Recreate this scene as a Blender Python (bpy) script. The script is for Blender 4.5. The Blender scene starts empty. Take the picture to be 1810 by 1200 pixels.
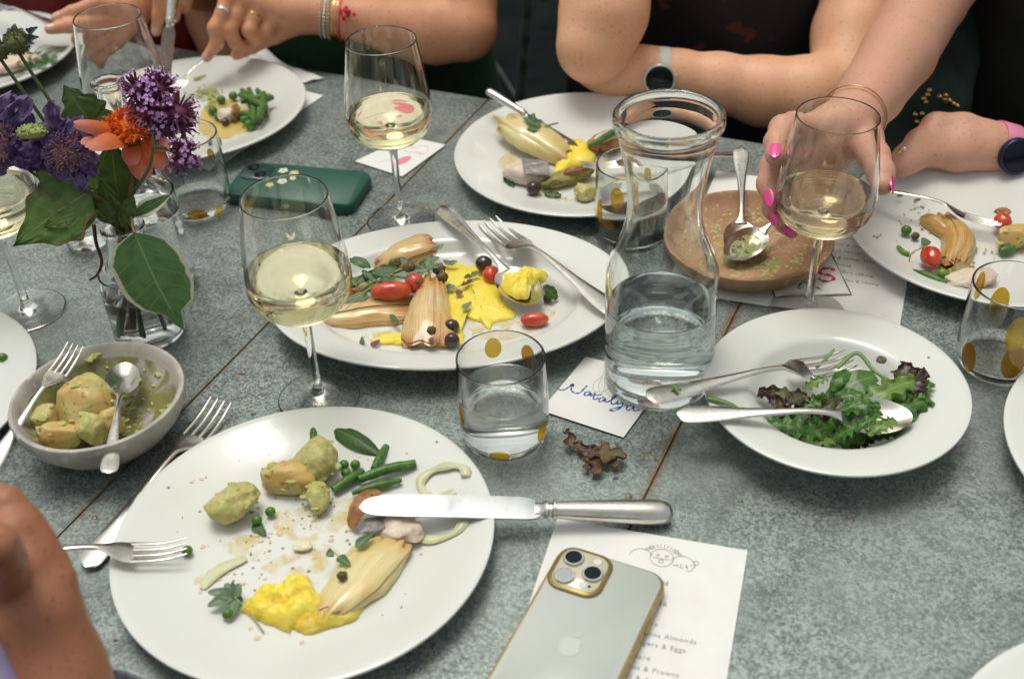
import bpy, bmesh, math, random
import numpy as np
from mathutils import Vector, Matrix, noise as mnoise

SC = bpy.context.scene
COL = SC.collection
PI = math.pi
rnd = random.Random(7)

# ------------------------------------------------------------------ camera
F, PITCH, ROLL, CAMH = 2139.0, 0.65090, -0.05162, 0.6665   # focal length in photo pixels, metres, radians
cp, sp = math.cos(PITCH), math.sin(PITCH)
cr, sr = math.cos(ROLL), math.sin(ROLL)
FWD = np.array([0, cp, -sp]); _rt = np.array([1., 0, 0]); _up = np.array([0, sp, cp])
RGT = cr*_rt + sr*_up
UPV = -sr*_rt + cr*_up
CAM = np.array([0, 0, CAMH])
cam_data = bpy.data.cameras.new('camera')
cam = bpy.data.objects.new('camera', cam_data); COL.objects.link(cam)
m = Matrix.Identity(4)
for i in range(3):
    m[i][0] = RGT[i]; m[i][1] = UPV[i]; m[i][2] = -FWD[i]; m[i][3] = CAM[i]
cam.matrix_world = m
cam_data.sensor_width = 36.0
cam_data.lens = 36.0*F/1810.0
cam_data.clip_start = 0.02; cam_data.clip_end = 200
cam_data.dof.use_dof = True
cam_data.dof.focus_distance = 1.04
cam_data.dof.aperture_fstop = 6.0
SC.camera = cam

# ------------------------------------------------------------------ world, sun, exposure
SUN_EL, SUN_AZ = math.radians(77), math.radians(-28)      # azimuth from +Y, clockwise seen from above
w = bpy.data.worlds.new('World'); SC.world = w; w.use_nodes = True
nt = w.node_tree; nt.nodes.clear()
sky = nt.nodes.new('ShaderNodeTexSky'); sky.sky_type = 'NISHITA'; sky.sun_disc = False
sky.sun_elevation = SUN_EL; sky.sun_rotation = SUN_AZ
sky.air_density = 1.0; sky.dust_density = 4.0; sky.ozone_density = 1.0
hsv = nt.nodes.new('ShaderNodeHueSaturation'); hsv.inputs['Saturation'].default_value = 0.30
wb = nt.nodes.new('ShaderNodeMix'); wb.data_type = 'RGBA'; wb.blend_type = 'MULTIPLY'
wb.inputs[0].default_value = 1.0; wb.inputs[7].default_value = (0.99, 1.0, 0.905, 1)
bg = nt.nodes.new('ShaderNodeBackground'); bg.inputs['Strength'].default_value = 0.130
out = nt.nodes.new('ShaderNodeOutputWorld')
nt.links.new(sky.outputs[0], hsv.inputs['Color']); nt.links.new(hsv.outputs[0], wb.inputs[6])
nt.links.new(wb.outputs[2], bg.inputs[0]); nt.links.new(bg.outputs[0], out.inputs[0])
sl = bpy.data.lights.new('sun', 'SUN'); sl.energy = 1.1; sl.angle = math.radians(26); sl.color = (1.0, 0.975, 0.91)
so = bpy.data.objects.new('sun', sl); COL.objects.link(so)
sdir = Vector((math.sin(SUN_AZ)*math.cos(SUN_EL), math.cos(SUN_AZ)*math.cos(SUN_EL), math.sin(SUN_EL)))
so.rotation_euler = sdir.to_track_quat('Z', 'Y').to_euler(); so.location = (0, 1, 4)
SC.view_settings.view_transform = 'Standard'; SC.view_settings.look = 'None'
SC.view_settings.exposure = 0.22; SC.view_settings.gamma = 1.0
SC.view_settings.use_curve_mapping = False
cy = SC.cycles
SC.render.engine = 'CYCLES'
cy.max_bounces = 16; cy.transmission_bounces = 16; cy.glossy_bounces = 6; cy.diffuse_bounces = 4
cy.transparent_max_bounces = 16; cy.caustics_refractive = True; cy.caustics_reflective = True
cy.blur_glossy = 0.5; cy.sample_clamp_indirect = 6.0
cy.use_denoising = True

# ------------------------------------------------------------------ points in the place
def ray(px, py):
    return F*FWD + (px-905)*RGT - (py-600)*UPV
def at(px, py, z=0.0):
    d = ray(px, py); return Vector(CAM + d*(z-CAMH)/d[2])
def aty(px, py, Y):
    d = ray(px, py); return Vector(CAM + d*Y/d[1])
def V(*a): return Vector(a)

# ------------------------------------------------------------------ materials
MATS = {}
def _in(n, *names):
    for k in names:
        if k in n.inputs: return n.inputs[k]
def rgba(c): return (c[0], c[1], c[2], 1.0)
def mat(name, col, rough=.5, metal=0., col2=None, scale=30., lo=.4, hi=.65, detail=4., bump=0., bscale=120., spec=.5,
        coat=0., sss=0., ssr=(.01, .004, .002), trans=0., ior=1.45, alpha=1., rough2=None, stripe=None, ends=None, col3=None, scale3=200., lo3=.6, hi3=.7, distort=0.):
    if name in MATS: return MATS[name]
    ma = bpy.data.materials.new(name); ma.use_nodes = True
    t = ma.node_tree; N, L = t.nodes, t.links
    b = N['Principled BSDF']
    b.inputs['Base Color'].default_value = rgba(col); b.inputs['Roughness'].default_value = rough
    b.inputs['Metallic'].default_value = metal; b.inputs['IOR'].default_value = ior
    _in(b, 'Specular IOR Level').default_value = spec
    b.inputs['Alpha'].default_value = alpha
    if coat: b.inputs['Coat Weight'].default_value = coat; b.inputs['Coat Roughness'].default_value = .06
    if sss:
        b.inputs['Subsurface Weight'].default_value = sss; b.inputs['Subsurface Radius'].default_value = (1, .45, .25)
        b.inputs['Subsurface Scale'].default_value = ssr[0]
    if trans: b.inputs['Transmission Weight'].default_value = trans
    tc = N.new('ShaderNodeTexCoord')
    src = None
    if col2 is not None:
        nz = N.new('ShaderNodeTexNoise'); nz.inputs['Scale'].default_value = scale; nz.inputs['Detail'].default_value = detail
        nz.inputs['Distortion'].default_value = distort
        L.new(tc.outputs['Object'], nz.inputs['Vector'])
        mr = N.new('ShaderNodeMapRange'); mr.inputs[1].default_value = lo; mr.inputs[2].default_value = hi
        L.new(nz.outputs[0], mr.inputs[0])
        mx = N.new('ShaderNodeMix'); mx.data_type = 'RGBA'; mx.inputs[6].default_value = rgba(col); mx.inputs[7].default_value = rgba(col2)
        L.new(mr.outputs[0], mx.inputs[0]); src = mx.outputs[2]
        if rough2 is not None:
            r2 = N.new('ShaderNodeMapRange'); r2.inputs[3].default_value = rough; r2.inputs[4].default_value = rough2
            L.new(mr.outputs[0], r2.inputs[0]); L.new(r2.outputs[0], b.inputs['Roughness'])
    if stripe is not None:
        sc, colS, amt = stripe
        sx = N.new('ShaderNodeUVMap'); sp_ = N.new('ShaderNodeSeparateXYZ'); L.new(sx.outputs[0], sp_.inputs[0])
        cb = N.new('ShaderNodeCombineXYZ'); 
        mu = N.new('ShaderNodeMath'); mu.operation = 'MULTIPLY'; mu.inputs[1].default_value = sc; L.new(sp_.outputs[1], mu.inputs[0])
        mu2 = N.new('ShaderNodeMath'); mu2.operation = 'MULTIPLY'; mu2.inputs[1].default_value = 2.2; L.new(sp_.outputs[0], mu2.inputs[0])
        L.new(mu.outputs[0], cb.inputs[0]); L.new(mu2.outputs[0], cb.inputs[1])
        ns = N.new('ShaderNodeTexNoise'); ns.inputs['Scale'].default_value = 1.0; ns.inputs['Detail'].default_value = 2
        L.new(cb.outputs[0], ns.inputs['Vector'])
        ms = N.new('ShaderNodeMapRange'); ms.inputs[1].default_value = .46; ms.inputs[2].default_value = .66; ms.inputs[4].default_value = amt
        L.new(ns.outputs[0], ms.inputs[0])
        m2 = N.new('ShaderNodeMix'); m2.data_type = 'RGBA'; m2.inputs[7].default_value = rgba(colS)
        if src is not None: L.new(src, m2.inputs[6])
        else: m2.inputs[6].default_value = rgba(col)
        L.new(ms.outputs[0], m2.inputs[0]); src = m2.outputs[2]
        if ends is not None:                                  # browned root and top ends
            colE, e0, e1 = ends
            ab = N.new('ShaderNodeMath'); ab.operation = 'SUBTRACT'; ab.inputs[1].default_value = .5; L.new(sp_.outputs[0], ab.inputs[0])
            a2 = N.new('ShaderNodeMath'); a2.operation = 'ABSOLUTE'; L.new(ab.outputs[0], a2.inputs[0])
            a3 = N.new('ShaderNodeMath'); a3.operation = 'MULTIPLY_ADD'; a3.inputs[1].default_value = .35; L.new(ns.outputs[0], a3.inputs[0]); L.new(a2.outputs[0], a3.inputs[2])
            me_ = N.new('ShaderNodeMapRange'); me_.inputs[1].default_value = e0; me_.inputs[2].default_value = e1; L.new(a3.outputs[0], me_.inputs[0])
            m4 = N.new('ShaderNodeMix'); m4.data_type = 'RGBA'; L.new(src, m4.inputs[6]); m4.inputs[7].default_value = rgba(colE); L.new(me_.outputs[0], m4.inputs[0]); src = m4.outputs[2]
    if col3 is not None:
        n3 = N.new('ShaderNodeTexNoise'); n3.inputs['Scale'].default_value = scale3; n3.inputs['Detail'].default_value = 3
        L.new(tc.outputs['Object'], n3.inputs['Vector'])
        m3 = N.new('ShaderNodeMapRange'); m3.inputs[1].default_value = lo3; m3.inputs[2].default_value = hi3
        L.new(n3.outputs[0], m3.inputs[0])
        mx3 = N.new('ShaderNodeMix'); mx3.data_type = 'RGBA'; mx3.inputs[7].default_value = rgba(col3)
        if src is not None: L.new(src, mx3.inputs[6])
        else: mx3.inputs[6].default_value = rgba(col)
        L.new(m3.outputs[0], mx3.inputs[0]); src = mx3.outputs[2]
    if src is not None: L.new(src, b.inputs['Base Color'])
    if bump:
        nb = N.new('ShaderNodeTexNoise'); nb.inputs['Scale'].default_value = bscale; nb.inputs['Detail'].default_value = 5
        L.new(tc.outputs['Object'], nb.inputs['Vector'])
        bu = N.new('ShaderNodeBump'); bu.inputs['Strength'].default_value = 1.0; bu.inputs['Distance'].default_value = bump
        L.new(nb.outputs[0], bu.inputs['Height']); L.new(bu.outputs[0], b.inputs['Normal'])
    MATS[name] = ma
    return ma

def glass(name, col=(1, 1, 1), ior=1.5, rough=0.0):
    if name in MATS: return MATS[name]
    ma = bpy.data.materials.new(name); ma.use_nodes = True
    t = ma.node_tree; t.nodes.clear()
    g = t.nodes.new('ShaderNodeBsdfGlass'); g.inputs['Color'].default_value = rgba(col); g.inputs['IOR'].default_value = ior
    g.inputs['Roughness'].default_value = rough
    o = t.nodes.new('ShaderNodeOutputMaterial'); t.links.new(g.outputs[0], o.inputs[0])
    MATS[name] = ma; return ma

def film(name, col, gloss=.12):
    """a thin see-through coloured layer"""
    if name in MATS: return MATS[name]
    ma = bpy.data.materials.new(name); ma.use_nodes = True
    t = ma.node_tree; t.nodes.clear()
    a = t.nodes.new('ShaderNodeBsdfTransparent'); a.inputs[0].default_value = rgba(col)
    d = t.nodes.new('ShaderNodeBsdfDiffuse'); d.inputs[0].default_value = rgba(col)
    g = t.nodes.new('ShaderNodeBsdfGlossy'); g.inputs['Roughness'].default_value = .08
    m1 = t.nodes.new('ShaderNodeMixShader'); m1.inputs[0].default_value = .35
    m2 = t.nodes.new('ShaderNodeMixShader'); m2.inputs[0].default_value = gloss
    o = t.nodes.new('ShaderNodeOutputMaterial')
    t.links.new(a.outputs[0], m1.inputs[1]); t.links.new(d.outputs[0], m1.inputs[2])
    t.links.new(m1.outputs[0], m2.inputs[1]); t.links.new(g.outputs[0], m2.inputs[2]); t.links.new(m2.outputs[0], o.inputs[0])
    MATS[name] = ma; return ma

def smear(name, col, scale=70., lo=.46, hi=.66, dens=.8, rough=.25):
    """a patchy wet smear: clear where the noise is low"""
    if name in MATS: return MATS[name]
    ma = bpy.data.materials.new(name); ma.use_nodes = True
    t = ma.node_tree; N, L = t.nodes, t.links; N.clear()
    tc = N.new('ShaderNodeTexCoord'); nz = N.new('ShaderNodeTexNoise'); nz.inputs['Scale'].default_value = scale; nz.inputs['Detail'].default_value = 7; nz.inputs['Distortion'].default_value = .8
    L.new(tc.outputs['Object'], nz.inputs['Vector'])
    mr = N.new('ShaderNodeMapRange'); mr.inputs[1].default_value = lo; mr.inputs[2].default_value = hi; mr.inputs[4].default_value = dens; L.new(nz.outputs[0], mr.inputs[0])
    c = N.new('ShaderNodeBsdfTransparent')
    tt = N.new('ShaderNodeBsdfTransparent'); tt.inputs[0].default_value = rgba(tuple(min(1, .25+.78*x) for x in col))
    p = N.new('ShaderNodeBsdfPrincipled'); p.inputs['Base Color'].default_value = rgba(col); p.inputs['Roughness'].default_value = rough
    m0 = N.new('ShaderNodeMixShader'); m0.inputs[0].default_value = .62; L.new(tt.outputs[0], m0.inputs[1]); L.new(p.outputs[0], m0.inputs[2])
    m1 = N.new('ShaderNodeMixShader'); L.new(mr.outputs[0], m1.inputs[0]); L.new(c.outputs[0], m1.inputs[1]); L.new(m0.outputs[0], m1.inputs[2])
    o = N.new('ShaderNodeOutputMaterial'); L.new(m1.outputs[0], o.inputs[0]); MATS[name] = ma; return ma

def leafmat(name, inner, edge, vein, e0=.8, e1=.95, veins=0., inner2=None, tip=None, rough=.42, vw=.03):
    """leaf colours laid out along the blade's own UVs: midrib, side veins, margin"""
    if name in MATS: return MATS[name]
    ma = bpy.data.materials.new(name); ma.use_nodes = True
    t = ma.node_tree; N, L = t.nodes, t.links; b = N['Principled BSDF']
    b.inputs['Roughness'].default_value = rough; _in(b, 'Specular IOR Level').default_value = .4
    def math_(op, a, bb=None, c=None):
        n = N.new('ShaderNodeMath'); n.operation = op
        for i, x in enumerate((a, bb, c)):
            if x is None: continue
            if isinstance(x, (int, float)): n.inputs[i].default_value = x
            else: L.new(x, n.inputs[i])
        return n.outputs[0]
    uv = N.new('ShaderNodeUVMap'); s = N.new('ShaderNodeSeparateXYZ'); L.new(uv.outputs[0], s.inputs[0])
    tc = N.new('ShaderNodeTexCoord')
    nz = N.new('ShaderNodeTexNoise'); nz.inputs['Scale'].default_value = 90; nz.inputs['Detail'].default_value = 4; L.new(tc.outputs['Object'], nz.inputs['Vector'])
    d = math_('MULTIPLY', math_('ABSOLUTE', math_('SUBTRACT', s.outputs[1], .5)), 2.0)
    dn = math_('ADD', d, math_('MULTIPLY', math_('SUBTRACT', nz.outputs[0], .5), .22))
    def mix(f, a, bcol):
        mx = N.new('ShaderNodeMix'); mx.data_type = 'RGBA'
        L.new(f, mx.inputs[0])
        if isinstance(a, tuple): mx.inputs[6].default_value = rgba(a)
        else: L.new(a, mx.inputs[6])
        mx.inputs[7].default_value = rgba(bcol); return mx.outputs[2]
    def rng(x, a, bb):
        r = N.new('ShaderNodeMapRange'); r.inputs[1].default_value = a; r.inputs[2].default_value = bb; L.new(x, r.inputs[0]); return r.outputs[0]
    c = mix(rng(nz.outputs[0], .4, .62), inner, inner2 or tuple(x*.72 for x in inner))
    if veins:
        wv = math_('SINE', math_('MULTIPLY', math_('SUBTRACT', s.outputs[0], math_('MULTIPLY', d, .16)), veins))
        c = mix(math_('MULTIPLY', math_('MULTIPLY', rng(wv, .88, 1.0), .42), rng(nz.outputs[0], .36, .6)), c, vein)
    c = mix(rng(math_('MULTIPLY', d, -1.0), -vw-.02, -vw), c, vein)
    c = mix(rng(dn, e0, e1), c, edge)
    if tip: c = mix(rng(math_('ADD', s.outputs[0], math_('MULTIPLY', nz.outputs[0], .3)), .75, 1.05), c, tip)
    L.new(c, b.inputs['Base Color'])
    bu = N.new('ShaderNodeBump'); bu.inputs['Distance'].default_value = .0006; L.new(nz.outputs[0], bu.inputs['Height']); L.new(bu.outputs[0], b.inputs['Normal'])
    tr = N.new('ShaderNodeBsdfTranslucent'); L.new(c, tr.inputs[0])
    ms = N.new('ShaderNodeMixShader'); ms.inputs[0].default_value = .25
    o = N['Material Output']; L.new(b.outputs[0], ms.inputs[1]); L.new(tr.outputs[0], ms.inputs[2]); L.new(ms.outputs[0], o.inputs[0])
    MATS[name] = ma; return ma

# ------------------------------------------------------------------ mesh building
class MB:
    def __init__(s): s.v = []; s.f = []; s.uv = {}
    def add(s, v, f, uv=None):
        o = len(s.v); s.v += [tuple(x) for x in v]; s.f += [tuple(i+o for i in q) for q in f]
        if uv is not None:
            for i, q in enumerate(uv): s.uv[o+i] = q
        return s
    def xf(s, M):
        s.v = [tuple(M @ Vector(p)) for p in s.v]; return s
    def lathe(s, prof, seg=48, c=(0, 0, 0), sx=1., sy=1., rot=0.):
        v, f, rings = [], [], []
        ca, sa = math.cos(rot), math.sin(rot)
        for r, z in prof:
            if r < 1e-6: rings.append([len(v)]); v.append((c[0], c[1], c[2]+z))
            else:
                k = len(v); rings.append(list(range(k, k+seg)))
                for i in range(seg):
                    a = 2*PI*i/seg; x, y = r*sx*math.cos(a), r*sy*math.sin(a)
                    v.append((c[0]+x*ca-y*sa, c[1]+x*sa+y*ca, c[2]+z))
        for a, b in zip(rings, rings[1:]):
            if len(a) == 1 and len(b) == 1: continue
            for i in range(seg):
                j = (i+1) % seg
                if len(a) == 1: f.append((a[0], b[j], b[i]))
                elif len(b) == 1: f.append((a[i], a[j], b[0]))
                else: f.append((a[i], a[j], b[j], b[i]))
        vol = 0.0                                             # faces of a closed turned shape look outwards
        for q in f:
            for i in range(1, len(q)-1):
                p0, p1, p2 = v[q[0]], v[q[i]], v[q[i+1]]
                p0, p1, p2 = [(p[0]-c[0], p[1]-c[1], p[2]-c[2]) for p in (p0, p1, p2)]
                vol += p0[0]*(p1[1]*p2[2]-p1[2]*p2[1])+p0[1]*(p1[2]*p2[0]-p1[0]*p2[2])+p0[2]*(p1[0]*p2[1]-p1[1]*p2[0])
        if vol < 0: f = [q[::-1] for q in f]
        return s.add(v, f)
    def tube(s, pts, rad, seg=8, flat=1., up=None, closed=False):
        pts = [Vector(p) for p in pts]; n = len(pts)
        if not hasattr(rad, '__len__'): rad = [rad]*n
        v, f = [], []
        U = Vector(up) if up is not None else None
        prev = None
        for i, p in enumerate(pts):
            if closed: t = pts[(i+1) % n]-pts[i-1]
            else: t = pts[min(i+1, n-1)]-pts[max(i-1, 0)]
            if t.length < 1e-9: t = Vector((0, 0, 1))
            t.normalize()
            if U is not None: b = U - t*U.dot(t)
            elif prev is not None: b = prev - t*prev.dot(t)
            else:
                q = Vector((0, 0, 1)) if abs(t.z) < .9 else Vector((1, 0, 0)); b = q - t*q.dot(t)
            if b.length < 1e-6: b = t.orthogonal()
            b.normalize(); prev = b; sd = t.cross(b)
            for k in range(seg):
                a = 2*PI*k/seg; v.append(p + sd*(rad[i]*math.cos(a)) + b*(rad[i]*flat*math.sin(a)))
        for i in range(n if closed else n-1):
            j = (i+1) % n
            for k in range(seg):
                l = (k+1) % seg; f.append((i*seg+k, i*seg+l, j*seg+l, j*seg+k))
        if not closed:
            f.append(tuple(range(seg))[::-1]); f.append(tuple(range((n-1)*seg, n*seg)))
        return s.add(v, f)
    def grid(s, fn, nu, nv, closev=False):
        v, f, uv = [], [], []
        for i in range(nu+1):
            for j in range(nv+1):
                v.append(fn(i/nu, j/nv)); uv.append((i/nu, j/nv))
        for i in range(nu):
            for j in range(nv):
                a = i*(nv+1)+j; f.append((a, a+1, a+nv+2, a+nv+1))
        return s.add(v, f, uv)
    def blob(s, c, r, sub=3, amp=.0, freq=2., seed=0, rot=None, flatbottom=None):
        bm = bmesh.new(); bmesh.ops.create_icosphere(bm, subdivisions=sub, radius=1.0)
        if not hasattr(r, '__len__'): r = (r, r, r)
        R = rot.to_matrix() if rot is not None else None
        o = Vector((seed*7.13, seed*3.7, seed*1.9)); v = []
        for x in bm.verts:
            p = x.co.copy()
            if amp:
                k = 1+amp*mnoise.noise(p*freq+o)+.5*amp*mnoise.noise(p*freq*2.3+o)
                p *= k
            p = Vector((p.x*r[0], p.y*r[1], p.z*r[2]))
            if R is not None: p = R @ p
            p = p + Vector(c)
            if flatbottom is not None and p.z < flatbottom: p.z = flatbottom
            v.append(p)
        f = [tuple(q.index for q in k.verts) for k in bm.faces]; bm.free()
        return s.add(v, f)
    def box(s, c, d, M=None):
        v = [Vector((c[0]+a*d[0]/2, c[1]+b*d[1]/2, c[2]+e*d[2]/2)) for a in (-1, 1) for b in (-1, 1) for e in (-1, 1)]
        if M is not None: v = [M @ p for p in v]
        return s.add(v, [(0, 1, 3, 2), (4, 6, 7, 5), (0, 4, 5, 1), (2, 3, 7, 6), (0, 2, 6, 4), (1, 5, 7, 3)])
    def prism(s, outline, z0, z1, inset=0., M=None):
        """closed outline extruded, with a small bevel at the top"""
        n = len(outline); c = Vector((sum(p[0] for p in outline)/n, sum(p[1] for p in outline)/n))
        def sh(p, k):
            q = Vector((p[0], p[1])); d = c-q
            return q + d.normalized()*k if d.length > 1e-9 else q
        rows = [(z0, inset*.5), (z0+inset, 0), (z1-inset, 0), (z1, inset)] if inset else [(z0, 0), (z1, 0)]
        v = []
        for z, k in rows:
            for p in outline:
                q = sh(p, k); v.append(Vector((q.x, q.y, z)))
        if M is not None: v = [M @ p for p in v]
        f = []
        for i in range(len(rows)-1):
            for k in range(n):
                l = (k+1) % n; f.append((i*n+k, i*n+l, (i+1)*n+l, (i+1)*n+k))
        f.append(tuple(range(n))[::-1]); f.append(tuple(range((len(rows)-1)*n, len(rows)*n)))
        return s.add(v, f)
    def build(s, name, ma, parent=None, smooth=True, origin=None, autosmooth=True):
        v = [Vector(p) for p in s.v]
        if origin is not None:
            o = Vector(origin); v = [p-o for p in v]
        me = bpy.data.meshes.new(name); me.from_pydata([tuple(p) for p in v], [], s.f); me.update()
        if s.uv:
            ul = me.uv_layers.new(name='UVMap')
            idx = np.empty(len(me.loops), dtype=np.int32); me.loops.foreach_get('vertex_index', idx)
            tab = np.zeros((len(v), 2), dtype=np.float32)
            for k, q in s.uv.items(): tab[k] = q
            ul.data.foreach_set('uv', tab[idx].ravel())
        if smooth:
            me.polygons.foreach_set('use_smooth', [True]*len(me.polygons))
            if autosmooth: me.set_sharp_from_angle(angle=math.radians(48))
        if ma is not None: me.materials.append(ma)
        o = bpy.data.objects.new(name, me); COL.objects.link(o)
        if parent is not None: o.parent = parent
        if origin is not None: o.location = origin
        return o

def tag(o, label=None, cat=None, group=None, kind=None):
    if label: o['label'] = label
    if cat: o['category'] = cat
    if group: o['group'] = group
    if kind: o['kind'] = kind
    return o
def thing(name, label, cat, loc=(0, 0, 0), rz=0., group=None):
    o = bpy.data.objects.new(name, None); COL.objects.link(o); o.location = loc; o.rotation_euler = (0, 0, rz)
    return tag(o, label, cat, group)
def single(mb, name, ma, label, cat, group=None, smooth=True, origin=None):
    """a thing that is one mesh; its origin goes to the middle of its base"""
    if origin is None:
        n = len(mb.v); origin = (sum(p[0] for p in mb.v)/n, sum(p[1] for p in mb.v)/n, min(p[2] for p in mb.v))
    return tag(mb.build(name, ma, None, smooth, origin), label, cat, group)
def copy_tree(o, parent=None):
    c = o.copy(); COL.objects.link(c); c.parent = parent
    for ch in [x for x in bpy.data.objects if x.parent is o]: copy_tree(ch, c)
    return c
def frame(A, B, up=(0, 0, 1), s=1.):
    """matrix with x from A towards B, z as near to up as can be"""
    A, B = Vector(A), Vector(B); x = (B-A).normalized(); z = Vector(up); z = (z - x*z.dot(x)).normalized(); y = z.cross(x)
    M_ = Matrix.Identity(4)
    for i in range(3): M_[i][0] = x[i]*s; M_[i][1] = y[i]*s; M_[i][2] = z[i]*s; M_[i][3] = A[i]
    return M_
def spline(pts, n=24):
    P = [Vector(p) for p in pts]; P = [P[0]*2-P[1]] + P + [P[-1]*2-P[-2]]; o = []
    k = len(P)-3
    for i in range(n+1):
        t = i/n*k; j = min(int(t), k-1); t -= j; a, b, c, d = P[j:j+4]
        o.append(.5*((2*b)+(c-a)*t+(2*a-5*b+4*c-d)*t*t+(3*b-a-3*c+d)*t**3))
    return o
def lerp(a, b, t): return a+(b-a)*t
def interp(x, xs, ys): return float(np.interp(x, xs, ys))

# smooth union of tapered capsules -> one continuous surface (surface nets)
def sdf_mesh(groups, res=.003, k=.008, smooth_it=2):
    """groups: list of chains; a chain is a list of (point, radius)"""
    cones = []
    for g in groups:
        for (a, ra), (b, rb) in zip(g, g[1:]): cones.append((np.array(a, float), np.array(b, float), ra, rb))
    lo = np.min([np.minimum(a, b)-max(ra, rb) for a, b, ra, rb in cones], axis=0)-3*res-k
    hi = np.max([np.maximum(a, b)+max(ra, rb) for a, b, ra, rb in cones], axis=0)+3*res+k
    n = np.ceil((hi-lo)/res).astype(int)+1
    D = np.full(n, .1, dtype=np.float32)
    ax = [lo[i]+res*np.arange(n[i]) for i in range(3)]
    for a, b, ra, rb in cones:
        pad = max(ra, rb)+k+3*res
        i0 = np.maximum(((np.minimum(a, b)-pad-lo)/res).astype(int), 0); i1 = np.minimum(((np.maximum(a, b)+pad-lo)/res).astype(int)+2, n)
        X = ax[0][i0[0]:i1[0]][:, None, None]; Y = ax[1][i0[1]:i1[1]][None, :, None]; Z = ax[2][i0[2]:i1[2]][None, None, :]
        ba = b-a; bb = max(ba@ba, 1e-12)
        h = np.clip(((X-a[0])*ba[0]+(Y-a[1])*ba[1]+(Z-a[2])*ba[2])/bb, 0, 1)
        d = np.sqrt((X-a[0]-h*ba[0])**2+(Y-a[1]-h*ba[1])**2+(Z-a[2]-h*ba[2])**2)-(ra+(rb-ra)*h)
        S = D[i0[0]:i1[0], i0[1]:i1[1], i0[2]:i1[2]]
        q = np.clip(.5+.5*(d-S)/k, 0, 1)
        D[i0[0]:i1[0], i0[1]:i1[1], i0[2]:i1[2]] = d*(1-q)+S*q-k*q*(1-q)
    ins = D < 0
    c = [ins[i:n[0]-1+i, j:n[1]-1+j, l:n[2]-1+l] for i in (0, 1) for j in (0, 1) for l in (0, 1)]
    any_ = np.logical_or.reduce(c); all_ = np.logical_and.reduce(c)
    cell = np.argwhere(any_ & ~all_); idx = np.full(any_.shape, -1, dtype=np.int64); idx[tuple(cell.T)] = np.arange(len(cell))
    acc = np.zeros((len(cell), 3)); cnt = np.zeros(len(cell))
    offs = [np.array((i, j, l)) for i in (0, 1) for j in (0, 1) for l in (0, 1)]
    for e0 in offs:
        for d in range(3):
            if e0[d]: continue
            e1 = e0.copy(); e1[d] = 1
            A = D[tuple((cell+e0).T)]; B = D[tuple((cell+e1).T)]; mk = (A < 0) != (B < 0)
            t = np.where(mk, A/np.where(mk, A-B, 1), 0)
            p = cell+e0+np.outer(t, np.eye(3)[d]); acc[mk] += p[mk]; cnt[mk] += 1
    P = lo+res*acc/cnt[:, None]
    faces = []
    for d in range(3):
        sl0 = [slice(None)]*3; sl1 = [slice(None)]*3; sl0[d] = slice(0, -1); sl1[d] = slice(1, None)
        A, B = ins[tuple(sl0)], ins[tuple(sl1)]
        for flip, mk in ((False, A & ~B), (True, ~A & B)):
            g = np.argwhere(mk); u, v_ = [(1, 2), (2, 0), (0, 1)][d]
            ok = (g[:, u] > 0) & (g[:, v_] > 0) & (g[:, u] < n[u]-1) & (g[:, v_] < n[v_]-1); g = g[ok]
            if not len(g): continue
            def at_(du, dv):
                q = g.copy(); q[:, u] -= du; q[:, v_] -= dv; return idx[tuple(q.T)]
            q = np.stack([at_(0, 0), at_(1, 0), at_(1, 1), at_(0, 1)], 1)
            faces.append(q[:, ::-1] if flip else q)
    Fq = np.concatenate(faces)
    for _ in range(smooth_it):
        s = np.zeros_like(P); w_ = np.zeros(len(P))
        for i in range(4):
            for j in (1, 3):
                np.add.at(s, Fq[:, i], P[Fq[:, (i+j) % 4]]); np.add.at(w_, Fq[:, i], 1)
        P = P*.5+.5*s/np.maximum(w_, 1)[:, None]
    mb = MB(); mb.v = [tuple(p) for p in P]; mb.f = [tuple(q) for q in Fq.tolist()]
    return mb
# ------------------------------------------------------------------ shared materials
porcelain = mat('porcelain', (.665, .672, .64), rough=.2, col2=(.645, .65, .61), scale=14, spec=.5, coat=.3)
silver = mat('silver', (.72, .69, .64), rough=.17, metal=1., col2=(.56, .53, .48), scale=60, rough2=.30, bump=.00006, bscale=260)
steel_dark = mat('dark_steel', (.13, .17, .14), rough=.5, metal=.3, col2=(.06, .09, .075), scale=40)
paper = mat('paper', (.74, .735, .71), rough=.85, col2=(.71, .70, .68), scale=40, bump=.00008, bscale=300)
card_edge = mat('dark_card_edge', (.10, .06, .05), rough=.8)
ink_black = mat('black_ink', (.045, .043, .045), rough=.9)
ink_grey = mat('grey_ink', (.22, .21, .21), rough=.9)
ink_blue = mat('blue_ink', (.03, .085, .28), rough=.8)
ink_red = mat('red_ink', (.55, .035, .05), rough=.8)
ink_pink = mat('pink_ink', (.72, .22, .30), rough=.8)
ink_green = mat('green_ink', (.10, .25, .10), rough=.8)
clear_glass = glass('clear_glass', (1., 1., .995), 1.48)
green_glass = glass('pale_green_glass', (.985, .996, .99), 1.5)
water_m = glass('water', (.996, 1.0, .998), 1.333)
wine_m = glass('white_wine', (.994, .970, .84), 1.34)
rose_m = glass('pale_amber_wine', (.992, .940, .82), 1.34)

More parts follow.
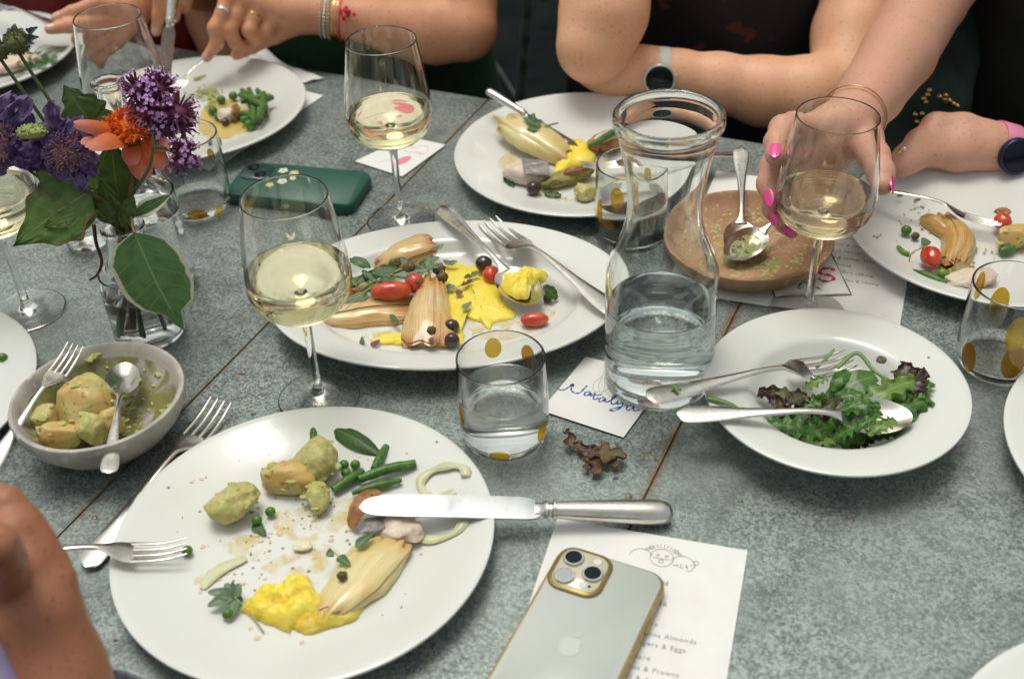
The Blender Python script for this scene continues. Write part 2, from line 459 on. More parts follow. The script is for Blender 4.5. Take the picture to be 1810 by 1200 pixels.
# ------------------------------------------------------------------ zinc
def zinc_material():
    ma = bpy.data.materials.new('galvanised_zinc'); ma.use_nodes = True
    t = ma.node_tree; N, L = t.nodes, t.links; b = N['Principled BSDF']
    tc = N.new('ShaderNodeTexCoord')
    def noise_(scale, detail=4, dist=0., src=None):
        n = N.new('ShaderNodeTexNoise'); n.inputs['Scale'].default_value = scale; n.inputs['Detail'].default_value = detail; n.inputs['Distortion'].default_value = dist
        L.new(src or tc.outputs['Object'], n.inputs['Vector']); return n
    def rng(x, a, bb, c=0., d=1.):
        r = N.new('ShaderNodeMapRange'); r.inputs[1].default_value = a; r.inputs[2].default_value = bb; r.inputs[3].default_value = c; r.inputs[4].default_value = d
        L.new(x, r.inputs[0]); return r.outputs[0]
    def mix(f, a, bcol, mode='MIX'):
        mx = N.new('ShaderNodeMix'); mx.data_type = 'RGBA'; mx.blend_type = mode
        if isinstance(f, float): mx.inputs[0].default_value = f
        else: L.new(f, mx.inputs[0])
        for k, x in ((6, a), (7, bcol)):
            if isinstance(x, tuple): mx.inputs[k].default_value = rgba(x)
            else: L.new(x, mx.inputs[k])
        return mx.outputs[2]
    # warp the flake cells so that they are ragged
    wn = noise_(300, 3)
    vm = N.new('ShaderNodeVectorMath'); vm.operation = 'SCALE'; vm.inputs[3].default_value = .0034
    L.new(wn.outputs['Color'], vm.inputs[0])
    va = N.new('ShaderNodeVectorMath'); va.operation = 'ADD'; L.new(tc.outputs['Object'], va.inputs[0]); L.new(vm.outputs[0], va.inputs[1])
    vo = N.new('ShaderNodeTexVoronoi'); vo.inputs['Scale'].default_value = 520; L.new(va.outputs[0], vo.inputs['Vector'])
    sep = N.new('ShaderNodeSeparateColor'); L.new(vo.outputs['Color'], sep.inputs[0])
    vo2 = N.new('ShaderNodeTexVoronoi'); vo2.inputs['Scale'].default_value = 1150; L.new(va.outputs[0], vo2.inputs['Vector'])
    sep2 = N.new('ShaderNodeSeparateColor'); L.new(vo2.outputs['Color'], sep2.inputs[0])
    ad = N.new('ShaderNodeMath'); ad.operation = 'MULTIPLY_ADD'; ad.inputs[1].default_value = .62; L.new(sep.outputs[0], ad.inputs[0])
    a2 = N.new('ShaderNodeMath'); a2.operation = 'MULTIPLY'; a2.inputs[1].default_value = .38; L.new(sep2.outputs[0], a2.inputs[0]); L.new(a2.outputs[0], ad.inputs[2])
    patch = noise_(40, 6, .6)
    sh = N.new('ShaderNodeMath'); sh.operation = 'MULTIPLY_ADD'; sh.inputs[1].default_value = .55
    L.new(patch.outputs[0], sh.inputs[0]); L.new(ad.outputs[0], sh.inputs[2])
    cr_ = N.new('ShaderNodeValToRGB'); e = cr_.color_ramp.elements
    e[0].position = .38; e[0].color = (.066, .088, .085, 1); e[1].position = 1.08 if False else 1.0; e[1].color = (.35, .40, .37, 1)
    x = cr_.color_ramp.elements.new(.62); x.color = (.142, .175, .168, 1)
    x = cr_.color_ramp.elements.new(.82); x.color = (.218, .255, .242, 1)
    L.new(sh.outputs[0], cr_.inputs[0])
    c = cr_.outputs[0]
    big = noise_(5.5, 5, .8)
    c = mix(rng(big.outputs[0], .38, .66, 0., .5), c, (.29, .33, .31))          # pale oxide bloom
    st = noise_(9, 6, 1.2)
    c = mix(rng(st.outputs[0], .54, .70, 0., .55), c, (.085, .105, .10))           # dull dark stains
    rs = noise_(34, 5, .5)
    c = mix(rng(rs.outputs[0], .73, .79, 0., .75), c, (.17, .085, .035))            # small rust specks
    # dried water rings and a few scuffs
    tx = N.new('ShaderNodeSeparateXYZ'); L.new(tc.outputs['Object'], tx.inputs[0]); rn = noise_(45, 5)
    for (n0, t0, r0, am) in ((-.47, .60, .033, .30), (-.36, .735, .036, .26), (.02, .70, .037, .26), (-.10, .52, .034, .22), (-.50, 1.02, .035, .25), (.10, .93, .033, .2), (-.30, 1.12, .037, .22)):
        vs = N.new('ShaderNodeVectorMath'); vs.operation = 'DISTANCE'; cb_ = N.new('ShaderNodeCombineXYZ'); L.new(tx.outputs[0], cb_.inputs[0]); L.new(tx.outputs[1], cb_.inputs[1])
        L.new(cb_.outputs[0], vs.inputs[0]); vs.inputs[1].default_value = (n0, t0, 0)
        q1 = N.new('ShaderNodeMath'); q1.operation = 'SUBTRACT'; q1.inputs[1].default_value = r0; L.new(vs.outputs['Value'], q1.inputs[0])
        q2 = N.new('ShaderNodeMath'); q2.operation = 'ABSOLUTE'; L.new(q1.outputs[0], q2.inputs[0])
        q3 = N.new('ShaderNodeMath'); q3.operation = 'MULTIPLY_ADD'; q3.inputs[1].default_value = .006; q3.inputs[2].default_value = -.0030; L.new(rn.outputs[0], q3.inputs[0])
        q4 = N.new('ShaderNodeMath'); q4.operation = 'ADD'; L.new(q2.outputs[0], q4.inputs[0]); L.new(q3.outputs[0], q4.inputs[1])
        c = mix(rng(q4.outputs[0], .0024, .0, 0., am), c, (.40, .44, .42))
    mps = N.new('ShaderNodeMapping'); mps.inputs['Scale'].default_value = (14, 260, 1); mps.inputs['Rotation'].default_value = (0, 0, 1.15); L.new(tc.outputs['Object'], mps.inputs[0])
    scn = noise_(1.0, 3, .3, mps.outputs[0]); c = mix(rng(scn.outputs[0], .70, .78, 0., .45), c, (.42, .45, .43))
    # rust bleeding from the two seams
    s = N.new('ShaderNodeSeparateXYZ'); L.new(tc.outputs['Object'], s.inputs[0])
    for sx, wd, am in ((-.605, .0045, .55), (-.203, .0065, .85)):
        d = N.new('ShaderNodeMath'); d.operation = 'SUBTRACT'; d.inputs[1].default_value = sx; L.new(s.outputs[0], d.inputs[0])
        ab = N.new('ShaderNodeMath'); ab.operation = 'ABSOLUTE'; L.new(d.outputs[0], ab.inputs[0])
        nn = noise_(60, 5)
        k = N.new('ShaderNodeMath'); k.operation = 'MULTIPLY_ADD'; k.inputs[1].default_value = -.012; L.new(nn.outputs[0], k.inputs[0]); k.inputs[2].default_value = .006
        k2 = N.new('ShaderNodeMath'); k2.operation = 'ADD'; L.new(ab.outputs[0], k2.inputs[0]); L.new(k.outputs[0], k2.inputs[1])
        c = mix(rng(k2.outputs[0], wd, 0., 0., am), c, (.20, .115, .045))
    L.new(c, b.inputs['Base Color'])
    b.inputs['Metallic'].default_value = .42
    L.new(rng(ad.outputs[0], .2, .9, .46, .30), b.inputs['Roughness'])
    sc_ = noise_(400, 3)
    mp = N.new('ShaderNodeMapping'); mp.inputs['Scale'].default_value = (25, 700, 1); mp.inputs['Rotation'].default_value = (0, 0, .7); L.new(tc.outputs['Object'], mp.inputs[0])
    sn = noise_(1.0, 2, 0, mp.outputs[0])
    hb = N.new('ShaderNodeMath'); hb.operation = 'ADD'; L.new(sc_.outputs[0], hb.inputs[0]); L.new(sn.outputs[0], hb.inputs[1])
    bu = N.new('ShaderNodeBump'); bu.inputs['Distance'].default_value = .00012; bu.inputs['Strength'].default_value = 1.; L.new(hb.outputs[0], bu.inputs['Height']); L.new(bu.outputs[0], b.inputs['Normal'])
    return ma
zinc = zinc_material()
rust = mat('rusty_seam', (.12, .06, .025), rough=.9, col2=(.05, .035, .025), scale=90, col3=(.24, .13, .05), scale3=160, bump=.0003, bscale=300)
nail_m = mat('nail_head', (.30, .27, .21), rough=.45, metal=.5, col2=(.16, .11, .07), scale=300)
wood_dark = mat('dark_wood', (.035, .028, .022), rough=.8, col2=(.06, .05, .04), scale=20, bump=.0006)

# ------------------------------------------------------------------ ground
g = MB(); g.grid(lambda u, v: (lerp(-60, 60, u), lerp(-30, 90, v), -.752), 24, 24)
tag(g.build('ground', mat('dark_ground', (.008, .011, .012), rough=.95, col2=(.014, .017, .016), scale=3, col3=(.004, .006, .007), scale3=30, bump=.004, bscale=25, spec=.0)), kind='structure')

# ------------------------------------------------------------------ the table (local x runs along it, y runs away from the near diner)
TA = .4492
table = thing('dining_table', 'long zinc topped dining table with nailed sheet seams', 'table', (0, 0, 0), -TA)
T2W = Matrix.Rotation(-TA, 4, 'Z')
def tab(n, t, z=0.): return T2W @ Vector((n, t, z))
NEAR, FAR = .357, 1.223
seams = [-1.9, -.605, -.203, 1.35]
for a, b_ in zip(seams, seams[1:]):
    mb = MB(); nx = max(2, int((b_-a)/.04)); ny = 22
    x0, x1 = a+.0009, b_-.0009
    top = [[None]*(ny+1) for _ in range(nx+1)]
    def zf(x, y): return .00035*mnoise.noise(Vector((x*9, y*9, 3))) - .0006
    mb.grid(lambda u, v: (lerp(x0, x1, u), lerp(NEAR, FAR, v), zf(lerp(x0, x1, u), lerp(NEAR, FAR, v))), nx, ny)
    # folded-down edges of the sheet
    for y, s_ in ((NEAR, -1), (FAR, 1)):
        mb.grid(lambda u, v: (lerp(x0, x1, u), y+s_*.004*math.sin(min(1, v*2)*PI/2), zf(lerp(x0, x1, u), y)-.004*(1-math.cos(min(1, v*2)*PI/2))-.034*max(0, v*2-1)), nx, 8)
    for x in (x0, x1):
        mb.grid(lambda u, v: (x, lerp(NEAR, FAR, u), zf(x, lerp(NEAR, FAR, u))-.0030*v), ny, 1)
    mb.build('zinc_sheet', zinc, table)
for x in seams[1:3]:
    mb = MB(); mb.box((x, (NEAR+FAR)/2, -.0032), (.012, FAR-NEAR-.002, .002)); mb.build('seam_strip', rust, table, smooth=False)
    y = NEAR+.02; k = 0
    while y < FAR:
        for dx in ((-.012,) if x > -.3 else (.013,)):
            mb = MB(); xx = x+dx+rnd.uniform(-.001, .001)
            mb.lathe([(0, .0009), (.0013, .0008), (.0021, .0004), (.0024, -.0004)], 10, (xx, y, -.0004)); mb.build('nail', nail_m, table)
        y += .0915+rnd.uniform(-.006, .006); k += 1
mb = MB(); mb.box((-.275, (NEAR+FAR)/2, -.022), (3.2, FAR-NEAR-.012, .034)); mb.build('board_core', wood_dark, table, smooth=False)
for yy in (NEAR+.06, FAR-.06):
    mb = MB(); mb.box((-.275, yy, -.085), (3.0, .03, .09)); mb.build('apron', wood_dark, table, smooth=False)
for xx in (-1.75, 1.2):
    for yy in (NEAR+.07, FAR-.07):
        mb = MB(); mb.box((xx, yy, -.41), (.07, .07, .68)); mb.build('leg', wood_dark, table, smooth=False)

# ------------------------------------------------------------------ plates
def plate_profile(R=.14, h=.022):
    k = R/.14
    return [(0, .0085), (.05*k, .0085), (.085*k, .0090), (.097*k, .0105), (.108*k, .0135), (.122*k, .0172), (.134*k, h-.0008), (.1385*k, h), (.140*k, h-.0007),
            (.1402*k, h-.0022), (.138*k, h-.0038), (.12*k, .0128), (.10*k, .0075), (.086*k, .0035), (.084*k, .0005), (.080*k, .0), (.078*k, .0015), (.076*k, .0035), (0, .0035)]
def plate(x, y, label, R=.14, prof=None, seg=96, z=0.0, name='dinner_plate', cat='plate', group='white dinner plates'):
    mb = MB(); mb.lathe(prof or plate_profile(R), seg)
    o = mb.build(name, porcelain); o.location = (x, y, z); return tag(o, label, cat, group)
PL_NEAR, PL_FISH, PL_RIGHT, PL_SAUCE, PL_LEFT, PL_TOP, PL_REDGE, PL_CORNER = (-.16, .6289), (.0868, 1.1855), (.4745, .9930), (-.3742, 1.3445), (-.555, .8146), (-.7057, 1.5425), (.5167, .6639), (.3701, .3637)
plate(*PL_NEAR, 'large white dinner plate with peas, potatoes and yellow puree nearest the viewer')
plate(*PL_FISH, 'white dinner plate with fish and onion wedge behind the oval platter', z=.0004)
plate(*PL_RIGHT, 'white dinner plate with tomato and browned fennel beside the held wine glass', z=.0012)
plate(*PL_SAUCE, 'white dinner plate with green beans in a pool of yellow sauce', z=.0012)
plate(*PL_LEFT, 'white plate cut off by the picture edge beside the stone bowl', z=.0004)
plate(*PL_TOP, 'white plate with pink fish under the sea holly flower heads', z=.0004)
plate(*PL_REDGE, 'white plate cut off by the picture edge below the spotted tumbler', z=.0004)
plate(*PL_CORNER, 'white plate of which only the rim shows in the bottom corner', z=.0004)
SALAD = (.2584, .7470)
plate(*SALAD, 'wide rimmed white bowl holding dressed salad leaves', R=.105, name='salad_bowl', cat='bowl', group=None, prof=[
    (0, .009), (.030, .009), (.045, .0098), (.054, .0125), (.061, .0185), (.066, .0250), (.069, .0278), (.073, .0293), (.085, .0315), (.098, .0342), (.1035, .0352), (.1053, .0345),
    (.1055, .0330), (.104, .0316), (.085, .0282), (.072, .0252), (.067, .0205), (.060, .0115), (.052, .005), (.047, .0006), (.044, 0), (.042, .002), (.04, .004), (0, .004)])
# oval platter
OV_C, OV_A, OV_B, OV_R = (-.0572, .9206), .1652, .1187, -.0203
mb = MB()
prof = [(0, .011), (.35, .011), (.60, .0112), (.685, .0125), (.72, .0155), (.745, .0205), (.765, .0228), (.80, .0238), (.90, .0262), (.975, .0285), (.992, .0288), (1.0, .0280), (1.0, .0264), (.985, .0250), (.80, .0198), (.74, .0160), (.70, .0085), (.66, .0035), (.645, .0004), (.63, 0), (.61, .003), (.58, .0055), (0, .0055)]
mb.lathe(prof, 128)
mb.v = [(x*(OV_A if True else 0), y*OV_B, z) for x, y, z in mb.v]
o = mb.build('oval_platter', porcelain); o.location = (OV_C[0], OV_C[1], 0); o.rotation_euler = (0, 0, OV_R)
tag(o, 'large oval white serving platter with fennel, puree and tomatoes', 'platter')
# stone bowl
stone = mat('grey_marble', (.47, .435, .39), rough=.55, col2=(.33, .305, .275), scale=34, lo=.42, hi=.62, detail=6, col3=(.56, .53, .49), scale3=90, bump=.0003, bscale=120, distort=.6)
mb = MB(); mb.lathe([(0, .010), (.020, .0108), (.036, .0145), (.049, .0215), (.058, .030), (.0635, .039), (.0655, .0445), (.0675, .0462), (.0700, .0455), (.0710, .043), (.0695, .034), (.064, .0235), (.054, .0115), (.042, .004), (.034, .0004), (.030, 0), (0, 0)], 72)
for i, p in enumerate(mb.v):
    k = 1+.012*mnoise.noise(Vector((p[0]*20, p[1]*20, 0))); mb.v[i] = (p[0]*k, p[1]*k, p[2]+.0016*mnoise.noise(Vector((p[0]*16, p[1]*16, 5)))*(p[2] > .02))
STONE = (-.3405, .7700)
o = mb.build('stone_bowl', stone); o.location = (STONE[0], STONE[1], .0008); tag(o, 'round grey stone bowl with crushed potatoes, a fork and a spoon', 'bowl')
# terracotta dish
clay = mat('terracotta', (.43, .255, .145), rough=.8, col2=(.31, .170, .090), scale=26, lo=.4, hi=.65, detail=6, col3=(.56, .36, .25), scale3=170, bump=.0009, bscale=260)
mb = MB(); mb.lathe([(0, .011), (.03, .0112), (.052, .013), (.066, .0175), (.0735, .0235), (.0765, .0272), (.079, .0282), (.0812, .0270), (.0818, .0240), (.0785, .0155), (.070, .0065), (.058, .0012), (.050, 0), (0, 0)], 72)
for i, p in enumerate(mb.v):
    k = 1+.010*mnoise.noise(Vector((p[0]*22, p[1]*22, 0))); mb.v[i] = (p[0]*k, p[1]*k, p[2]+.001*mnoise.noise(Vector((p[0]*20, p[1]*20, 5)))*(p[2] > .015))
CLAY = (.2345, .9885)
o = mb.build('terracotta_dish', clay); o.location = (CLAY[0], CLAY[1], .0012); tag(o, 'shallow brown terracotta dish smeared with green sauce', 'dish')

# ------------------------------------------------------------------ glassware
def hold_corners(prof):
    o = [prof[0]]
    for i in range(1, len(prof)-1):
        a, b, c = (Vector(prof[i-1]), Vector(prof[i]), Vector(prof[i+1])); d1, d2 = b-a, c-b
        if d1.length > 1e-7 and d2.length > 1e-7 and d1.angle(d2) > .5:
            o.append(tuple(b-d1.normalized()*min(.0009, d1.length*.35))); o.append(prof[i]); o.append(tuple(b+d2.normalized()*min(.0009, d2.length*.35)))
        else: o.append(prof[i])
    return o+[prof[-1]]
def lathe_part(name, prof, ma, parent, seg=64):
    prof = hold_corners(prof)
    mb = MB(); mb.lathe(prof, seg); return mb.build(name, ma, parent, autosmooth=False)
def wine_glass(base, label, wine=None, level=.118, tilt=(0, 0), s=1., wmat=None):
    root = thing('wine_glass', label, 'wine glass', base, 0, 'stemmed wine glasses'); root.rotation_euler = (tilt[0], tilt[1], 0)
    bowl = [(.0340, .2000), (.0352, .1900), (.0375, .1720), (.0402, .1500), (.0422, .1320), (.0432, .1180), (.0428, .1080), (.0408, .0980), (.0370, .0895), (.0300, .0820), (.0200, .0765), (.0100, .0738), (.0052, .0722)]
    bowl = [(r, .2-(.2-z)*.865) for r, z in bowl]
    wall = .0011
    outer = bowl+[(.0043, .083), (.0037, .068), (.0035, .045), (.0036, .024), (.0042, .013), (.0060, .0078), (.011, .0046), (.020, .0030), (.031, .0020), (.0350, .0014), (.0356, .0007), (.0345, 0), (0, .0003)]
    inner = [(max(r-wall, 0), z) for r, z in bowl[:-2]]
    inner = [(r, z+(.0004 if r < .025 else 0)) for r, z in inner]+[(.0085, .0920), (0, .0915)]
    prof = inner[::-1]+[(.0332, .2004), (.0336, .2005)]+outer
    mb = MB(); mb.lathe(hold_corners(prof), 72); mb.build('glass_body', clear_glass, root, autosmooth=False)
    if wine:
        rs = sorted(((z, r) for r, z in inner[:-1])); zs = [z for z, r in rs]; rr = [r for z, r in rs]
        pr_ = [(0, .0913), (.0085, .0918)]
        for i in range(1, 15):
            z = lerp(.0926, level, i/14); pr_.append((interp(z, zs, rr)+.00025, z))
        r = pr_[-1][0]; pr_ += [(r-.0012, level-.0004), (r-.003, level-.0007), (0, level-.0008)]
        mb = MB(); mb.lathe(hold_corners(pr_), 72); mb.build('wine', wmat or wine_m, root, autosmooth=False)
    if s != 1: root.scale = (s, s, s)
    return root
wine_glass(at(565, 702), 'half full white wine glass between the oval platter and the near plate', 1, .133)
wine_glass(at(709, 389), 'half full white wine glass standing next to the radish place card', 1, .1265)
GD = at(1427, 553); wine_glass(GD, 'wine glass of pale amber wine gripped by pink nailed fingers', 1, .1265, tilt=(0, .02), wmat=rose_m)
wine_glass((-.393, 1.1867, .0), 'wine glass nearly empty behind the sea holly and purple flowers', 1, .097)
wine_glass(at(50, 549), 'wine glass cut off by the picture edge left of the flower bottle', 1, .131)

# carafe
car = thing('water_carafe', 'tall flared glass carafe half full of water', 'carafe', at(1163, 671))
co = [(.0400, .2540), (.0415, .2522), (.0421, .2485), (.0416, .2445), (.0398, .2412), (.0380, .2370), (.0352, .2250), (.0322, .2090), (.0303, .1940), (.0294, .1800), (.0299, .1660), (.0325, .1520), (.0375, .1385), (.0425, .1260), (.0454, .1140), (.0462, .1000), (.0460, .060), (.0462, .030), (.0466, .014), (.0455, .005), (.0425, .0010), (.038, 0), (.030, .0015), (0, .003)]
ci = [(0, .0105), (.030, .0100), (.038, .0115), (.0424, .0165), (.0438, .030), (.0438, .060), (.0440, .1000), (.0432, .1135), (.0403, .1255), (.0353, .1380), (.0304, .1515), (.0278, .1660), (.0273, .1800), (.0282, .1940), (.0301, .2090), (.0331, .2250), (.0358, .2370), (.0364, .2460), (.0372, .2515), (.0382, .2535), (.0392, .2538)]
lathe_part('glass_body', ci+co, green_glass, car, 96)
lev = .083
lathe_part('water', [(0, .0103), (.030, .0098), (.0382, .0113), (.0427, .0164), (.0441, .030), (.0441, .060), (.0441, lev), (.0415, lev-.0006), (.039, lev-.0010), (0, lev-.0011)], water_m, car, 96)
# tumblers
amber = film('amber_spot', (.80, .52, .03), .08); amber_dark = film('brown_amber_spot', (.58, .29, .025), .08)
def tumbler(base, label, level, spots, rz=0., h=.084):
    root = thing('tumbler', label, 'tumbler', base, rz, 'amber spotted water tumblers')
    o_ = [(.0352, h-.0006), (.0358, h*.8), (.0368, h*.5), (.0366, h*.25), (.0350, .0085), (.0325, .0030), (.0290, .0004), (.025, 0), (0, .0010)]
    i_ = [(0, .0075), (.020, .0072), (.0285, .0085), (.0326, .0125), (.0340, h*.25), (.0346, h*.5), (.0340, h*.8), (.0336, h-.0005), (.0342, h)]
    lathe_part('glass_body', i_+o_, clear_glass, root)
    if level:
        pr_ = [(0, .0073), (.020, .0070), (.0287, .0083), (.0329, .0124), (.0343, h*.25)]
        r = interp(level, [h*.25, h*.5, h*.8], [.0343, .0349, .0343]); pr_ += [(r, level), (r-.0014, level-.0007), (r-.004, level-.0011), (0, level-.0012)]
        lathe_part('water', pr_, water_m, root)
    zs = [0.003, .0085, h*.25, h*.5, h*.8, h]; rr = [.0325, .0350, .0366, .0368, .0358, .0352]
    for (az, z, rw, rh, mm) in spots:
        mb = MB(); n = 10; v = []; f = []
        def pt(q, k):
            da = rw*q*math.cos(2*PI*k/20)/.036; zz = z+rh*q*math.sin(2*PI*k/20)
            r = interp(zz, zs, rr)+.0002+.0006*(1-q*q)
            return (r*math.cos(az+da), r*math.sin(az+da), zz)
        v.append(pt(0, 0))
        for q in (.35, .7, .92, 1.):
            for k in range(20): v.append(pt(q, k))
        f += [(0, 1+k, 1+(k+1) % 20) for k in range(20)]
        for a in range(3):
            for k in range(20): f.append((1+a*20+k, 1+(a+1)*20+k, 1+(a+1)*20+(k+1) % 20, 1+a*20+(k+1) % 20))
        mb.add(v, f); mb.build('spot', mm, root)
    return root
R_ = math.radians
tumbler(at(893, 772), 'spotted tumbler of water standing below the oval platter', .050,
        [(R_(100), .066, 0.0072, 0.0106, amber), (R_(50), .062, 0.0075, 0.0112, amber_dark), (R_(205), .040, 0.0050, 0.0112, amber_dark), (R_(262), .0105, 0.0088, 0.0056, amber), (R_(325), .022, 0.0063, 0.0100, amber), (R_(140), .030, 0.0063, 0.0112, amber)])
tumbler(at(1762, 643), 'spotted tumbler in front of the plate with browned fennel', 0,
        [(R_(258), .058, 0.0085, 0.0181, amber), (R_(262), .030, 0.0093, 0.0174, amber_dark), (R_(203), .020, 0.0082, 0.0159, amber_dark), (R_(305), .022, 0.0082, 0.0159, amber_dark), (R_(80), .040, 0.0082, 0.0159, amber), (R_(120), .062, 0.0069, 0.0145, amber), (R_(30), .03, 0.0082, 0.0159, amber_dark), (R_(330), .05, 0.0082, 0.0159, amber)])
tumbler(at(352, 366), 'spotted tumbler between the flowers and the green phone', 0,
        [(R_(280), .010, 0.0108, 0.0072, amber_dark), (R_(60), .045, 0.0060, 0.0084, amber_dark), (R_(150), .04, 0.0072, 0.0120, amber_dark), (R_(320), .006, 0.0072, 0.0048, amber)], h=.088)
tumbler(at(1115, 416), 'spotted tumbler half hidden behind the carafe and the fish plate', .045,
        [(R_(240), .062, 0.0072, 0.0123, amber), (R_(205), .040, 0.0052, 0.0130, amber), (R_(225), .030, 0.0078, 0.0052, amber_dark), (R_(70), .05, 0.0065, 0.0117, amber)])
# flower bottle, tall bottle, bud vase
def bottle(base, label, h, r, rn, shoulder, level, name='glass_bottle', cat='bottle', lip=.0025):
    root = thing(name, label, cat, base)
    o_ = [(rn+.001, h), (rn+lip, h-.0012), (rn+lip, h-.0045), (rn, h-.007), (rn, shoulder+r*.75), (rn+(r-rn)*.22, shoulder+r*.45), (rn+(r-rn)*.62, shoulder+r*.2), (r*.96, shoulder+.004), (r, shoulder-.006), (r, shoulder*.5), (r, .008), (r-.003, .0015), (r-.007, 0), (0, .002)]
    i_ = [(0, .0065), (r-.008, .006), (r-.0045, .010), (r-.0024, .018), (r-.0022, shoulder*.5), (r-.0022, shoulder-.006), (r*.96-.0022, shoulder+.0035), (rn+(r-rn)*.62-.002, shoulder+r*.2-.001), (rn+(r-rn)*.22-.002, shoulder+r*.45), (rn-.0022, shoulder+r*.75), (rn-.0022, h-.006), (rn-.0014, h-.0005)]
    lathe_part('glass_body', i_+o_, clear_glass, root)
    if level:
        rr = r-.0022+.0003
        lathe_part('water', [(0, .0063), (r-.0078, .0058), (r-.0043, .010), (r-.0021, .018), (rr, min(level, shoulder-.006)), (rr-.0012, level-.0006), (0, level-.001)], water_m, root)
    return root
VB = at(268, 588)
bottle(VB, 'small clear bottle of water holding the flower stems', .118, .0335, .0170, .068, .052)
bottle(at(284, 503), 'tall clear narrow necked bottle of water behind the orange flower', .218, .0355, .0125, .100, .085)
bottle(at(158, 428), 'small clear bud bottle left behind the flower bottle', .085, .024, .012, .040, .03)
# ------------------------------------------------------------------ cutlery (local x from the handle's end to the tip, z up)
def strip_mesh(prof, nseg=10):
    """sweep a flattened oval along x: prof = [(x, half width, z, half thickness)]"""
    mb = MB(); v = []; f = []; n = len(prof)
    for x, w_, z, h in prof:
        for k in range(nseg):
            a = 2*PI*k/nseg; v.append((x, w_*math.cos(a), z+h*math.sin(a)))
    for i in range(n-1):
        for k in range(nseg):
            l = (k+1) % nseg; f.append((i*nseg+k, i*nseg+l, (i+1)*nseg+l, (i+1)*nseg+k))
    f.append(tuple(range(nseg))[::-1]); f.append(tuple(range((n-1)*nseg, n*nseg)))
    return mb.add(v, f)
def smooth_prof(keys, n=40):
    xs = [k[0] for k in keys]; o = []
    P = spline([Vector((k[1], k[2], k[3])) for k in keys], n*3)
    for i in range(n+1):
        x = lerp(xs[0], xs[-1], i/n)
        j = max(i2 for i2 in range(len(xs)) if xs[i2] <= x+1e-12); j = min(j, len(xs)-2)
        t = (j+(x-xs[j])/(xs[j+1]-xs[j]))/(len(xs)-1); q = P[min(int(round(t*n*3)), n*3)]
        o.append((x, max(q.x, .0004), q.y, max(q.z, .0003)))
    return o
HANDLE = [(0, .0020, .001, .0008), (.003, .0078, .001, .0012), (.010, .0098, .0012, .0014), (.028, .0090, .0020, .0015), (.055, .0062, .0042, .0015), (.085, .0040, .0072, .0016), (.108, .0031, .0092, .0017), (.128, .0030, .0095, .0018)]
MESHES = {}
def reuse(key, fn, name, ma, parent):
    if key not in MESHES:
        o = fn().build(name, ma, parent); MESHES[key] = o.data; return o
    o = bpy.data.objects.new(name, MESHES[key]); COL.objects.link(o); o.parent = parent; return o
def place(root, A, B, L, up=(0, 0, 1)):
    A, B = Vector(A), Vector(B); root.matrix_world = frame(A, B, up, (B-A).length/L)
def fork(A, B, label, up=(0, 0, 1), flip=1, group='forks on the table'):
    root = thing('fork', label, 'fork', group=group)
    def head():
        k = HANDLE[:-1]+[(.126, .0034, .0088, .0017), (.136, .0078, .0060, .0013), (.144, .0116, .0032, .0011), (.151, .0126, .0016, .0010), (.1555, .0124, .0010, .0009)]
        return strip_mesh(smooth_prof(k, 54))
    reuse('fork_h', head, 'handle', silver, root)
    for i in range(4):
        y = (i-1.5)*.00725
        def tine(y=y):
            k = [(.1535, .0026, .0012, .0009), (.158, .0021, .0009, .0010), (.170, .0018, .0006, .0010), (.185, .0015, .0020, .0009), (.195, .0012, .0048, .0008), (.199, .0006, .0062, .0005)]
            mb = strip_mesh(smooth_prof(k, 14), 8); mb.v = [(p[0], p[1]+y*(1 if p[0] < .16 else 1-.08*(p[0]-.16)/.04), p[2]) for p in mb.v]; return mb
        reuse('tine%d' % i, tine, 'tine', silver, root)
    place(root, A, B, .199, up); return root
def spoon(A, B, label, up=(0, 0, 1), slots=False, food=None, group='spoons on the table'):
    root = thing('spoon', label, 'spoon', group=group)
    def handle():
        k = HANDLE[:-1]+[(.126, .0034, .0086, .0017), (.134, .0050, .0072, .0014), (.139, .0075, .0060, .0010)]
        return strip_mesh(smooth_prof(k, 50))
    def bowl():
        mb = MB(); c, a, b_ = .1675, .0325, .0205
        def pt(q, k, top):
            an = 2*PI*k/40; x = c+a*q*math.cos(an); sq = 1-.12*math.cos(an); y = b_*q*math.sin(an)*sq
            z = .0062-.0080*(1-q**2.3)
            return (x, y, z+(.0006 if top else -.0006)*(1 if q < .99 else .3))
        for top in (True, False):
            v = [pt(0, 0, top)]; f = []
            for q in (.2, .4, .6, .78, .9, 1.):
                for k in range(40): v.append(pt(q, k, top))
            f += [(0, 1+k, 1+(k+1) % 40) for k in range(40)]
            for i in range(5):
                for k in range(40): f.append((1+i*40+k, 1+(i+1)*40+k, 1+(i+1)*40+(k+1) % 40, 1+i*40+(k+1) % 40))
            mb.add(v, f if top else [q[::-1] for q in f])
        n1 = 1+6*40; e = 1+5*40
        mb.f += [(e+k, n1+e+k, n1+e+(k+1) % 40, e+(k+1) % 40) for k in range(40)]
        return mb
    reuse('spoon_h', handle, 'handle', silver, root); reuse('spoon_b', bowl, 'bowl', silver, root)
    if food is not None:
        mb = MB(); mb.blob((.168, .0, .0014), (.027, .0170, .0018), 3, .12, 2.0, 3); mb.build('sauce_coat', food, root)
    place(root, A, B, .200, up); return root
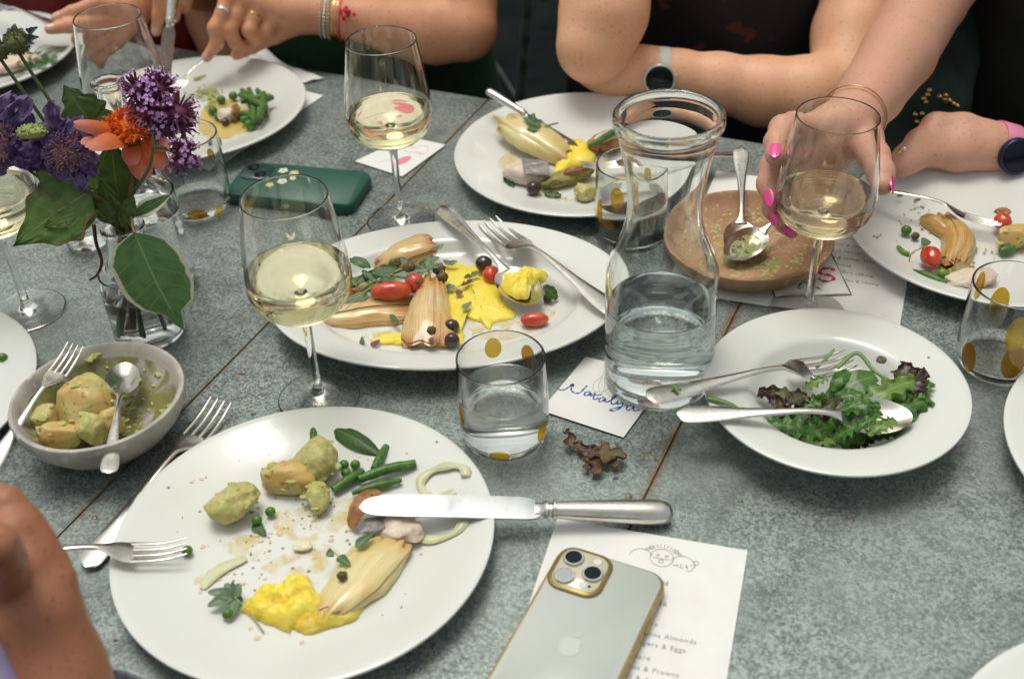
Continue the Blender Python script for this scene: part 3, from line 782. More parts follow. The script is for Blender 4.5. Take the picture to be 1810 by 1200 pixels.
def knife(A, B, label, up=(0, 0, 1), group='table knives'):
    root = thing('table_knife', label, 'knife', group=group)
    def handle():
        k = [(0, .0030, 0, .0022), (.0015, .0066, 0, .0050), (.006, .0094, 0, .0074), (.016, .0104, 0, .0083), (.040, .0094, 0, .0078), (.070, .0078, 0, .0067), (.086, .0069, 0, .0060), (.0885, .0066, 0, .0058)]
        return strip_mesh(smooth_prof(k, 46), 20)
    def ring():
        k = [(.0875, .0060, 0, .0052), (.0885, .0080, 0, .0070), (.0905, .0080, 0, .0070), (.0915, .0058, 0, .0050), (.0935, .0056, 0, .0046), (.0945, .0074, 0, .0058), (.0965, .0072, 0, .0054), (.0985, .0056, 0, .0030), (.104, .0066, 0, .0016)]
        return strip_mesh(k, 18)
    def blade():
        mb = MB(); n = 40; xs = [lerp(.100, .235, i/n) for i in range(n+1)]
        def hi(x): return interp(x, [.1, .103, .108, .235], [.0060, .0084, .0093, .0093]) if x < .215 else .0093*math.sqrt(max(0, 1-((x-.215)/.0205)**2.4))
        def lo(x): return interp(x, [.1, .104, .112, .15, .20, .216, .227, .2325, .235], [-.0056, -.0084, -.0108, -.0113, -.0108, -.0096, -.0068, -.0035, .0015])
        v = []
        for x in xs:
            t = .0010*(1-.45*(x-.1)/.135); h, l = hi(x), lo(x); h = max(h, l+.0004)
            v += [(x, h, t), (x, lerp(l, h, .45), t*.85), (x, l, .00012), (x, l, -.00012), (x, lerp(l, h, .45), -t*.85), (x, h, -t)]
        f = []
        for i in range(n):
            for k in range(6): f.append((i*6+k, (i+1)*6+k, (i+1)*6+(k+1) % 6, i*6+(k+1) % 6))
        f += [(5, 4, 3, 2, 1, 0), tuple(range(n*6, n*6+6))]
        return mb.add(v, f)
    reuse('knife_h', handle, 'handle', silver, root); reuse('knife_r', ring, 'bolster', silver, root)
    reuse('knife_b', blade, 'blade', mat('knife_steel', (.50, .52, .52), rough=.24, metal=1., col2=(.27, .295, .305), scale=34, rough2=.42, bump=.00003, bscale=500), root)
    place(root, A, B, .235, up); return root

green_coat = mat('green_mash', (.36, .38, .10), rough=.45, col2=(.46, .47, .17), scale=120, col3=(.20, .26, .05), scale3=260, bump=.0008, bscale=300, spec=.5)
# near plate: fork with its tines on the rim, a second fork lying beside the plate, the knife across the rim
fork(at(-118, 992, .052), at(330, 974, .0165), 'fork held by the near hand with its tines resting on the near plate', up=(.15, .1, 1))
fork(at(150, 1003, .0035), at(392, 716, .0045), 'fork lying on the bare zinc beside the near plate', up=(.1, 0, 1))
knife(at(1189, 906, .0085), at(634, 892, .033), 'knife with a round silver handle resting across the near plate rim', up=(0, -.19, 1))
# oval platter
spoon(at(780, 366, .037), at(948, 545, .020), 'serving spoon heaped with yellow puree on the oval platter', up=(-.1, 0, 1))
fork(at(1095, 556, .035), at(862, 398, .024), 'fork lying across the rim of the oval platter')
# fish plate
knife(at(860, 160, .052), at(1030, 262, .016), 'knife tucked under the onion wedge on the fish plate', up=(.4, .2, 1))
fork(at(1312, 273, .022), at(1026, 298, .026), 'fork stuck into the browned fish on the fish plate', up=(0, .2, 1))
# salad bowl
fork(at(1143, 704, .048), at(1502, 640, .020), 'salad fork with its handle reaching over the carafe foot', up=(0, -.15, 1))
spoon(at(1196, 732, .040), at(1610, 744, .030), 'salad spoon half buried in the leaves of the wide bowl', up=(0, -.15, 1))
# terracotta dish
spoon(at(1310, 262, .052), at(1308, 468, .014), 'spoon standing in the terracotta dish with its handle pointing away', up=(0, -.5, 1))
spoon(at(1480, 318, .045), at(1283, 462, .020), 'sauce coated spoon lying on top of another in the terracotta dish', up=(-.1, -.35, 1), food=smear('green_spoon_film', (.40, .42, .16), 160., .40, .52, .95))
# right plate
fork(at(1490, 318, .042), at(1768, 402, .022), 'fork pushing a tomato on the plate with browned fennel', up=(.1, .2, 1))
# plate with the green beans, and the plate under the sea holly
fork(at(395, 78, .052), at(300, 168, .024), 'fork held over the plate of green beans and yellow sauce', up=(.2, 0, 1))
fork(at(108, 48, .050), at(-22, 10, .040), 'fork held in the hand beside the pink fish plate', up=(0, 0, 1))
knife(aty(312, -70, 1.475), at(284, 208, .016), 'knife held upright between the wine glass and the green bean plate', up=(.8, -.3, .58))
# stone bowl
fork(at(-25, 838, .028), at(135, 614, .050), 'sauce smeared fork leaning on the stone bowl', up=(.1, -.4, 1))
spoon(at(192, 838, .040), at(222, 648, .036), 'spoon leaning over the near rim of the stone bowl', up=(.2, -.55, 1), food=None)
# a fork lies behind the carafe
# ------------------------------------------------------------------ paper, cards, phones, napkins
def quad_sheet(name, label, cat, P, z=.0008, th=.0006, ma=paper, edge=None, group=None, curl=0., n=10):
    """flat sheet between four ground points (near-left, near-right, far-right, far-left)"""
    P = [Vector(p) for p in P]
    def f(u, v, dz):
        p = P[0]*(1-u)*(1-v)+P[1]*u*(1-v)+P[2]*u*v+P[3]*(1-u)*v
        return (p.x, p.y, z+dz+curl*(max(0, u-.6)**2+max(0, v-.7)**2)*3)
    mb = MB(); mb.grid(lambda u, v: f(u, v, th), n, n)
    o0 = len(mb.v); mb.grid(lambda u, v: f(u, 1-v, 0), n, n)
    m_ = n+1
    loop = [(i, 0) for i in range(n)]+[(n, j) for j in range(n)]+[(i, n) for i in range(n, 0, -1)]+[(0, j) for j in range(n, 0, -1)]
    for (a, b_), (c, d) in zip(loop, loop[1:]+loop[:1]):
        mb.f.append((a*m_+b_, o0+a*m_+(n-b_), o0+c*m_+(n-d), c*m_+d))
    c = (P[0]+P[1]+P[2]+P[3])/4
    o = single(mb, name, ma, label, cat, group, origin=(c.x, c.y, 0))
    if edge:
        o.data.materials.append(edge)
        for p in o.data.polygons[2*n*n:]: p.material_index = 1
    def mapper(u, v, lift=.0002): return Vector(f(u, v, th+lift))-Vector((c.x, c.y, 0))
    return o, mapper
def stroke(mapper, pts, wdt, lift=.0002):
    """flat ink stroke along (u,v) points, as a thin raised ribbon"""
    q = [mapper(u, v, lift) for u, v in pts]; mb = MB(); v = []; f = []
    for i, p in enumerate(q):
        t = (q[min(i+1, len(q)-1)]-q[max(i-1, 0)]); t.z = 0
        if t.length < 1e-9: t = Vector((1, 0, 0))
        t.normalize(); s = Vector((-t.y, t.x, 0)); ww = wdt*(.75+.35*math.sin(i*1.3))/2 if wdt > .0008 else wdt/2
        v += [p+s*ww, p-s*ww]
    for i in range(len(q)-1): f.append((2*i, 2*i+1, 2*i+3, 2*i+2))
    return v, f
def ink(o, mapper, strokes, wdt, ma, name='handwriting'):
    mb = MB()
    for s in strokes:
        mb.add(*stroke(mapper, s, wdt))
    r = mb.build(name, ma, o, smooth=False); return r
def curve2(pts, n=24):
    return [(p.x, p.y) for p in spline([Vector((a, b, 0)) for a, b in pts], n)]
def fill(mapper, outline, lift=.00015):
    v = [mapper(u, w_, lift) for u, w_ in outline]; return v, [tuple(range(len(v)))]
FONT_CACHE = {}
def text_part(o, body, size, M_, ma, name='lettering', align='LEFT', spacing=1.0):
    cu = bpy.data.curves.new('t', 'FONT'); cu.body = body; cu.size = size; cu.align_x = align; cu.space_character = spacing; cu.resolution_u = 3; cu.extrude = .00004
    to = bpy.data.objects.new('t', cu); COL.objects.link(to)
    dg = bpy.context.evaluated_depsgraph_get(); me = bpy.data.meshes.new_from_object(to.evaluated_get(dg))
    bpy.data.objects.remove(to); bpy.data.curves.remove(cu)
    me.transform(M_); me.materials.clear(); me.materials.append(ma); me.name = name
    r = bpy.data.objects.new(name, me); COL.objects.link(r); r.parent = o; return r

# near menu sheet
C0 = at(990, 918); ang = math.radians(-17.2)
ux = Vector((math.cos(ang), math.sin(ang), 0)); uy = Vector((-ux.y, ux.x, 0))
TLc = C0-ux*.002; W_, H_ = .143, .215
menu, mp = quad_sheet('menu_sheet', 'printed menu sheet lying under the pale phone', 'menu', [TLc-uy*H_, TLc-uy*H_+ux*W_, TLc+ux*W_, TLc], z=.0006, th=.0004)
MM = Matrix(((ux.x, uy.x, 0), (ux.y, uy.y, 0), (0, 0, 1)))
def on_menu(u, v, extra=0.):        # text origin on the sheet: u, v in metres from its far left corner
    p = mp(u/W_, 1-v/H_, .0001); M4 = MM.to_4x4(); M4.translation = p; return M4
ln = [(.0950, .0455, 'Spring', .0056, 'CENTER'), (.0985, .0540, 'Lapis', .0056, 'CENTER'), (.1000, .0655, 'of 2026', .0058, 'CENTER'), (.0990, .0845, 'Share', .0056, 'CENTER'),
      (.1010, .0935, 'Pistou & Marcona Almonds', .0056, 'CENTER'), (.1010, .1020, 'Burger Loggers & Eggs', .0056, 'CENTER'), (.0975, .1140, 'Share', .0056, 'CENTER'),
      (.1010, .1230, 'Peas, Beans & Prawns', .0056, 'CENTER'), (.1010, .1315, 'Green Oil & Almonds', .0056, 'CENTER'), (.1010, .15, 'Share', .0056, 'CENTER')]
cxm = .0845
for u, v, s, sz, al in ln: text_part(menu, s, sz, on_menu(cxm, v), ink_grey, align='CENTER', spacing=1.12)
def circ_(cx, cy, r, a0=0, a1=360, n=22): return [((cx+r*math.cos(R_(lerp(a0, a1, i/n))))/W_, 1-(cy-r*math.sin(R_(lerp(a0, a1, i/n))))/H_) for i in range(n+1)]
sx, sy = cxm-.001, .0215
st = [circ_(sx, sy, .0085), circ_(sx-.0033, sy-.0020, .0011), circ_(sx+.0033, sy-.0020, .0011), circ_(sx, sy+.0035, .0016), circ_(sx-.015, sy+.003, .0085, 20, 175), circ_(sx+.0155, sy+.004, .0090, 0, 160), circ_(sx+.0250, sy-.0005, .0018), circ_(sx-.009, sy-.0085, .0015), circ_(sx+.0095, sy-.0080, .0016), circ_(sx-.0115, sy-.0065, .0012), circ_(sx+.012, sy-.006, .0012)]
for k in range(9):
    a = R_(40+k*12.5); st.append([((sx+math.cos(a)*.0098)/W_, 1-(sy-math.sin(a)*.0098)/H_), ((sx+math.cos(a)*.0135)/W_, 1-(sy-math.sin(a)*.0135)/H_)])
st += [[((sx-.006)/W_, 1-(sy+.001)/H_), ((sx+.006)/W_, 1-(sy+.001)/H_)], [((sx+.025)/W_, 1-(sy+.001)/H_), ((sx+.0225)/W_, 1-(sy+.008)/H_), ((sx+.019)/W_, 1-(sy+.0085)/H_)]]
for k in range(10): st.append(circ_(sx+rnd.uniform(.009, .022), sy+rnd.uniform(.002, .007), .0004, n=6))
ink(menu, mp, st, .00045, ink_grey, 'line_drawing')

# place card with blue script
P4 = [at(956, 727), at(1102, 775), at(1179, 669), at(1035, 632)]
card, mc = quad_sheet('place_card', 'white place card with blue script half under the carafe', 'place card', P4, z=.0004, th=.0009, edge=card_edge, group='place cards')
def zc(x, y):            # photo-derived spot on the card -> its own u, v
    p = at(960+x/5, 620+y/5); A, B, D = P4[0], P4[1], P4[3]
    e1, e2, q = B-A, D-A, p-A; det = e1.x*e2.y-e1.y*e2.x
    return ((q.x*e2.y-q.y*e2.x)/det, (e1.x*q.y-e1.y*q.x)/det)
script = [[(135, 350), (160, 358), (195, 352), (235, 325), (268, 305)], [(268, 305), (250, 335), (248, 360), (275, 385), (320, 385), (360, 350), (385, 322)], [(240, 312), (262, 308), (268, 330)],
          [(415, 378), (385, 378), (362, 392), (365, 408), (390, 408), (420, 385), (412, 412), (432, 415)], [(455, 385), (445, 420), (440, 440), (462, 445), (480, 430)], [(425, 402), (470, 408), (520, 402)], [(540, 432), (510, 432), (488, 450), (495, 466), (520, 462), (548, 438), (540, 465), (562, 470)],
          [(562, 470), (610, 450), (640, 415), (632, 400), (612, 425), (595, 470), (610, 492), (640, 482)], [(640, 482), (655, 465), (650, 490), (668, 490), (690, 478)], [(700, 478), (690, 510), (650, 540), (600, 548), (585, 540), (620, 528), (690, 512), (740, 500)], [(700, 450), (706, 456)],
          [(790, 505), (755, 505), (730, 525), (738, 545), (770, 540), (800, 508), (790, 545), (815, 552), (838, 542)]]
ink(card, mc, [curve2([zc(*p) for p in s], 26) for s in script], .0016, ink_blue, 'handwriting')
ink(card, mc, [curve2([zc(*p) for p in s], 20) for s in ([(530, 200), (515, 245), (450, 300), (440, 355), (480, 385), (540, 375), (585, 330), (560, 265), (545, 215)], [(545, 380), (590, 420), (650, 410), (668, 370), (620, 320), (585, 270)], [(525, 250), (490, 310), (490, 380)], [(535, 250), (540, 320), (530, 380)], [(580, 330), (600, 380), (640, 400)])], .0005, mat('olive_ink', (.38, .43, .28), rough=.9), 'bulb_drawing')
# radish place card by the far wine glass
P4 = [at(627, 287), at(711, 314), at(788, 258), at(720, 243)]
c2, m2 = quad_sheet('place_card', 'white place card with a pink radish drawing beside the far wine glass', 'place card', P4, z=.0004, th=.0009, edge=card_edge, group='place cards')
mb = MB(); mb.add(*fill(m2, [(.66+.10*math.cos(a*PI/9), .36+.14*math.sin(a*PI/9)*(1+.2*math.cos(a*PI/9))) for a in range(18)])); mb.build('radish_drawing', ink_pink, c2, smooth=False)
ink(c2, m2, [curve2(s, 20) for s in ([(.25, .60), (.35, .78), (.50, .72), (.62, .85), (.78, .80), (.84, .66), (.70, .62)], [(.40, .62), (.55, .58), (.70, .66), (.82, .58)], [(.48, .35), (.40, .22), (.34, .12)])], .0005, ink_pink, 'line_drawing')
# card with a red letter under the terracotta dish, and the plain card under it
zt = lambda x, y: at(1220+x/4.525, 400+y/4.525)
Pc = [zt(462, 556), zt(680, 590), zt(620, 380), zt(500, 400)]
quad_sheet('place_card', 'plain white card corner sticking out from under the terracotta dish', 'place card', Pc, z=.0004, th=.0006, edge=card_edge, group='place cards')
Pc = [zt(675, 588), zt(1292, 560), zt(1090, 150), zt(500, 175)]
c3, m3 = quad_sheet('place_card', 'white place card with a red letter S under the stem of the held glass', 'place card', Pc, z=.0014, th=.0008, edge=card_edge, group='place cards')
def z3(x, y):
    p = zt(x, y); A, B, D = Pc[0], Pc[1], Pc[3]; e1, e2, q = B-A, D-A, p-A; det = e1.x*e2.y-e1.y*e2.x
    return ((q.x*e2.y-q.y*e2.x)/det, (e1.x*q.y-e1.y*q.x)/det)
ink(c3, m3, [curve2([z3(*p) for p in s], 30) for s in ([(1140, 372), (1125, 352), (1070, 352), (1035, 372), (1042, 398), (1090, 405), (1135, 418), (1140, 442), (1100, 456), (1045, 450), (1022, 430)],)], .0042, ink_red, 'lettering')
mb = MB(); mb.add(*fill(m3, [z3(895+52*math.cos(a*PI/8), 412+40*math.sin(a*PI/8)) for a in range(16)])); mb.add(*fill(m3, [z3(740+22*math.cos(a*PI/5), 455+16*math.sin(a*PI/5)) for a in range(10)])); mb.build('radish_drawing', ink_red, c3, smooth=False)
for a_, b2_ in (((.005, .012), (.995, .012)), ((.988, .005), (.988, .995)), ((.010, .005), (.010, .995))): ink(c3, m3, [[(lerp(a_[0], b2_[0], i/8), lerp(a_[1], b2_[1], i/8)) for i in range(9)]], .0013, card_edge, 'border_line')
ink(c3, m3, [curve2([z3(*p) for p in s], 14) for s in ([(850, 455), (890, 460), (870, 490), (865, 512), (900, 510)], [(905, 465), (950, 470), (1000, 500), (1055, 528)])], .0022, ink_green, 'leaf_drawing')
# menu sheet under the plate with browned fennel
BR_ = at(1590, 580); u_ = Vector((.36, .93, 0)).normalized(); l_ = Vector((-.93, .36, 0)).normalized()
mr_, mm_ = quad_sheet('menu_sheet', 'printed menu sheet under the terracotta dish and the plate with browned fennel', 'menu', [BR_+l_*.215, BR_, BR_+u_*.235, BR_+l_*.215+u_*.235], z=.0003, th=.0005)
MR = Matrix(((l_.x, -u_.x, 0), (l_.y, -u_.y, 0), (0, 0, 1)))
def on_right(u, v, lift=.0001): M4 = MR.to_4x4(); M4.translation = mm_(u, v, lift); return M4
for k, s in enumerate(('Share', 'Pistou & Marcona Almonds', 'Burger Loggers & Eggs', 'Share', 'Peas, Beans & Prawns', 'Green Oil', 'Fennel & Olives', 'Potatoes', 'Feast', 'Salad Leaves', 'Share', 'Cream')):
    text_part(mr_, s, .0058, on_right(.72, .22+.052*k), ink_grey, align='CENTER', spacing=1.1)
for k, s in enumerate(('Spring', 'of 2026')): text_part(mr_, s, .0058, on_right(.90, .92+.03*k), ink_grey, align='CENTER')
text_part(mr_, 'Share', .006, on_right(.60, .125), ink_black, align='CENTER')
# sheet under the green bean plate
Cc = at(572, 170); e1 = (at(395, 290)-Cc).normalized(); e2 = Vector((e1.y, -e1.x, 0))
if e2.x > 0: e2 = -e2
quad_sheet('paper_sheet', 'white paper sheet showing from under the green bean plate', 'paper', [Cc+e1*.21+e2*.19, Cc+e1*.21, Cc, Cc+e2*.19], z=.0003, th=.0005)
# napkins
napkin = mat('napkin', (.78, .765, .75), rough=.9, col2=(.73, .71, .70), scale=20, bump=.0003, bscale=200)
mb = MB()
NP = [at(448, 96, .012), at(573, 139, .002), at(520, 150, .002), at(430, 120, .004)]
def nf(u, v):
    p = (NP[0]*(1-u)+NP[1]*u)*(1-v)+(NP[3]*(1-u)+NP[2]*u)*v
    return (p.x, p.y, p.z+.016*math.exp(-((u-.15)/.18)**2)*(1-v)+.003*mnoise.noise(Vector((u*5, v*4, 1)))+.001)
mb.grid(nf, 24, 14); o0 = len(mb.v); mb.grid(lambda u, v: tuple(Vector(nf(u, v))-Vector((0, 0, .0012))), 24, 14)
single(mb, 'napkin', napkin, 'crumpled white napkin behind the green bean plate', 'napkin')
for k, (dx, zz) in enumerate(((0, .001), (-.004, .0052))):
    pass
NQ = [at(-75, 425), at(40, 393), at(62, 300), at(-60, 262)]
mb = MB(); 
for k in range(3):
    sh = Vector((-.0022*k, .001*k, 0)); z0 = .0006+.0034*k
    mb.prism([(p.x+sh.x, p.y+sh.y) for p in NQ], z0, z0+.0030, .0006)
single(mb, 'folded_napkin', napkin, 'folded white napkin stacked flat behind the cut off wine glass', 'napkin')

# ------------------------------------------------------------------ phones
def rrect(wd, hg, r, n=8):
    o = []
    for cx_, cy_, a0 in ((wd/2-r, hg/2-r, 0), (-wd/2+r, hg/2-r, 90), (-wd/2+r, -hg/2+r, 180), (wd/2-r, -hg/2+r, 270)):
        for i in range(n+1):
            a = R_(a0+90*i/n); o.append((cx_+r*math.cos(a), cy_+r*math.sin(a)))
    return o
gold = mat('gold_case_edge', (.27, .185, .055), rough=.32, metal=.6, col2=(.34, .25, .09), scale=60, spec=.6)
clear_back = mat('frosted_phone_back', (.45, .475, .445), rough=.3, col2=(.42, .445, .42), scale=12, coat=.15)
lens_ring = mat('lens_ring', (.62, .60, .55), rough=.25, metal=.9)
lens_dark = mat('lens_glass', (.006, .009, .014), rough=.06, spec=.25)
lens_pale = mat('pale_lens', (.36, .37, .37), rough=.15, coat=.6)
bump_m = mat('camera_island', (.50, .48, .36), rough=.2, coat=.5)
PW, PH = .0815, .166
pa = math.radians(-26.6); px_ = Vector((math.cos(pa), math.sin(pa), 0)); py_ = Vector((-px_.y, px_.x, 0))
pc = Vector((.0298, .612, 0))+px_*(PW/2)-py_*(PH/2)
ph = thing('phone', 'pale frosted phone in a gold rimmed case lying on the menu sheet', 'phone', (pc.x, pc.y, .0014), pa, 'phones on the table')
mb = MB(); mb.prism(rrect(PW, PH, .014), 0, .0110, .0022); mb.build('case_rim', gold, ph)
mb = MB(); mb.prism(rrect(PW-.0050, PH-.0050, .0118), .0102, .0112, .0001); mb.build('back_panel', clear_back, ph)
ix, iy = -PW/2+.0225, PH/2-.0225
mb = MB(); mb.prism([(x+ix, y+iy) for x, y in rrect(.0410, .0410, .0115)], .0105, .0134, .0012); mb.build('camera_frame', gold, ph)
mb = MB(); mb.prism([(x+ix, y+iy) for x, y in rrect(.0350, .0350, .0095)], .0128, .0137, .0003); mb.build('camera_island', bump_m, ph)
for dx, dy, mm in ((-.0085, .0085, lens_dark), (.0095, -.0002, lens_dark), (-.0085, -.0090, lens_pale)):
    mb = MB(); mb.lathe([(0, .0134), (.0072, .0134), (.0076, .0150), (.0070, .0157), (.0062, .0157), (.0059, .0152), (0, .0152)], 32, (ix+dx, iy+dy, 0)); r = mb.build('lens_ring', lens_ring, ph)
    mb = MB(); mb.lathe([(0, .0149), (.0060, .0149), (.0060, .0154), (0, .0155)], 32, (ix+dx, iy+dy, 0)); mb.build('lens', mm, r)
for dx, dy, rr in ((.0085, .0120, .0030), (.0065, -.0120, .0028)):
    mb = MB(); mb.lathe([(0, .0136), (rr, .0136), (rr, .0140), (0, .0141)], 24, (ix+dx, iy+dy, 0)); mb.build('flash', mat('flash_pale', (.62, .61, .53), rough=.2, coat=.5), ph)
mb = MB(); mb.lathe([(0, .0139), (.0011, .0139), (.0011, .0141), (0, .0141)], 12, (ix+.0115, iy-.0115, 0)); mb.build('sensor', lens_dark, ph)
logo = [(0, -.0075), (.0028, -.0066), (.0050, -.0052), (.0066, -.0018), (.0052, .0006), (.0050, .0030), (.0064, .0052), (.0042, .0066), (.0015, .0062), (0, .0052), (-.0018, .0062), (-.0048, .0062), (-.0068, .0036), (-.0070, -.0005), (-.0056, -.0044), (-.0032, -.0072)]
mb = MB(); mb.prism([(x*1.1, y*1.1-.002) for x, y in logo], .0109, .0115); mb.prism([(.0002, .0085-.002), (.0012, .0115-.002), (.0036, .0125-.002), (.0030, .0098-.002)], .0109, .0115); mb.build('emblem', mat('emblem_pale', (.50, .54, .505), rough=.3), ph)
mb = MB(); mb.box((PW/2+.0003, PH/2-.045, .0058), (.0012, .014, .0030)); mb.build('side_button', gold, ph)
# green phone, its back up
gp = at(527, 327, .010); ga = math.radians(-15.5)
greenc = mat('green_case', (.012, .075, .055), rough=.42, col2=(.016, .088, .064), scale=30, spec=.45)
g2 = thing('phone', 'dark green phone case with small flower stickers behind the near wine glass', 'phone', (gp.x, gp.y, .0004), ga, 'phones on the table')
GW, GH = .150, .074
mb = MB(); mb.prism(rrect(GW, GH, .0135), 0, .0125, .0028); mb.build('case', greenc, g2)
mb = MB(); mb.prism([(x-GW/2+.021, y+.014) for x, y in rrect(.033, .033, .009)], .0120, .0140, .0008); mb.build('camera_island', mat('dark_island', (.014, .05, .045), rough=.3, coat=.4), g2)
for dx, dy in ((-.007, .007), (.007, -.007)):
    mb = MB(); mb.lathe([(0, .0134), (.0066, .0134), (.0066, .0152), (.0056, .0155), (0, .0153)], 28, (-GW/2+.021+dx, .014+dy, 0)); mb.build('lens', lens_dark, g2)
def sticker(name, cx_, cy_, r, col, mid):
    mb = MB(); pts = []
    for k in range(40):
        a = 2*PI*k/40; q = r*(.72+.28*abs(math.cos(2.5*a))); pts.append((cx_+q*math.cos(a), cy_+q*math.sin(a)))
    mb.prism(pts, .0124, .0128); p = mb.build(name, col, g2, smooth=False)
    mb = MB(); mb.lathe([(0, .0128), (r*.3, .0128), (r*.28, .0132), (0, .0133)], 12, (cx_, cy_, 0)); mb.build('sticker_centre', mid, p)
sw, sy_, sb = mat('sticker_white', (.62, .66, .55), rough=.5), mat('sticker_yellow', (.60, .46, .14), rough=.5), mat('sticker_blue', (.35, .48, .48), rough=.5)
for a in ((-.026, .022, .0058, sw, sy_), (-.012, .019, .0058, sy_, sw), (-.040, .003, .0050, sb, sw), (-.018, .000, .0062, sw, sy_), (-.030, -.010, .0052, sy_, sw), (-.008, .009, .0042, sw, sy_)): sticker('flower_sticker', *a)
# ------------------------------------------------------------------ food
def dp(p): return F/float((np.array(p)-CAM) @ FWD)          # photo pixels per metre at a point
def mm_at(px, py, z, n): return n/dp(at(px, py, z))         # size in metres of n pixels there
pea_m = mat('pea', (.055, .155, .018), rough=.3, col2=(.095, .21, .03), scale=120, spec=.5)
bean_m = mat('green_bean', (.045, .125, .018), rough=.38, col2=(.075, .175, .028), scale=140, col3=(.15, .22, .07), scale3=300)
potato_m = mat('pesto_potato', (.50, .45, .17), rough=.42, col2=(.58, .45, .19), scale=60, lo=.45, hi=.6, col3=(.38, .40, .12), scale3=190, lo3=.5, hi3=.6, bump=.0016, bscale=230, sss=.15)
potato_b = mat('brown_potato', (.56, .37, .12), rough=.42, col2=(.52, .46, .18), scale=70, lo=.45, hi=.6, col3=(.30, .15, .04), scale3=140, lo3=.58, hi3=.7, bump=.0010, bscale=170, sss=.1)
puree_m = mat('yellow_puree', (.82, .63, .055), rough=.3, col2=(.86, .72, .12), scale=70, bump=.0010, bscale=330, sss=.25)
puree_o = mat('ochre_puree', (.66, .45, .05), rough=.4, col2=(.55, .48, .08), scale=80, bump=.001, bscale=180, sss=.15)
sauce_m = smear('thin_sauce', (.80, .62, .24), 60., .40, .66, .62)
fennel_m = mat('roast_fennel', (.70, .53, .27), rough=.28, col2=(.62, .38, .14), scale=24, lo=.40, hi=.62, stripe=(40, (.38, .19, .06), .62), ends=((.40, .155, .035), .50, .68), spec=.5, sss=.25, coat=.5)
fennel_p = mat('pale_onion', (.70, .61, .32), rough=.32, col2=(.64, .50, .20), scale=30, stripe=(30, (.48, .30, .09), .4), ends=((.55, .27, .06), .54, .74), sss=.25, coat=.5)
fennel_b = mat('browned_fennel', (.50, .27, .07), rough=.3, col2=(.60, .40, .15), scale=36, stripe=(26, (.24, .10, .03), .55), ends=((.28, .11, .03), .58, .78), sss=.15, coat=.4)
tomato_m = mat('roast_tomato', (.52, .035, .012), rough=.2, col2=(.62, .10, .02), scale=70, coat=.6, bump=.0004, bscale=160)
olive_m = mat('dark_olive', (.035, .012, .012), rough=.2, col2=(.09, .03, .025), scale=90, coat=.5)
caper_m = mat('fried_caper', (.085, .055, .018), rough=.5, col2=(.14, .10, .03), scale=200, bump=.001, bscale=300)
fish_m = mat('fish_flesh', (.66, .56, .46), rough=.45, col2=(.58, .43, .33), scale=50, col3=(.70, .64, .55), scale3=160, bump=.0012, bscale=160, sss=.2)
skin_grey = mat('fish_skin', (.17, .155, .145), rough=.38, col2=(.30, .28, .26), scale=110, lo=.5, hi=.65, bump=.0008, bscale=260)
crust_m = mat('browned_crust', (.26, .10, .028), rough=.5, col2=(.44, .24, .08), scale=80, col3=(.10, .035, .015), scale3=130, bump=.0013, bscale=200)
herb_m = mat('pesto_crust', (.30, .25, .085), rough=.5, col2=(.20, .20, .05), scale=90, col3=(.42, .28, .10), scale3=150, bump=.0014, bscale=190)
cress_m = leafmat('cress_leaf', (.085, .17, .065), (.10, .19, .08), (.22, .30, .14), inner2=(.065, .14, .05))
cress_g = leafmat('grey_cress_leaf', (.17, .24, .14), (.20, .27, .17), (.28, .34, .22), inner2=(.12, .19, .10))
cress_u = leafmat('purple_cress_leaf', (.14, .055, .085), (.12, .12, .06), (.22, .12, .13), inner2=(.10, .04, .07))
stem_m = mat('pale_stem', (.28, .34, .13), rough=.45, col2=(.36, .30, .20), scale=60)
stem_g = mat('green_stem', (.07, .15, .035), rough=.45, col2=(.10, .19, .05), scale=60)
onion_r = mat('soft_onion_ring', (.66, .66, .42), rough=.25, col2=(.54, .56, .32), scale=60, trans=.15, ior=1.36, spec=.5)

def leaf(mb, base, tip, nrm, width, shape=None, nu=14, nv=8, bend=0., cup=0., ruffle=0., rfreq=7., seed=0, lobes=None, side=0.):
    base, tip, nrm = Vector(base), Vector(tip), Vector(nrm); L_ = (tip-base).length; x = (tip-base).normalized()
    z = (nrm-x*nrm.dot(x)).normalized(); y = z.cross(x)
    shape = shape or (lambda u: math.sin(PI*min(1, u*.92+.04))**.8)
    def fn(u, v):
        s = (v-.5)*2; wd = width*shape(u)
        if lobes: wd *= lobes(u, s)
        e = abs(s)
        n_ = mnoise.noise(Vector((u*rfreq, s*rfreq*.5, seed)))
        p = base + x*(L_*u) + y*(s*wd+side*L_*math.sin(PI*u)) + z*(bend*L_*math.sin(PI*u) + cup*width*s*s*shape(u) + ruffle*L_*e*n_ + .12*ruffle*L_*n_)
        return p
    return mb.grid(fn, nu, nv)
def heart(u): return max(0., (1-u)**.55*(.25+u*3.2 if u < .24 else 1.0)) if u < 1 else 0.
def sprig(label, stem_pts, leaves, lm=None, r=.0006, name='cress_sprig', cat='cress', sm=None, group='sprigs of cress'):
    """stem through points; leaves = [(base, tip, width, normal)]"""
    c = Vector(stem_pts[0]); root = thing(name, label, cat, c, 0, group)
    mb = MB(); sp_ = spline(stem_pts, 14); mb.tube([p-c for p in sp_], [r*(1-.35*i/14) for i in range(15)], 6); mb.build('stem', sm or stem_m, root)
    for b_, t_, w_, n_ in leaves:
        mb = MB(); leaf(mb, Vector(b_)-c, Vector(t_)-c, n_, w_, heart, 10, 6, bend=.06, cup=.25, seed=rnd.random()*9); mb.build('leaf', lm or cress_m, root)
    return root
def S1(mb, name, ma, label, cat, group=None): return single(mb, name, ma, label, cat, group)
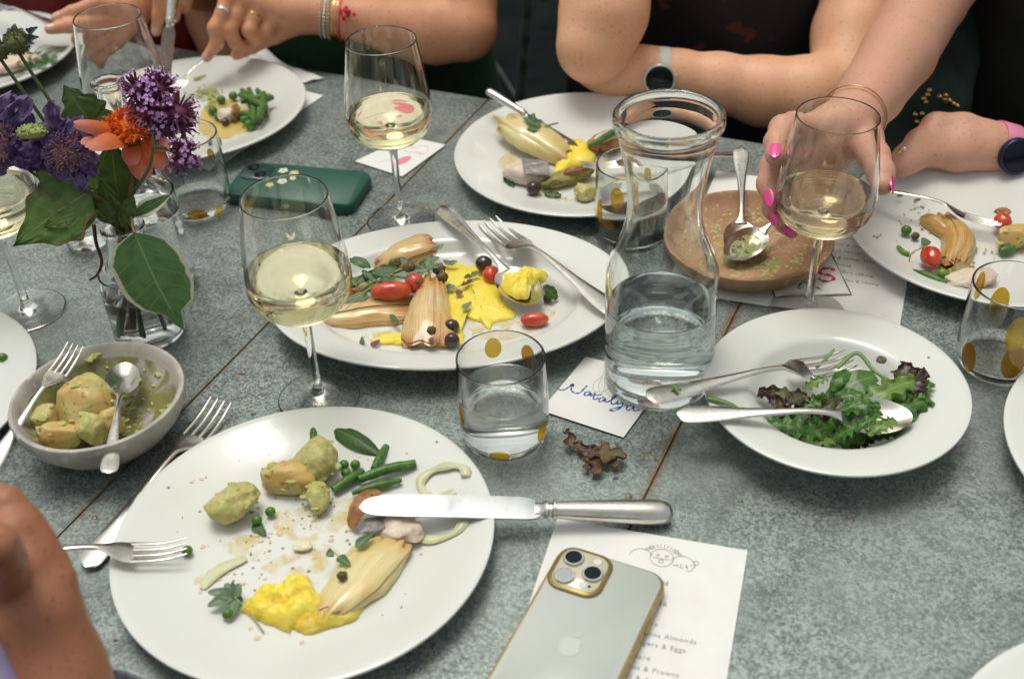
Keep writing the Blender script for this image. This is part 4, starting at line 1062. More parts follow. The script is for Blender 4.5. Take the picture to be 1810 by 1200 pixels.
def pea(px, py, label, z=.0095, r=.0040, group='peas on the plates', ma=None):
    c = at(px, py, z+r); mb = MB(); mb.blob(c, (r, r*.98, r*.95), 3, .04, 1.5, rnd.random()*9); return S1(mb, 'pea', ma or pea_m, label, 'pea', group)
def bean(a, b_, label, r=.0038, z=.0100, bend=(0, 0), ma=None, name='green_bean', group='green beans on the plates', taper=.75):
    A, B = at(*a, z+r), at(*b_, z+r); mid = (A+B)/2+Vector((bend[0], bend[1], .0006)); mb = MB(); n = 14
    sp_ = spline([A, mid, B], n); mb.tube(sp_, [r*(taper+(1-taper)*math.sin(PI*(i+.6)/(n+1.2))) * (1+.05*math.sin(i*1.9)) for i in range(n+1)], 10)
    return S1(mb, name, ma or bean_m, label, 'green bean', group)
def potato(px, py, dims, label, z=.0095, seed=0, ang=0., ma=None, amp=.16, group='crushed new potatoes'):
    s = [mm_at(px, py, z+.01, d)/2 for d in dims[:2]]+[dims[2]]
    c = at(px, py, z+s[2]*.9); mb = MB(); q = Matrix.Rotation(ang, 4, 'Z').to_quaternion(); r_ = random.Random(seed*31+5)
    mb.blob((0, 0, 0), (1, 1, 1), 4, amp, 1.2, seed)
    planes = [(Vector((r_.gauss(0, 1), r_.gauss(0, 1), r_.gauss(.4, .8))).normalized(), r_.uniform(.66, .88)) for _ in range(5)]
    v = []
    for p in mb.v:
        p = Vector(p)
        for n_, d_ in planes:
            e = p.dot(n_)-d_
            if e > 0: p -= n_*(e*.9)
        p *= 1+.022*mnoise.noise(p*5+Vector((seed, 1, 2)))+.012*mnoise.noise(p*15+Vector((seed, 1, 2)))
        p = q @ Vector((p.x*s[0], p.y*s[1], p.z*s[2])); p = p+c
        v.append(tuple((p.x, p.y, max(p.z, z))))
    mb.v = v; o = S1(mb, 'potato', ma or potato_m, label, 'potato', group)
    mc = MB()
    for k in range(7):
        p = Vector(v[r_.randrange(len(v))])
        if p.z < z+.15*s[2]: continue
        w_ = r_.uniform(.0010, .0034); mc.blob(p, (w_*1.5, w_, w_*.28), 2, .5, 1.5, k, Matrix.Rotation(r_.uniform(-.5, .5), 4, 'X').to_quaternion())
    if mc.v:
        mc.v = [tuple(Vector(p)-o.location) for p in mc.v]; e = mc.build('mash_coat', green_coat, o)
    return o
def pool(pts, z, h, ma, label, cat, name, seed=0, lump=.35, group=None, n=20, edge=.8):
    """a spooned-out mass: irregular outline given in photo pixels, lumpy top"""
    P = [at(x, y, z) for x, y in pts]; k = 84; c = sum(P, Vector())/len(P)
    loop = []
    m_ = len(P)
    for i in range(k):
        t = i/k*m_; j = int(t); t -= j; a, b_, c_, d = P[(j-1) % m_], P[j], P[(j+1) % m_], P[(j+2) % m_]
        loop.append(.5*((2*b_)+(c_-a)*t+(2*a-5*b_+4*c_-d)*t*t+(3*b_-a-3*c_+d)*t**3))
    v = [Vector((c.x, c.y, z+h))]; f = []
    rings = [.08, .16, .24, .32, .4, .48, .56, .64, .72, .8, .87, .93, .975, 1.0]
    for q in rings:
        for i in range(k):
            p = c+(loop[i]-c)*q*(1+(.10*mnoise.noise(loop[i]*130+Vector((seed, 0, 0)))+.05*mnoise.noise(loop[i]*420+Vector((seed, 0, 0))))*(q > .5))
            nz = mnoise.noise(Vector((p.x*95, p.y*95, seed)))+.5*mnoise.noise(Vector((p.x*230, p.y*230, seed)))
            nz += .35*mnoise.noise(Vector((p.x*520, p.y*520, seed))); hh = h*(1-q**(2/edge))**.5*(1+lump*nz)
            v.append(Vector((p.x, p.y, z+max(hh, .0001) if q < 1 else z)))
    f += [(0, 1+i, 1+(i+1) % k) for i in range(k)]
    for a in range(len(rings)-1):
        for i in range(k): f.append((1+a*k+i, 1+(a+1)*k+i, 1+(a+1)*k+(i+1) % k, 1+a*k+(i+1) % k))
    mb = MB(); mb.add(v, f); return S1(mb, name, ma, label, cat, group)
def wedge(a, b_, wpx, h, ma, label, z=.011, w0=.5, w1=1., ridges=9, rise=0., seed=0, name='fennel_wedge', cat='fennel', layers=0, tilt=0., group=None, side=0.):
    """a roasted bulb wedge: ridged half-onion body from root end a to top end b"""
    A, B = at(*a, z), at(*b_, z+rise); wd = wpx/dp((A+B)/2)/2; x = (B-A); L_ = x.length; x.normalize(); y = Vector((-x.y, x.x, 0)).normalized(); up = x.cross(y)
    up = (up+y*tilt).normalized()
    root = thing(name, label, cat, (A+B)/2, 0, group); c = (A+B)/2
    def body(u, v, k=1., lift=0.):
        an = PI*v; wu = wd*lerp(w0, w1, u**.8)*math.sin(PI*(.10+.82*u))**.30*(1+.10*mnoise.noise(Vector((u*5, seed, .5))))
        hh = h*(math.sin(PI*(.12+.76*u))**.6)
        rdg = 1+.010*math.sin(v*ridges*2*PI+2*mnoise.noise(Vector((u*2, v*3, seed))))+.11*mnoise.noise(Vector((u*3, v*3, seed)))+.03*mnoise.noise(Vector((u*9, v*12, seed)))
        return A-c+x*(L_*u+L_*(.16*(abs(u-.5)*2)**3*mnoise.noise(Vector((v*4.5, seed, u)))+.10*max(0, u-.6)*2.5*mnoise.noise(Vector((v*13, seed+4, 0)))))+y*(wu*k*math.cos(an)*rdg+side*L_*math.sin(PI*u))+up*(hh*k*math.sin(an)*rdg+lift)
    mb = MB(); mb.grid(lambda u, v: body(u, v), 22, 44)
    mb.grid(lambda u, v: body(u, 1.0*(1-v)+0*v) if v in (0, 1) else lerp(1, 1, 1)*body(u, 1)*(1-v)+body(u, 0)*v, 22, 2)
    for e in (0, 1):
        o = len(mb.v); r_ = [body(e, j/44) for j in range(45)]; mid = sum(r_, Vector())/45
        mb.v += [tuple(mid)]+[tuple(p) for p in r_]; mb.f += [((o, o+1+j, o+2+j) if e == 0 else (o, o+2+j, o+1+j)) for j in range(44)]
        for q in range(46): mb.uv[o+q] = (e, max(0, q-1)/44)
    mb.build('bulb_layer', ma, root)
    for l in range(layers):
        mb = MB(); k = 1.02+.05*l; v0 = .02+.25*l; v1 = v0+.30; k = 1.015+.035*l
        mb.grid(lambda u, v: body(u*.96+.02, lerp(v0, v1, v), k*(1+.035*math.sin(PI*v)**.5), .0006), 18, 8)
        mb.build('bulb_layer', ma, root)
    return root
def tomato(px, py, rpx, label, z=.011, ang=0., seed=1, lift=0., group='roasted cherry tomatoes'):
    a, b_ = rpx[0]/dp(at(px, py, z)), rpx[1]/dp(at(px, py, z)); c = at(px, py, z+min(a, b_)*.9+lift); mb = MB()
    mb.blob(c, (a, b_, min(a, b_)*1.0), 4, .06, 1.6, seed, Matrix.Rotation(ang, 4, 'Z').to_quaternion()); return S1(mb, 'roasted_tomato', tomato_m, label, 'tomato', group)
def ball(px, py, rpx, ma, name, label, cat, z=.011, amp=.08, seed=1, group=None, lift=0., sub=3):
    r = rpx/dp(at(px, py, z)); c = at(px, py, z+r*.95+lift); mb = MB(); mb.blob(c, (r, r*.96, r*.95), sub, amp, 2.2, seed); return S1(mb, name, ma, label, cat, group)
def scatter_bits(name, label_kind, spots, z, ma, szs=(.0008, .0022), seed=0):
    """tiny crumbs of sauce and herb that nobody could count: one object"""
    r_ = random.Random(seed); mb = MB()
    for (x, y, sx_, sy_, n) in spots:
        for _ in range(n):
            p = at(r_.gauss(x, sx_), r_.gauss(y, sy_), z); s = r_.uniform(*szs)
            if z == .0096:
                if math.hypot(p.x-PL_NEAR[0], p.y-PL_NEAR[1]) > .134: continue
                p = Vector((p.x, p.y, near_z(p)+.0002))
            mb.blob(p, (s*r_.uniform(.6, 1.7), s*r_.uniform(.6, 1.5), s*.28), 1, .5, 1.5, r_.random()*9)
    return tag(mb.build(name, ma, None, True, (sum(p[0] for p in mb.v)/len(mb.v), sum(p[1] for p in mb.v)/len(mb.v), z)), kind='stuff')
def near_z(p):
    r = math.hypot(p[0]-PL_NEAR[0], p[1]-PL_NEAR[1]); return interp(r, [0, .085, .097, .108, .122, .134, .140], [.0085, .0090, .0105, .0135, .0172, .0212, .0220])

# ---- near plate
potato(557, 811, (78, 92, .0165), 'round pesto coated potato beside the pea pod leaf', seed=1, ang=.2)
potato(508, 845, (104, 66, .0125), 'long pesto coated potato between two others on the near plate', seed=4, ang=-.1, ma=potato_b)
potato(413, 886, (96, 82, .0135), 'square cut pesto potato next to two peas', seed=9, ang=.5, amp=.22)
potato(562, 879, (44, 66, .010), 'smallest potato piece below the green beans on the near plate', seed=6, amp=.12)
pea(608, 821, 'pea touching the round potato'); pea(628, 821, 'pea at the top of the cluster of three beside the green beans'); pea(612, 836, 'front pea in the cluster of three by the beans')
pea(478, 904, 'pea right of the square potato'); pea(454, 919, 'pea on a leaf scrap below the square potato'); pea(331, 973, 'lone pea at the tip of the fork tines', r=.0041); pea(402, 1084, 'pea tucked under the cress sprig')
bean((683, 789), (661, 829), 'short green bean pointing at the pea pod leaf', r=.0036, z=.0105)
bean((735, 819), (634, 847), 'long green bean on top of the near plate pile', r=.0042, z=.0120, bend=(0, .002)); bean((642, 833), (589, 866), 'green bean beside the cluster of three peas', r=.0042)
bean((710, 848), (622, 871), 'split green bean lowest of the pile on the near plate', r=.0036, taper=.35)
bean((554, 756), (555, 779), 'dark stub of green bean behind the round potato', r=.0034)
gl = leafmat('pea_pod_leaf', (.055, .13, .028), (.07, .15, .035), (.15, .24, .08), veins=60, inner2=(.04, .10, .02))
mb = MB(); leaf(mb, at(578, 754, .014), at(672, 803, .0125), Vector((0, -.2, 1)), .0085, lambda u: math.sin(PI*min(1, u*.95+.03))**.7, 18, 8, bend=.08, cup=-.35, ruffle=.02, seed=2)
S1(mb, 'pea_pod_leaf', gl, 'green pea pod leaf lying behind the beans on the near plate', 'leaf')
mb = MB(); mb.tube(spline([at(556, 757, .012), at(575, 765, .013), at(592, 777, .011), at(604, 785, .0105), at(597, 795, .0105)], 20), .0005, 5); S1(mb, 'tendril', stem_g, 'thin curly pea tendril next to the dark bean stub', 'tendril')
# onion rings under the knife
for k, (cx_, cy_, a_, b2, lb, tl) in enumerate(((784, 858, .0175, .0150, 'limp onion ring above the knife blade', .3), (774, 922, .0225, .0185, 'limp onion ring below the knife blade', -.2))):
    mb = MB(); c = at(cx_, cy_, .0125); pts = [c+Vector((a_*math.cos(t)*(1+.08*math.sin(3*t)), b2*math.sin(t)*(1+.07*math.cos(2*t)), .0006*math.sin(2*t+tl))) for t in [2*PI*i/48*(.86 if k == 0 else 1) for i in range(48)]]
    pts = [Vector((p.x, p.y, near_z(p)+.0021+.0006*math.sin(5*i_/48))) for i_, p in enumerate(pts)]
    mb.tube(pts, [.0037+.0008*math.sin(i*.6) for i in range(48)], 8, flat=.5, up=(0, 0, 1), closed=(k == 1)); S1(mb, 'onion_ring', onion_r, lb, 'onion ring', 'onion rings on the near plate')
# fish with skin
mb = MB(); mb.blob(at(702, 934, .016), (.0195, .0135, .0085), 4, .22, 1.9, 3, Matrix.Rotation(-.35, 4, 'Z').to_quaternion(), flatbottom=.0095); fr = S1(mb, 'fish_piece', fish_m, 'flaky white fish piece under the knife blade on the near plate', 'fish')
mb = MB(); mb.blob(at(661, 928, .0215), (.0125, .0085, .0026), 3, .3, 2., 5, Matrix.Rotation(.3, 4, 'Z').to_quaternion()); o = mb.build('grey_skin', skin_grey, fr, origin=None); o.matrix_parent_inverse = Matrix.Translation(-fr.location)
mb = MB(); leaf(mb, at(622, 935, .012), at(672, 868, .022), Vector((-.5, -.5, 1)), .0075, lambda u: .35+.75*math.sin(PI*u)**.7, 14, 8, bend=.18, cup=.5, ruffle=.06, seed=4); leaf(mb, at(622, 935, .0115), at(672, 868, .0215), Vector((-.5, -.5, 1)), .0073, lambda u: .35+.75*math.sin(PI*u)**.7, 14, 8, bend=.18, cup=.5, ruffle=.06, seed=4)
S1(mb, 'crisp_skin', crust_m, 'curled crisp brown fish skin at the knife tip', 'fish skin')
# braised fennel and puree
wedge((580, 1090), (694, 962), 124, .0115, fennel_p, 'braised golden fennel wedge lying on yellow puree on the near plate', z=.0105, w0=.55, w1=1.0, ridges=7, layers=3, seed=3)
pool([(432, 1072), (455, 1046), (490, 1036), (520, 1020), (545, 1020), (556, 1045), (575, 1062), (566, 1090), (530, 1098), (510, 1116), (490, 1108), (460, 1098), (438, 1088)], .0095, .0115, puree_m, 'heaped bright yellow puree at the foot of the near plate', 'puree', 'yellow_puree', 2, .5)
pool([(520, 1100), (545, 1082), (590, 1072), (630, 1060), (645, 1078), (620, 1100), (580, 1112), (545, 1124), (524, 1116)], .0095, .0058, puree_o, 'flattened ochre puree under the golden fennel wedge', 'puree', 'yellow_puree', 5, .5)
ball(605, 1017, 9, caper_m, 'caper', 'fried caper on the golden fennel wedge of the near plate', 'caper', z=.022, amp=.25, group='fried capers')
sprig('cress sprig with four grey green leaves beside the heaped puree', [at(466, 1117, .011), at(440, 1080, .0125), at(412, 1052, .016)],
      [(at(412, 1052, .016), at(366, 1072, .015), .0062, (0, -.3, 1)), (at(412, 1052, .016), at(366, 1046, .018), .0058, (.1, -.3, 1)), (at(412, 1052, .016), at(398, 1030, .019), .0055, (.1, -.3, 1)), (at(414, 1054, .016), at(424, 1030, .020), .0055, (.3, -.2, 1)), (at(416, 1060, .015), at(402, 1098, .012), .006, (0, -.3, 1))], cress_g, .0007)
mb = MB(); leaf(mb, at(424, 1070, .011), at(410, 1026, .020), Vector((.8, -.3, .5)), .0055, heart, 10, 6, seed=2); S1(mb, 'cress_leaf', cress_m, 'dark cress leaf upright behind the cress sprig on the near plate', 'leaf')
sprig('cress sprig lying across the golden fennel wedge', [at(612, 1003, .0235), at(600, 985, .0245), at(590, 975, .0250)],
      [(at(590, 976, .025), at(576, 982, .0245), .0048, (0, -.3, 1)), (at(597, 984, .0245), at(620, 1000, .0240), .0048, (0, -.2, 1)), (at(630, 968, .0245), at(660, 942, .0255), .0052, (0, -.2, 1))], cress_m, .0006)
mb = MB(); pts = spline([at(357, 1040, .0102), at(375, 1018, .0105), at(400, 1000, .0106), at(436, 986, .0103)], 16); mb.tube(pts, [.0025+.0028*math.sin(PI*i/16)**.8 for i in range(17)], 8, flat=.3, up=(0, 0, 1)); S1(mb, 'onion_sliver', onion_r, 'translucent onion sliver alone in the middle of the near plate', 'onion')
mb = MB(); mb.blob(at(535, 965, .0118), (.0075, .0045, .0022), 3, .2, 2, 4); S1(mb, 'onion_piece', mat('white_onion', (.72, .66, .48), rough=.35, sss=.2), 'small white onion piece above the fennel on the near plate', 'onion')
mb = MB(); leaf(mb, at(448, 925, .0105), at(470, 945, .0112), Vector((0, -.2, 1)), .0055, heart, 10, 6, ruffle=.1); S1(mb, 'leaf_scrap', cress_m, 'wilted leaf scrap under the two peas', 'leaf')
scatter_bits('herb_crumbs', 0, [(470, 930, 90, 50, 40), (530, 900, 60, 40, 22), (690, 1000, 60, 60, 14), (560, 940, 40, 30, 16), (740, 830, 40, 30, 8), (450, 1010, 60, 40, 16)], .0096, herb_m, (.0004, .0011), 3)
scatter_bits('pale_sauce_flecks', 0, [(360, 860, 12, 5, 3), (480, 960, 50, 24, 14), (430, 1010, 50, 20, 8), (600, 740, 30, 5, 5), (600, 910, 30, 14, 8), (705, 850, 10, 6, 3), (520, 1125, 70, 10, 5)], .0096, mat('orange_fleck', (.70, .50, .28), rough=.4, sss=.2), (.0008, .0022), 6)
# a film of juices on the plate
def juices(name, pts, z, seed, label=None):
    mb = MB(); 
    for q in pts:
        P = [at(x, y, z) for x, y in q]; c = sum(P, Vector())/len(P); n = 48; m_ = len(P); lp = []
        for i in range(n):
            t = i/n*m_; j = int(t); t -= j; a, b_, c_, d = P[(j-1) % m_], P[j], P[(j+1) % m_], P[(j+2) % m_]
            p = .5*((2*b_)+(c_-a)*t+(2*a-5*b_+4*c_-d)*t*t+(3*b_-a-3*c_+d)*t**3)
            lp.append(c+(p-c)*(1+.14*mnoise.noise(p*160+Vector((seed, 0, 0)))))
        v = [Vector((c.x, c.y, z+.0004))]+[c+(p-c)*.85+Vector((0, 0, .0003)) for p in lp]+lp
        v = [Vector((p.x, p.y, max(p.z, z))) for p in v]
        f = [(0, 1+i, 1+(i+1) % n) for i in range(n)]+[(1+i, 1+n+i, 1+n+(i+1) % n, 1+(i+1) % n) for i in range(n)]
        mb.add(v, f)
    return tag(mb.build(name, sauce_m), kind='stuff')
juices('plate_juices', [[(395, 960), (440, 945), (480, 950), (470, 990), (420, 985)], [(490, 905), (560, 890), (640, 880), (640, 900), (580, 950), (500, 950)], [(465, 1000), (560, 960), (600, 985), (560, 1030), (500, 1020)], [(330, 1040), (345, 1020), (420, 985), (440, 990), (400, 1015)], [(720, 900), (790, 900), (790, 950), (730, 940)]], .0087, 4)

# ---- oval platter
ZP = .0115
pool([(655, 600), (700, 590), (770, 600), (815, 585), (822, 600), (812, 611), (760, 612), (700, 610), (660, 608)], ZP, .0040, puree_m, 'strip of yellow puree under the fennel wedges at the platter edge', 'puree', 'yellow_puree', 7, .3)
pool([(780, 470), (830, 468), (868, 480), (880, 515), (905, 545), (912, 560), (880, 568), (862, 580), (850, 570), (826, 562), (815, 545), (800, 560), (815, 590), (790, 600), (770, 570), (765, 520)], ZP, .0042, puree_m, 'wide pool of yellow puree in the middle of the oval platter', 'puree', 'yellow_puree', 9, .3)
pool([(890, 492), (920, 480), (945, 480), (968, 488), (962, 500), (940, 510), (932, 530), (905, 525), (890, 512)], .0240, .0100, puree_m, 'lump of yellow puree heaped on the serving spoon', 'puree', 'yellow_puree', 11, .5)
wedge((562, 572), (728, 545), 108, .0125, fennel_m, 'big striped fennel wedge lying lengthwise at the front of the platter', z=ZP, w0=.35, w1=.95, ridges=13, seed=2, layers=2)
wedge((755, 615), (764, 498), 112, .0125, fennel_m, 'fennel wedge standing on end between the two olives and the peppers', z=ZP, w0=1.05, w1=.45, ridges=11, seed=5, rise=.012, layers=2)
wedge((668, 474), (766, 432), 84, .0125, fennel_m, 'pale fennel wedge at the back of the oval platter', z=ZP+.004, w0=.5, w1=.95, ridges=9, seed=8, rise=.012, layers=3)
wedge((600, 530), (650, 502), 46, .0110, fennel_m, 'reddish fennel scrap behind the near wine glass bowl', z=ZP, w0=.6, w1=.9, ridges=7, seed=12)
tomato(691, 514, (35, 17), 'long red roasted tomato on the platter greens', z=ZP, ang=.0, lift=.012); tomato(733, 500, (17, 18), 'round red roasted tomato behind the standing fennel', z=ZP, seed=3, lift=.010)
tomato(868, 485, (15, 19), 'red roasted tomato under the serving spoon handle', z=ZP, seed=5); tomato(945, 565, (25, 13), 'red roasted tomato alone at the right end of the platter well', z=ZP, seed=7, ang=.05); tomato(612, 522, (18, 12), 'red roasted tomato seen through the near wine glass', z=ZP, seed=8, lift=.004)
ball(798, 577, 14, olive_m, 'olive', 'dark round olive in the yellow puree, the upper of two', 'olive', z=ZP, seed=2, group='olives on the platter'); ball(799, 601, 14, olive_m, 'olive', 'dark halved olive in the yellow puree, the lower of two', 'olive', z=ZP, seed=4, group='olives on the platter')
ball(855, 466, 15, olive_m, 'olive', 'dark olive beside the serving spoon handle', 'olive', z=ZP, seed=6, group='olives on the platter', lift=.004)
for x, y, r_, lb, lf in ((763, 584, 8, 'fried caper resting on the standing fennel wedge', .0150), (699, 466, 10, 'fried caper at the top of the platter greens', .017), (724, 475, 12, 'largest fried caper on the platter greens', .017), (776, 476, 11, 'fried caper left of the yellow puree pool', .014), (782, 490, 10, 'fried caper above the standing fennel tip', .012), (968, 527, 8, 'fried caper near the serving spoon bowl', 0.)):
    ball(x, y, r_, caper_m, 'caper', lb, 'caper', z=ZP, amp=.28, seed=x, group='fried capers', lift=lf)
# greens on the platter
def up_(a, b_=0., c=1.): return (a, b_, c)
rk = leafmat('rocket_leaf', (.065, .145, .04), (.075, .16, .05), (.17, .25, .10), veins=40, inner2=(.05, .11, .03))
def single_leaf(a, b_, z0, z1, wpx, label, lm, nrm=(0, -.3, 1), name='salad_leaf', cat='leaf', shape=None, lobes=None, group=None, **k):
    A, B = at(*a, z0), at(*b_, z1); mb = MB(); leaf(mb, A, B, nrm, wpx/dp(A)/2, shape, **k); lf = S1(mb, name, lm, label, cat, group); return lf
single_leaf((655, 473), (617, 458), .030, .034, 22, 'small toothed leaf at the back left of the platter', rk, lobes=lambda u, s: 1+.3*math.sin(u*22), ruffle=.08, bend=.1)
single_leaf((640, 492), (712, 478), .030, .034, 26, 'dark green leaf under the fried capers', rk, ruffle=.10, bend=.12, seed=3)
single_leaf((606, 512), (662, 480), .026, .034, 22, 'green leaf rising behind the long tomato', rk, ruffle=.1, seed=5)
single_leaf((688, 492), (760, 476), .033, .036, 20, 'grey green leaf above the round tomato', cress_g, ruffle=.05, seed=6)
single_leaf((650, 521), (606, 532), .028, .026, 26, 'round leaf at the left end of the long tomato', cress_m, shape=heart, seed=7)
single_leaf((686, 500), (640, 515), .031, .030, 20, 'narrow leaf laid over the reddish fennel', rk, ruffle=.1, seed=9)
for k, (a, b_, c_, ls, lm, lb) in enumerate((
    ((612, 545), (660, 505), (735, 490), [(-18, 4, 20), (14, -8, 18)], cress_m, 'cress sprig draped over the long tomato'),
    ((640, 520), (700, 480), (755, 470), [(20, 4, 18), (5, -16, 16)], cress_g, 'cress sprig under the largest caper'),
    ((770, 500), (785, 480), (795, 468), [(14, -6, 15), (-12, -8, 14)], cress_g, 'cress sprig at the edge of the puree pool'),
    ((800, 512), (822, 500), (834, 488), [(12, -8, 14), (-14, 4, 15)], cress_m, 'cress sprig lying on the yellow puree pool'),
    ((840, 520), (832, 508), (826, 500), [(-10, 6, 13), (10, -6, 12)], cress_u, 'purple cress sprig on the yellow puree pool'),
    ((745, 470), (770, 450), (775, 440), [(10, -8, 12), (-14, 2, 12)], cress_g, 'cress sprig leaning on the pale back fennel'))):
    z0 = .019 if k in (2, 3, 4) else .034
    P = [at(*a, z0-.004), at(*b_, z0+.002), at(*c_, z0)]
    sprig(lb, P, [(P[2], at(c_[0]+dx, c_[1]+dy, z0+.002), n_/dp(P[2])/2, (0, -.3, 1)) for dx, dy, n_ in ls], lm, .0005)
for k_, (a_, b2_, w_, m_, lb_) in enumerate((((668, 500), (640, 478), 16, rk, 'small green leaf above the long tomato'), ((712, 486), (744, 498), 18, rk, 'green leaf touching the round tomato'), ((664, 486), (694, 470), 20, cress_g, 'grey green leaf beside the top caper'),
    ((700, 500), (672, 492), 16, rk, 'dark leaf behind the long tomato'), ((748, 462), (776, 456), 16, cress_g, 'pale leaf over the back fennel wedge'), ((632, 505), (615, 490), 15, rk, 'leaf tip at the left of the platter greens'), ((725, 470), (705, 455), 14, cress_m, 'leaf in front of the back fennel wedge'))):
    single_leaf(a_, b2_, .033, .037, w_, lb_, m_, ruffle=.1, seed=90+k_)
for k_ in range(5):
    a_ = at(640+22*k_, 512-8*k_, .032); mb = MB(); mb.tube(spline([a_, a_+Vector((.012, .008+.002*k_, .004)), a_+Vector((.030, .012-.004*k_, .001))], 8), .0006, 5)
    S1(mb, 'cress_stem_piece', stem_m, ('thin pale stem by the long tomato', 'thin pale stem under the grey green leaf', 'thin pale stem crossing the platter greens', 'thin pale stem by the round tomato', 'thin pale stem before the back fennel')[k_], 'stem', 'thin stems in the platter greens')
for a, b_, w_, lm, lb in (((788, 508), (806, 506), 18, cress_g, 'round grey green leaf by the fried caper pair'), ((818, 545), (834, 533), 16, cress_g, 'small triangular leaf on the front of the puree pool'), ((640, 610), (640, 594), 12, cress_m, 'tiny dark leaf at the platter edge below the big fennel'), ((656, 612), (672, 600), 16, cress_u, 'tiny grey purple leaf at the platter edge below the big fennel'), ((815, 520), (806, 512), 18, cress_u, 'round purple leaf in the puree pool'), ((690, 556), (706, 572), 12, cress_m, 'little leaf on the big striped fennel')):
    single_leaf(a, b_, .020 if a[1] < 560 or a[0] < 700 and a[1] < 580 else .0155, .021 if a[1] < 560 else .0165, w_, lb, lm, shape=heart, nu=8, nv=6)
single_leaf((962, 505), (985, 528), .028, .0155, 26, 'parsley leaf hanging off the heaped serving spoon', rk, lobes=lambda u, s: 1+.35*math.sin(u*16+s), ruffle=.15)
scatter_bits('platter_crumbs', 0, [(940, 585, 40, 10, 16), (1000, 530, 30, 20, 10), (830, 595, 25, 8, 8), (900, 580, 30, 8, 8)], .0114, mat('orange_fleck', (.7, .5, .28)), (.0005, .0015), 8)
scatter_bits('herb_specks', 0, [(830, 530, 30, 25, 12)], .0185, herb_m, (.0004, .0009), 9)
juices('platter_juices', [[(830, 560), (920, 560), (1000, 545), (1000, 580), (930, 600), (850, 600)], [(640, 590), (690, 585), (700, 605), (660, 606)]], .0113, 5)

# ---- fish plate
ZF = .010
wedge((1003, 286), (893, 220), 98, .017, fennel_p, 'pale layered onion wedge leaning on the fish plate knife', z=ZF, w0=.6, w1=.85, ridges=6, layers=3, seed=4, rise=.016, name='onion_wedge', cat='onion')
pool([(988, 280), (1000, 255), (1020, 246), (1040, 258), (1054, 276), (1044, 292), (1012, 300), (990, 316), (976, 312)], ZF, .0090, puree_m, 'smooth yellow puree behind the grey skinned fish', 'puree', 'yellow_puree', 13, .12)
mb = MB(); mb.blob(at(934, 306, .0185), (.029, .0165, .0115), 4, .15, 1.6, 6, Matrix.Rotation(-.2, 4, 'Z').to_quaternion(), flatbottom=ZF); fr = S1(mb, 'fish_piece', fish_m, 'pinkish fish piece with a square of grey skin on the fish plate', 'fish')
mb = MB(); mb.grid(lambda u, v: tuple(Vector(at(922+46*u+4*v, 281+2*u+27*v, .0315-.004*v))+Vector((0, 0, .0012*mnoise.noise(Vector((u*3, v*3, 1)))))), 10, 8); mb.grid(lambda u, v: tuple(Vector(at(922+46*u+4*v, 281+2*u+27*v, .0290-.004*v))), 10, 8)
o = mb.build('grey_skin', skin_grey, fr); o.matrix_parent_inverse = Matrix.Translation(-fr.location)
ball(943, 333, 13, olive_m, 'olive', 'glossy brown olive at the front of the fish plate', 'olive', z=ZF, seed=7, group='olives on the fish plate')
mb = MB(); mb.blob(at(1003, 314, .0165), (.030, .0105, .0088), 4, .28, 2.0, 8, Matrix.Rotation(.42, 4, 'Z').to_quaternion(), flatbottom=ZF); S1(mb, 'browned_fish', herb_m, 'herb crusted fish piece speared by the fork on the fish plate', 'fish')
mb = MB(); mb.blob(at(1020, 300, .0245), (.016, .0050, .0040), 3, .3, 2.2, 9, Matrix.Rotation(.42, 4, 'Z').to_quaternion()); S1(mb, 'crisp_crust', crust_m, 'crisp brown crust on top of the speared fish', 'fish skin')
potato(1034, 340, (40, 44, .0085), 'green pesto potato half at the front of the fish plate', z=ZF, seed=12, amp=.12)
potato(1100, 328, (58, 34, .0085), 'pale potato half seen through the tumbler on the fish plate', z=ZF, seed=14, amp=.1)
mb = MB(); mb.blob(at(1077, 250, .021), (.024, .0135, .0110), 4, .2, 1.8, 10, Matrix.Rotation(.35, 4, 'Z').to_quaternion(), flatbottom=ZF); S1(mb, 'browned_fish', crust_m, 'browned fish chunk beside the carafe rim', 'fish')
mb = MB(); mb.blob(at(1080, 240, .0285), (.021, .0085, .0055), 3, .2, 1.8, 11, Matrix.Rotation(.5, 4, 'Z').to_quaternion()); S1(mb, 'fish_flake', fish_m, 'white flake on top of the browned fish chunk', 'fish')
bean((1100, 226), (1044, 258), 'green bean laid over the browned fish chunk', r=.0040, z=.030, taper=.5)
sprig('sprig of parsley on the onion wedge of the fish plate', [at(956, 236, .034), at(945, 222, .039), at(938, 212, .040)], [(at(945, 222, .039), at(924, 208, .043), .005, (0, -.4, 1)), (at(940, 216, .040), at(944, 200, .046), .005, (0, -.4, 1)), (at(946, 222, .040), at(958, 212, .042), .005, (0, -.4, 1)), (at(950, 230, .037), at(930, 228, .037), .0045, (0, -.4, 1))], rk, .0007, 'parsley_sprig', 'parsley', stem_g)
mb = MB(); mb.tube(spline([at(952, 232, .035), at(970, 222, .036), at(986, 218, .034)], 10), .0009, 6); S1(mb, 'parsley_twig', stem_g, 'bare parsley stem pointing away from the onion wedge', 'parsley')
single_leaf((890, 312), (908, 330), .013, .012, 14, 'small parsley leaf left of the pinkish fish', rk, ruffle=.2, lobes=lambda u, s: 1+.3*math.sin(u*18))
single_leaf((962, 342), (992, 346), .0125, .0125, 16, 'small parsley leaf next to the glossy olive', rk, ruffle=.2, lobes=lambda u, s: 1+.3*math.sin(u*18))
scatter_bits('herb_crumbs_fish_plate', 0, [(960, 350, 50, 10, 18), (1080, 290, 30, 10, 14), (890, 345, 20, 10, 5), (970, 372, 20, 5, 4)], .0105, herb_m, (.0005, .0014), 12)
